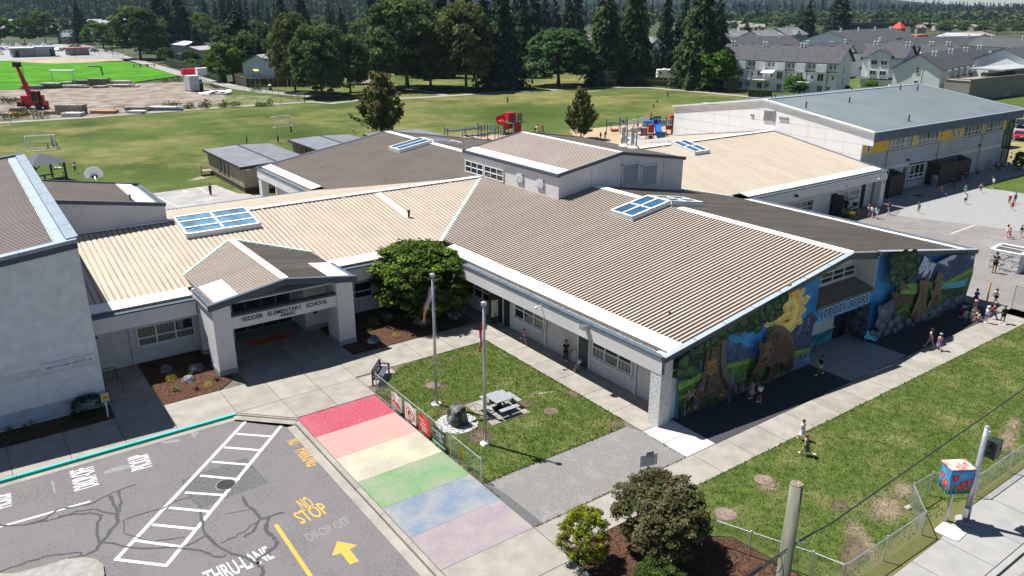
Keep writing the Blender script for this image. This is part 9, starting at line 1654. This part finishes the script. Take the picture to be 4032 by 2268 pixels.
def person(p,face,h,lb,top='white',bot='black',hair='n',skn='l',pose='stand',dress=None,long_=0,hat=None,hatc=None,pants=False,extra=None,name='person',sleeve=True,adult=False):
 """face: heading of the body in degrees, 0 = away from the camera, 90 = left of the photo"""
 yaw=math.atan2(dp.y,dp.x)-pi/2+rad(face);t=empty(name,p,yaw,lb,'person');H=h;X,Y,Z_=Vector((1,0,0)),Vector((0,1,0)),Vector((0,0,1))
 PO=dict(stand=(3,-3,0,0,4,-4,10,10,0),walk=(24,-20,6,18,-22,22,18,18,4),run=(42,-34,25,60,-40,38,70,70,14),up=(4,-4,0,0,10,165,10,20,2),point=(6,-6,0,0,85,-5,5,15,2),arms=(8,-14,0,10,-10,15,10,10,0),bend=(5,-5,10,10,70,60,10,10,65),cross=(3,-3,0,0,25,25,100,100,0),sit=(82,78,80,75,20,25,30,30,8),squat=(100,95,125,120,45,50,20,20,28),hang=(55,50,60,60,150,150,5,5,-48),lie=(0,0,0,0,0,0,0,0,0),wide=(6,-6,0,0,30,30,5,5,8))[pose]
 hl_,hr_,kl,kr,al,ar,el,er,lean=[rad(a)for a in PO];k=1.0 if adult else 1.08
 thigh,shin,torso=.245*H,.235*H,.30*H
 hipz={'sit':.17*H,'squat':.20*H,'hang':.30*H}.get(pose,None)
 def leg(s_,a,kn):
  hip=Vector((s_*.055*H,0,0));kd=Vector((0,sin(a),-cos(a)));knee=hip+kd*thigh;b=a-kn;sd=Vector((0,sin(b),-cos(b)));ank=knee+sd*shin;return hip,knee,ank,ank+Vector((0,.085*H*cos(b*.5),-.015*H))
 LG=[leg(-1,hl_,kl),leg(1,hr_,kr)];lo=min(l[2].z for l in LG)
 z0=(.03*H-lo)if hipz is None else hipz
 up=Vector((0,sin(lean),cos(lean)));O=Vector((0,0,z0));ch=O+up*torso*.72;sh=O+up*torso;nk=O+up*(torso+.045*H);hd=nk+Vector((0,sin(lean*.4),cos(lean*.4)))*(.055*H*k);tp=hd+Vector((0,sin(lean*.4),cos(lean*.4)))*(.070*H*k)
 def arm(s_,a,e,out=.14):
  if pose in('wide',):out=.9
  if pose=='arms':out=.75
  S0=sh-up*.01*H+X*s_*.095*H;d=(Vector((0,sin(a+lean*.5),-cos(a+lean*.5)))+X*s_*out).normalized();E_=S0+d*.155*H;b=a+e;d2=(Vector((0,sin(b+lean*.5),-cos(b+lean*.5)))+X*s_*(out*.5-(.6 if pose=='cross' else 0))).normalized();W_=E_+d2*.135*H;return S0,E_,W_,W_+d2*.055*H
 AM=[arm(-1,al,el),arm(1,ar,er)]
 pts=[O,O+up*torso*.4,ch,sh,nk,hd,tp];ed_=[(0,1),(1,2),(2,3),(3,4),(4,5),(5,6)];wd_=.088 if not adult else.105;rd=[.075*H,wd_*.80*H,wd_*.92*H,.052*H,.030*H,.055*H*k,.050*H*k]
 for hp_,kn_,an_,to_ in LG:b=len(pts);pts+=[O+hp_,O+kn_,O+an_,O+to_];ed_+=[(0,b),(b,b+1),(b+1,b+2),(b+2,b+3)];rd+=[.056*H,.036*H,.024*H,.020*H]
 for a0,a1,a2,a3 in AM:b=len(pts);pts+=[a0,a1,a2,a3];ed_+=[(3,b),(b,b+1),(b+1,b+2),(b+2,b+3)];rd+=[.032*H,.024*H,.018*H,.016*H]
 off=Vector((0,0,0))
 if pose=='lie':
  R3=Matrix.Rotation(rad(-88),3,'X');pts=[R3@(q-O)+Vector((0,0,.10*H))for q in pts]
 o=skin(pts,ed_,rd,0,SKINM[skn],'body',t)
 Pq=lambda i:pts[i]
 def shell(idx,ed2,scale,m,nm,root=0):return skin([pts[i]for i in idx],ed2,[rd[i]*scale+.006*H for i in idx],root,m,nm,t,1)
 if dress!='strapless':
  a_i=7+8;q=[pts[0]*.9+pts[1]*.1,pts[1],pts[2],pts[3]];r_=[rd[0]*1.04,rd[1]*1.08,rd[2]*1.06,rd[3]*1.15];e2=[(0,1),(1,2),(2,3)]
  for s_ in(0,1):
   b=15+4*s_;n=len(q);q+=[pts[b],pts[b].lerp(pts[b+1],.85 if sleeve else.35)];r_+=[rd[b]*1.25,rd[b+1]*1.35];e2+=[(3,n),(n,n+1)]
   if extra=='long_sleeves':q+=[pts[b+2]];r_+=[rd[b+2]*1.5];e2+=[(n+1,n+2)]
  skin(q,e2,[x+.005*H for x in r_],0,cloth(top),'shirt',t)
 if dress:
  c=cloth(bot);mb=MB();ax=(pts[0]-(pts[8]+pts[12])*.5);d=-ax.normalized()if pose!='lie' else(pts[8]-pts[7]).normalized();z_=-d;xx=X;yy=z_.cross(xx);prof=[(.085,.13),(.10,.02),(.135,-.10),(.165,-.20)]if dress!='strapless' else[(.088,.26),(.075,.13),(.10,.0),(.13,-.11),(.15,-.20)];n=10;vv,fs_=[],[]
  for r_,zz in prof:
   for j in range(n):a=2*pi*j/n;w_=1+.10*sin(3*a)*(zz<-.05);vv.append(pts[0]+z_*zz*H+xx*cos(a)*r_*H*w_+yy*sin(a)*r_*.82*H*w_)
  for i in range(len(prof)-1):
   for j in range(n):fs_.append((i*n+j,i*n+(j+1)%n,(i+1)*n+(j+1)%n,(i+1)*n+j))
  mb.quads(vv,fs_).bd('dress' if dress in('full','strapless')else 'skirt',c,t,smooth=True)
 else:
  q=[pts[0]+(pts[1]-pts[0])*.15];r_=[rd[0]*1.02];e2=[]
  for b in(7,11):
   n=len(q);q+=[pts[b],pts[b].lerp(pts[b+1],.55 if not pants else 1.0)];r_+=[rd[b]*1.12,(rd[b]*.75+rd[b+1]*.5)if not pants else rd[b+1]*1.25];e2+=[(0,n),(n,n+1)]
   if pants:q+=[pts[b+2].lerp(pts[b+1],.08)];r_+=[rd[b+2]*1.35];e2+=[(n+1,n+2)]
  skin(q,e2,[x+.004*H for x in r_],0,cloth(bot),'trousers' if pants else 'shorts',t)
 hv=pts[6]-pts[5];hv.normalize();hc=pts[5].lerp(pts[6],.55);bk_=(hv.cross(X)).normalized();bk_=bk_ if bk_.y<0 else-bk_;r=.068*H*k
 mb=MB();cc0=hc+hv*.012*H+bk_*.014*H;mb.ball((0,0,0),(r,r*1.08,r),10,6);vs2=[cc0+X*v[0]+bk_*(-v[1])+hv*v[2]for v in[Vector(q)for q in mb.v]];mb.v=[tuple(v)for v in vs2]
 keep=[f for f in mb.f if not(sum((Vector(mb.v[i])-hc).dot(-bk_)for i in f)/len(f)>r*.30 and sum((Vector(mb.v[i])-hc).dot(hv)for i in f)/len(f)<r*.45)];mb.f=keep;mb.m=[0]*len(keep)
 if long_:
  L_=long_*.30*H;dn_=Vector((0,0,-1));mb.tube([hc+bk_*r*.7+hv*.02*H,hc+bk_*r*1.15+dn_*L_*.4,hc+bk_*r*1.05+dn_*L_*.8,hc+bk_*r*.9+dn_*L_],[r*.75,r*.85*(1 if long_>.7 else.6),r*.6*(1 if long_>.7 else.5),r*.15],7)
 if long_==0 and hair=='bun':pass
 mb.bd('hair',HAIRM[hair],t,smooth=True)
 if hat:
  mb=MB();n=10;m_=cloth(hatc or 'white');vv=[]
  for rr_,zz in((1.18,.25),(1.12,.75),(.7,1.12),(.05,1.22)):vv+=[hc+hv*zz*r+X*cos(2*pi*j/n)*r*rr_+bk_*sin(2*pi*j/n)*r*rr_ for j in range(n)]
  mb.quads(vv,[(i*n+j,i*n+(j+1)%n,(i+1)*n+(j+1)%n,(i+1)*n+j)for i in range(3)for j in range(n)])
  if hat=='cap':mb.quads([hc+hv*.3*r-bk_*r*1.05-X*r*.8,hc+hv*.3*r-bk_*r*1.05+X*r*.8,hc+hv*.18*r-bk_*r*1.95+X*r*.5,hc+hv*.18*r-bk_*r*1.95-X*r*.5],[(0,1,2,3)])
  else:mb.quads([hc+hv*.25*r+(X*cos(2*pi*j/n)+bk_*sin(2*pi*j/n))*r*q for q in(1.15,1.7)for j in range(n)],[(j,(j+1)%n,n+(j+1)%n,n+j)for j in range(n)])
  mb.bd('hat',m_,t)
 fm_=MB();fw_=-bk_
 for s_ in(-1,1):c_=hc+fw_*r*.84+X*s_*r*.34-hv*r*.1;fm_.quads([c_-X*.008*H-hv*.004*H,c_+X*.008*H-hv*.004*H,c_+X*.008*H+hv*.004*H,c_-X*.008*H+hv*.004*H],[(0,1,2,3)])
 c_=hc+fw_*r*.86-hv*r*.62;fm_.quads([c_-X*.014*H,c_+X*.014*H,c_+X*.011*H+hv*.006*H,c_-X*.011*H+hv*.006*H],[(0,1,2,3)]);c_=hc+fw_*r*.80-hv*r*.3;fm_.quads([c_-X*.008*H-hv*.01*H,c_+X*.008*H-hv*.01*H,c_+fw_*.016*H-hv*.008*H,c_+hv*.02*H],[(0,1,2),(1,3,2),(0,2,3)]);fm_.bd('face',HAIRM['k'],t)
 mb=MB()
 for b in(7,11):a,e=pts[b+2],pts[b+3];d=(e-a);d=d.normalized()if d.length>0 else Y;s_=d.cross(Z_).normalized()if abs(d.z)<.95 else X;u=s_.cross(d);mb.obox(a.lerp(e,.55)-u*.006*H,d*.066*H,s_*.027*H,u*.022*H)
 mb.bd('shoes',cloth('white' if skn!='b' and lb[0]!='m' and 'black shoes' not in lb else 'black'),t)
 return t
K=1.25
def pp(view,x,y,*a,z=0,**k):return person(AT(view,x,y,z),*a,**k)
pp('i',965,465,20,1.2,'girl in a white puff-sleeved dress stepping from the sidewalk onto the lawn','white','white','n','l','walk','full');pp('i',995,578,30,1.25,'girl in a strapless olive dress running on the street lawn','green','green','r','l','run','strapless')
pp('i',600,165,60,1.22,'girl in a pink dress in the mural shade, facing the painted bear','pink','pink','k','t','stand','full',.6);pp('i',655,192,20,1.22,'girl in white tee and black shorts with a black ponytail, by the mural','white','black','k','t','stand',None,.7)
pp('m',1245,1042,100,1.3,'boy in black tee and pale shorts walking in the mural shade','black','cream','k','t','walk');pp('n',1640,1342,30,1.35,'girl with waist-long black hair and grey shorts walking beside a girl in purple','pale','grey','k','l','walk',None,1.1);pp('n',1755,1383,-20,1.2,'girl in a cap and purple skirt with pink top, on the front sidewalk','pink','purple','n','l','walk','skirt',0,'cap','grey')
pp('G',670,598,180,1.35,'black-haired boy in a bright blue tee behind the huddle at the mural end','blue','black','k','t','cross');pp('G',655,692,180,1.25,'girl in pink cap, plaid shirt and white skirt in the huddle','plaid','white','k','l','stand','skirt',.5,'bucket','pink');pp('G',540,700,-60,1.25,'child in lilac vest and maroon trousers bending at the mural end','lilac','maroon','k','t','bend',None,.4,None,None,True);pp('G',575,716,-60,1.2,'child in cream crouching on the shaded ground','cream','cream','n','l','squat',None,.4,None,None,True);pp('G',640,727,170,1.2,'fair child in cream sitting on the ground in the huddle','cream','cream','y','l','sit',None,0,None,None,True);pp('G',600,660,120,1.2,'dark-haired child crouching in black within the huddle','black','black','k','t','squat',None,.5,None,None,True);pp('G',712,732,110,1.25,'girl in pale pink crouching at the sunlit side of the huddle','pale','pink','n','l','squat');pp('G',775,752,120,1.25,'girl in white cap and tee with blue shorts, black ponytail','white','denim','k','l','stand',None,.6,'cap','white');pp('G',840,716,60,1.25,'boy in red tee and dark jeans leaning in beside the white-capped girl','red','navy','n','l','walk',None,0,None,None,True);pp('G',925,757,-170,1.35,'boy in black hooded top, black shorts and dark hat on the sunlit sidewalk','black','black','n','t','arms',None,0,'bucket','green',False,'long_sleeves');pp('G',858,577,100,1.25,'boy in white tee, black shorts and green cap by the yellow bollard','white','black','n','l','walk',None,0,'cap','dkgreen')
pp('G',848,290,170,1.80,'man in navy polo and black shorts with arms folded, by the white stone enclosure','navy','black','n','t','cross',None,0,None,None,False,None,'person',True,True)
pp('F',40,486,-30,1.4,'girl in tan top and black shorts, left of three walking by the east wing','tan','black','r','l','walk',None,.6);pp('F',70,492,-30,1.4,'girl in white top and denim shorts, middle of three walking by the east wing','white','denim','k','l','walk',None,.6);pp('F',112,502,-30,1.45,'girl in a loose mint hoodie with black hair, right of three by the east wing','mint','mint','k','l','walk',None,.9,None,None,False,'long_sleeves');pp('F',220,466,-60,1.4,'girl in open brown jacket and blue shorts at the shadow corner','brown','denim','n','l','walk',None,.8,None,None,False,'long_sleeves');pp('F',487,456,150,1.2,'boy in teal tee with one arm raised on the court','teal','khaki','n','l','up')
pp('F',695,305,70,1.3,'child in red tee and pale jeans running along the shade edge','red','denim','n','l','run',None,0,None,None,True);pp('F',800,226,80,1.3,'child all in black striding in the shade before the dark cage','black','black','n','l','run',None,0,None,None,True,'long_sleeves');pp('F',880,166,120,1.3,'child in brown top by the right end of the dark cage','brown','grey','n','t','walk',None,0,None,None,True);pp('F',905,179,160,1.4,'person in black tee with pale bag at the right end of the dark cage','black','black','k','l','stand');pp('F',1012,136,150,1.25,'boy in royal blue tee and shorts in the hall shade','blue','navy','n','t','stand');pp('F',905,290,140,1.25,'girl in teal tee, farther of a close pair on the court','teal','grey','n','l','stand',None,.6);pp('F',907,373,150,1.25,'boy in white tee and black shorts, nearer of a close pair on the court','white','black','n','l','walk');pp('F',1045,269,170,1.15,'small girl in pink top with auburn hair near the grass corner','pink','maroon','r','l','arms',None,.5);pp('F',1155,228,120,1.3,'boy in white tee standing on the court grass with arms up','white','dkgreen','n','l','up');pp('F',1300,378,150,1.3,'child in red tee and white cap, left of three at the court edge','red','tan','n','l','walk',None,0,'cap','white',True);pp('F',1350,366,140,1.2,'child in navy tee with black hair, behind two children in red','navy','navy','k','t','stand');pp('F',1325,427,160,1.15,'small child in red tee and shorts, nearest of three at the court edge','red','red','r','l','walk');pp('F',1280,668,-90,1.25,'girl in pale clothes pointing to the right on the old court','pale','cream','n','l','point',None,.5);pp('F',1300,683,10,1.2,'girl in a pink skirt beside the pointing girl','pale','pink','y','l','walk','skirt',.6);pp('F',1405,668,110,1.25,'boy in black tee and grey shorts at the right edge of the old court','black','grey','n','l','walk')
pp('F',1150,111,160,1.25,'child in yellow tee before the steel railing','yellow','khaki','k','t','stand');pp('F',1180,76,170,1.25,'girl in hot pink tee at the steel railing','hotpink','navy','n','l','stand',None,.5);pp('F',1198,76,150,1.3,'child in pale blue top at the steel railing','mint','denim','k','l','stand',None,0,None,None,True);pp('F',1122,66,150,1.2,'child in pale pink sitting behind the steel railing','pale','pale','k','t','stand');pp('F',1250,92,150,1.3,'child in brown with long hair in the hall corner shade','brown','tan','n','l','walk',None,.7);pp('H',2385,893,10,1.3,'boy in white tee and blue shorts running beyond the hall corner','white','denim','n','l','run');pp('F',1432,92,150,1.3,'child in white at the right edge by the small tree','white','white','n','l','stand')
pp('W',1065,492,160,1.68,'adult in black with a pale bag beside the pushchair at the east wing','black','black','k','l','stand',None,.6,None,None,True,'long_sleeves','person',True,True);pp('W',1183,537,120,1.05,'toddler in teal tee and red trousers right of the lime planter','teal','red','y','l','stand',None,0,None,None,True);pp('W',1258,618,150,1.25,'child with brown hair, only the head showing over the mural roof','orange','black','n','l','stand',z=1.1).location.z=0
pp('L',622,828,170,1.45,'girl in white tee and black skirt holding the open door on the lawn side','white','black','n','t','arms','skirt',.4);pp('L',790,1045,200,1.15,'girl in pink tee and denim shorts running on the lawn sidewalk','pink','denim','n','l','run');pp('L',1252,1232,175,1.4,'girl dressed all in black with long black hair by the lawn-side wall','black','black','k','l','stand',None,.8,None,None,True);pp('L',1375,1345,130,1.2,'child in white tee and grey shorts hanging back from the bent handrail','white','grey','n','l','hang')
pp('b',1283,752,190,1.6,'boy in navy walking in the middle of the far field','navy','navy','k','t','walk',None,0,None,None,True);pp('b',2340,782,170,1.45,'child in white tee on the dry patch of the far field','white','navy','k','l','walk',None,0,None,None,True);pp('b',2366,752,150,1.45,'child in grey behind the white-shirted one on the far field','grey','black','n','l','walk',None,0,None,None,True);pp('b',2442,707,120,1.5,'child all in black farthest right on the far field','black','black','k','l','walk',None,0,None,None,True);pp('b',165,967,-80,1.3,'child in white tee running by the portable roofs','white','grey','y','l','run')
pp('a',2015,1036,100,1.45,'child in black with arms up on the field left of the orange-capped one','black','black','n','l','wide',None,0,None,None,True);pp('a',2110,967,120,1.45,'child in black with an orange hat near the middle goal','black','black','n','l','walk',None,0,'bucket','orange',True);pp('a',1790,1052,100,1.4,'child in navy partly hidden behind the nearest portable roof','navy','navy','k','t','stand');pp('a',370,1222,170,1.45,'girl in brown standing near the picnic shelter','brown','tan','n','l','stand','skirt',.7);pp('a',418,1220,80,1.35,'child in white lying on the dry grass','white','white','n','l','lie',None,0,None,None,True);pp('a',548,1252,150,1.5,'girl with black hair in white top and navy shorts on the near field','white','navy','k','t','walk',None,.5);pp('a',470,1325,170,1.4,'child in pale yellow tee seen over the annex roof','cream','navy','k','t','stand');pp('a',385,1062,100,1.5,'child in blue at the right post of the near goal','blue','blue','k','t','stand',None,0,None,None,True);pp('a',407,1066,90,1.5,'child in dark clothes leaning on the near goal post','navy','black','k','t','walk',None,0,None,None,True);pp('a',352,1076,120,1.3,'child in brown sitting on the ground bar of the near goal','maroon','navy','n','l','sit')
hp_=pp('a',1527,1416,175,1.45,'girl in black with a pink hoop on the back court','black','black','n','l','stand',None,.7,None,None,True);o=MB().tube([(.5*cos(a),.1*sin(a),.55+.42*sin(a))for a in[i*pi/10 for i in range(21)]],.015,5).bd('play_hoop',mat('hoop_pink',(.60,.10,.20),var=.05),None,loc=hp_.location);tag(o,'thin pink hoop held by the girl on the back court','hoop')
for dx,c,lab in((-.5,'pink','child in pink at the portable porch rail, left one'),(.9,'white','child in white at the portable porch rail, right one')):person((4.6+dx,67.3,.6),180,1.25,lab,c,'navy','n','l','stand')
pp('P',1745,442,-70,1.6,'adult in white tee and dark trousers bending over the spring rider','white','navy','k','t','bend',None,0,None,None,True,None,'person',True,True);pp('Q',370,742,170,1.3,'child in teal with auburn hair on the wood chips','teal','dkgreen','r','l','stand');pp('Q',470,750,10,1.4,'girl with dark hair and white skirt on the wood chips','navy','white','k','t','stand','skirt',.8);pp('Q',1845,670,100,1.4,'child in pale shirt walking under the play structure','white','grey','n','l','walk',None,0,None,None,True);pp('P',565,540,100,1.3,'child hanging from the blue track beam','navy','dkgreen','n','t','up',z=0).location.z=.45
person(tuple(at_h('Q',1490,232,560)+pgo),120,1.3,'child in red sitting on top of the stone play roof','red','maroon','k','t','sit');person(tuple(at_h('Q',1200,500,620)+pgo),60,1.4,'child in black climbing the white-railed ramp','black','black','k','l','walk');person(tuple(at_h('Q',1110,520,640)+pgo),60,1.25,'child in white and red on the white-railed ramp','white','red','k','l','walk')
pgo1=at(*S('P',1300,520));person(tuple(AT('P',1385,455)+Vector((0,0,2.1))),100,1.35,'child in blue standing at the top of the red spiral slide','blue','navy','k','t','stand',None,0,None,None,True)
bpy.context.view_layer.update();dg=bpy.context.evaluated_depsgraph_get();NM=[]
for o,m in JOBS:NM.append(bpy.data.meshes.new_from_object(o.evaluated_get(dg)))
for(o,m),me in zip(JOBS,NM):
 old=o.data;o.modifiers.clear();me.name=old.name;o.data=me;me.materials.clear();me.materials.append(m);me.polygons.foreach_set('use_smooth',[True]*len(me.polygons));bpy.data.meshes.remove(old)
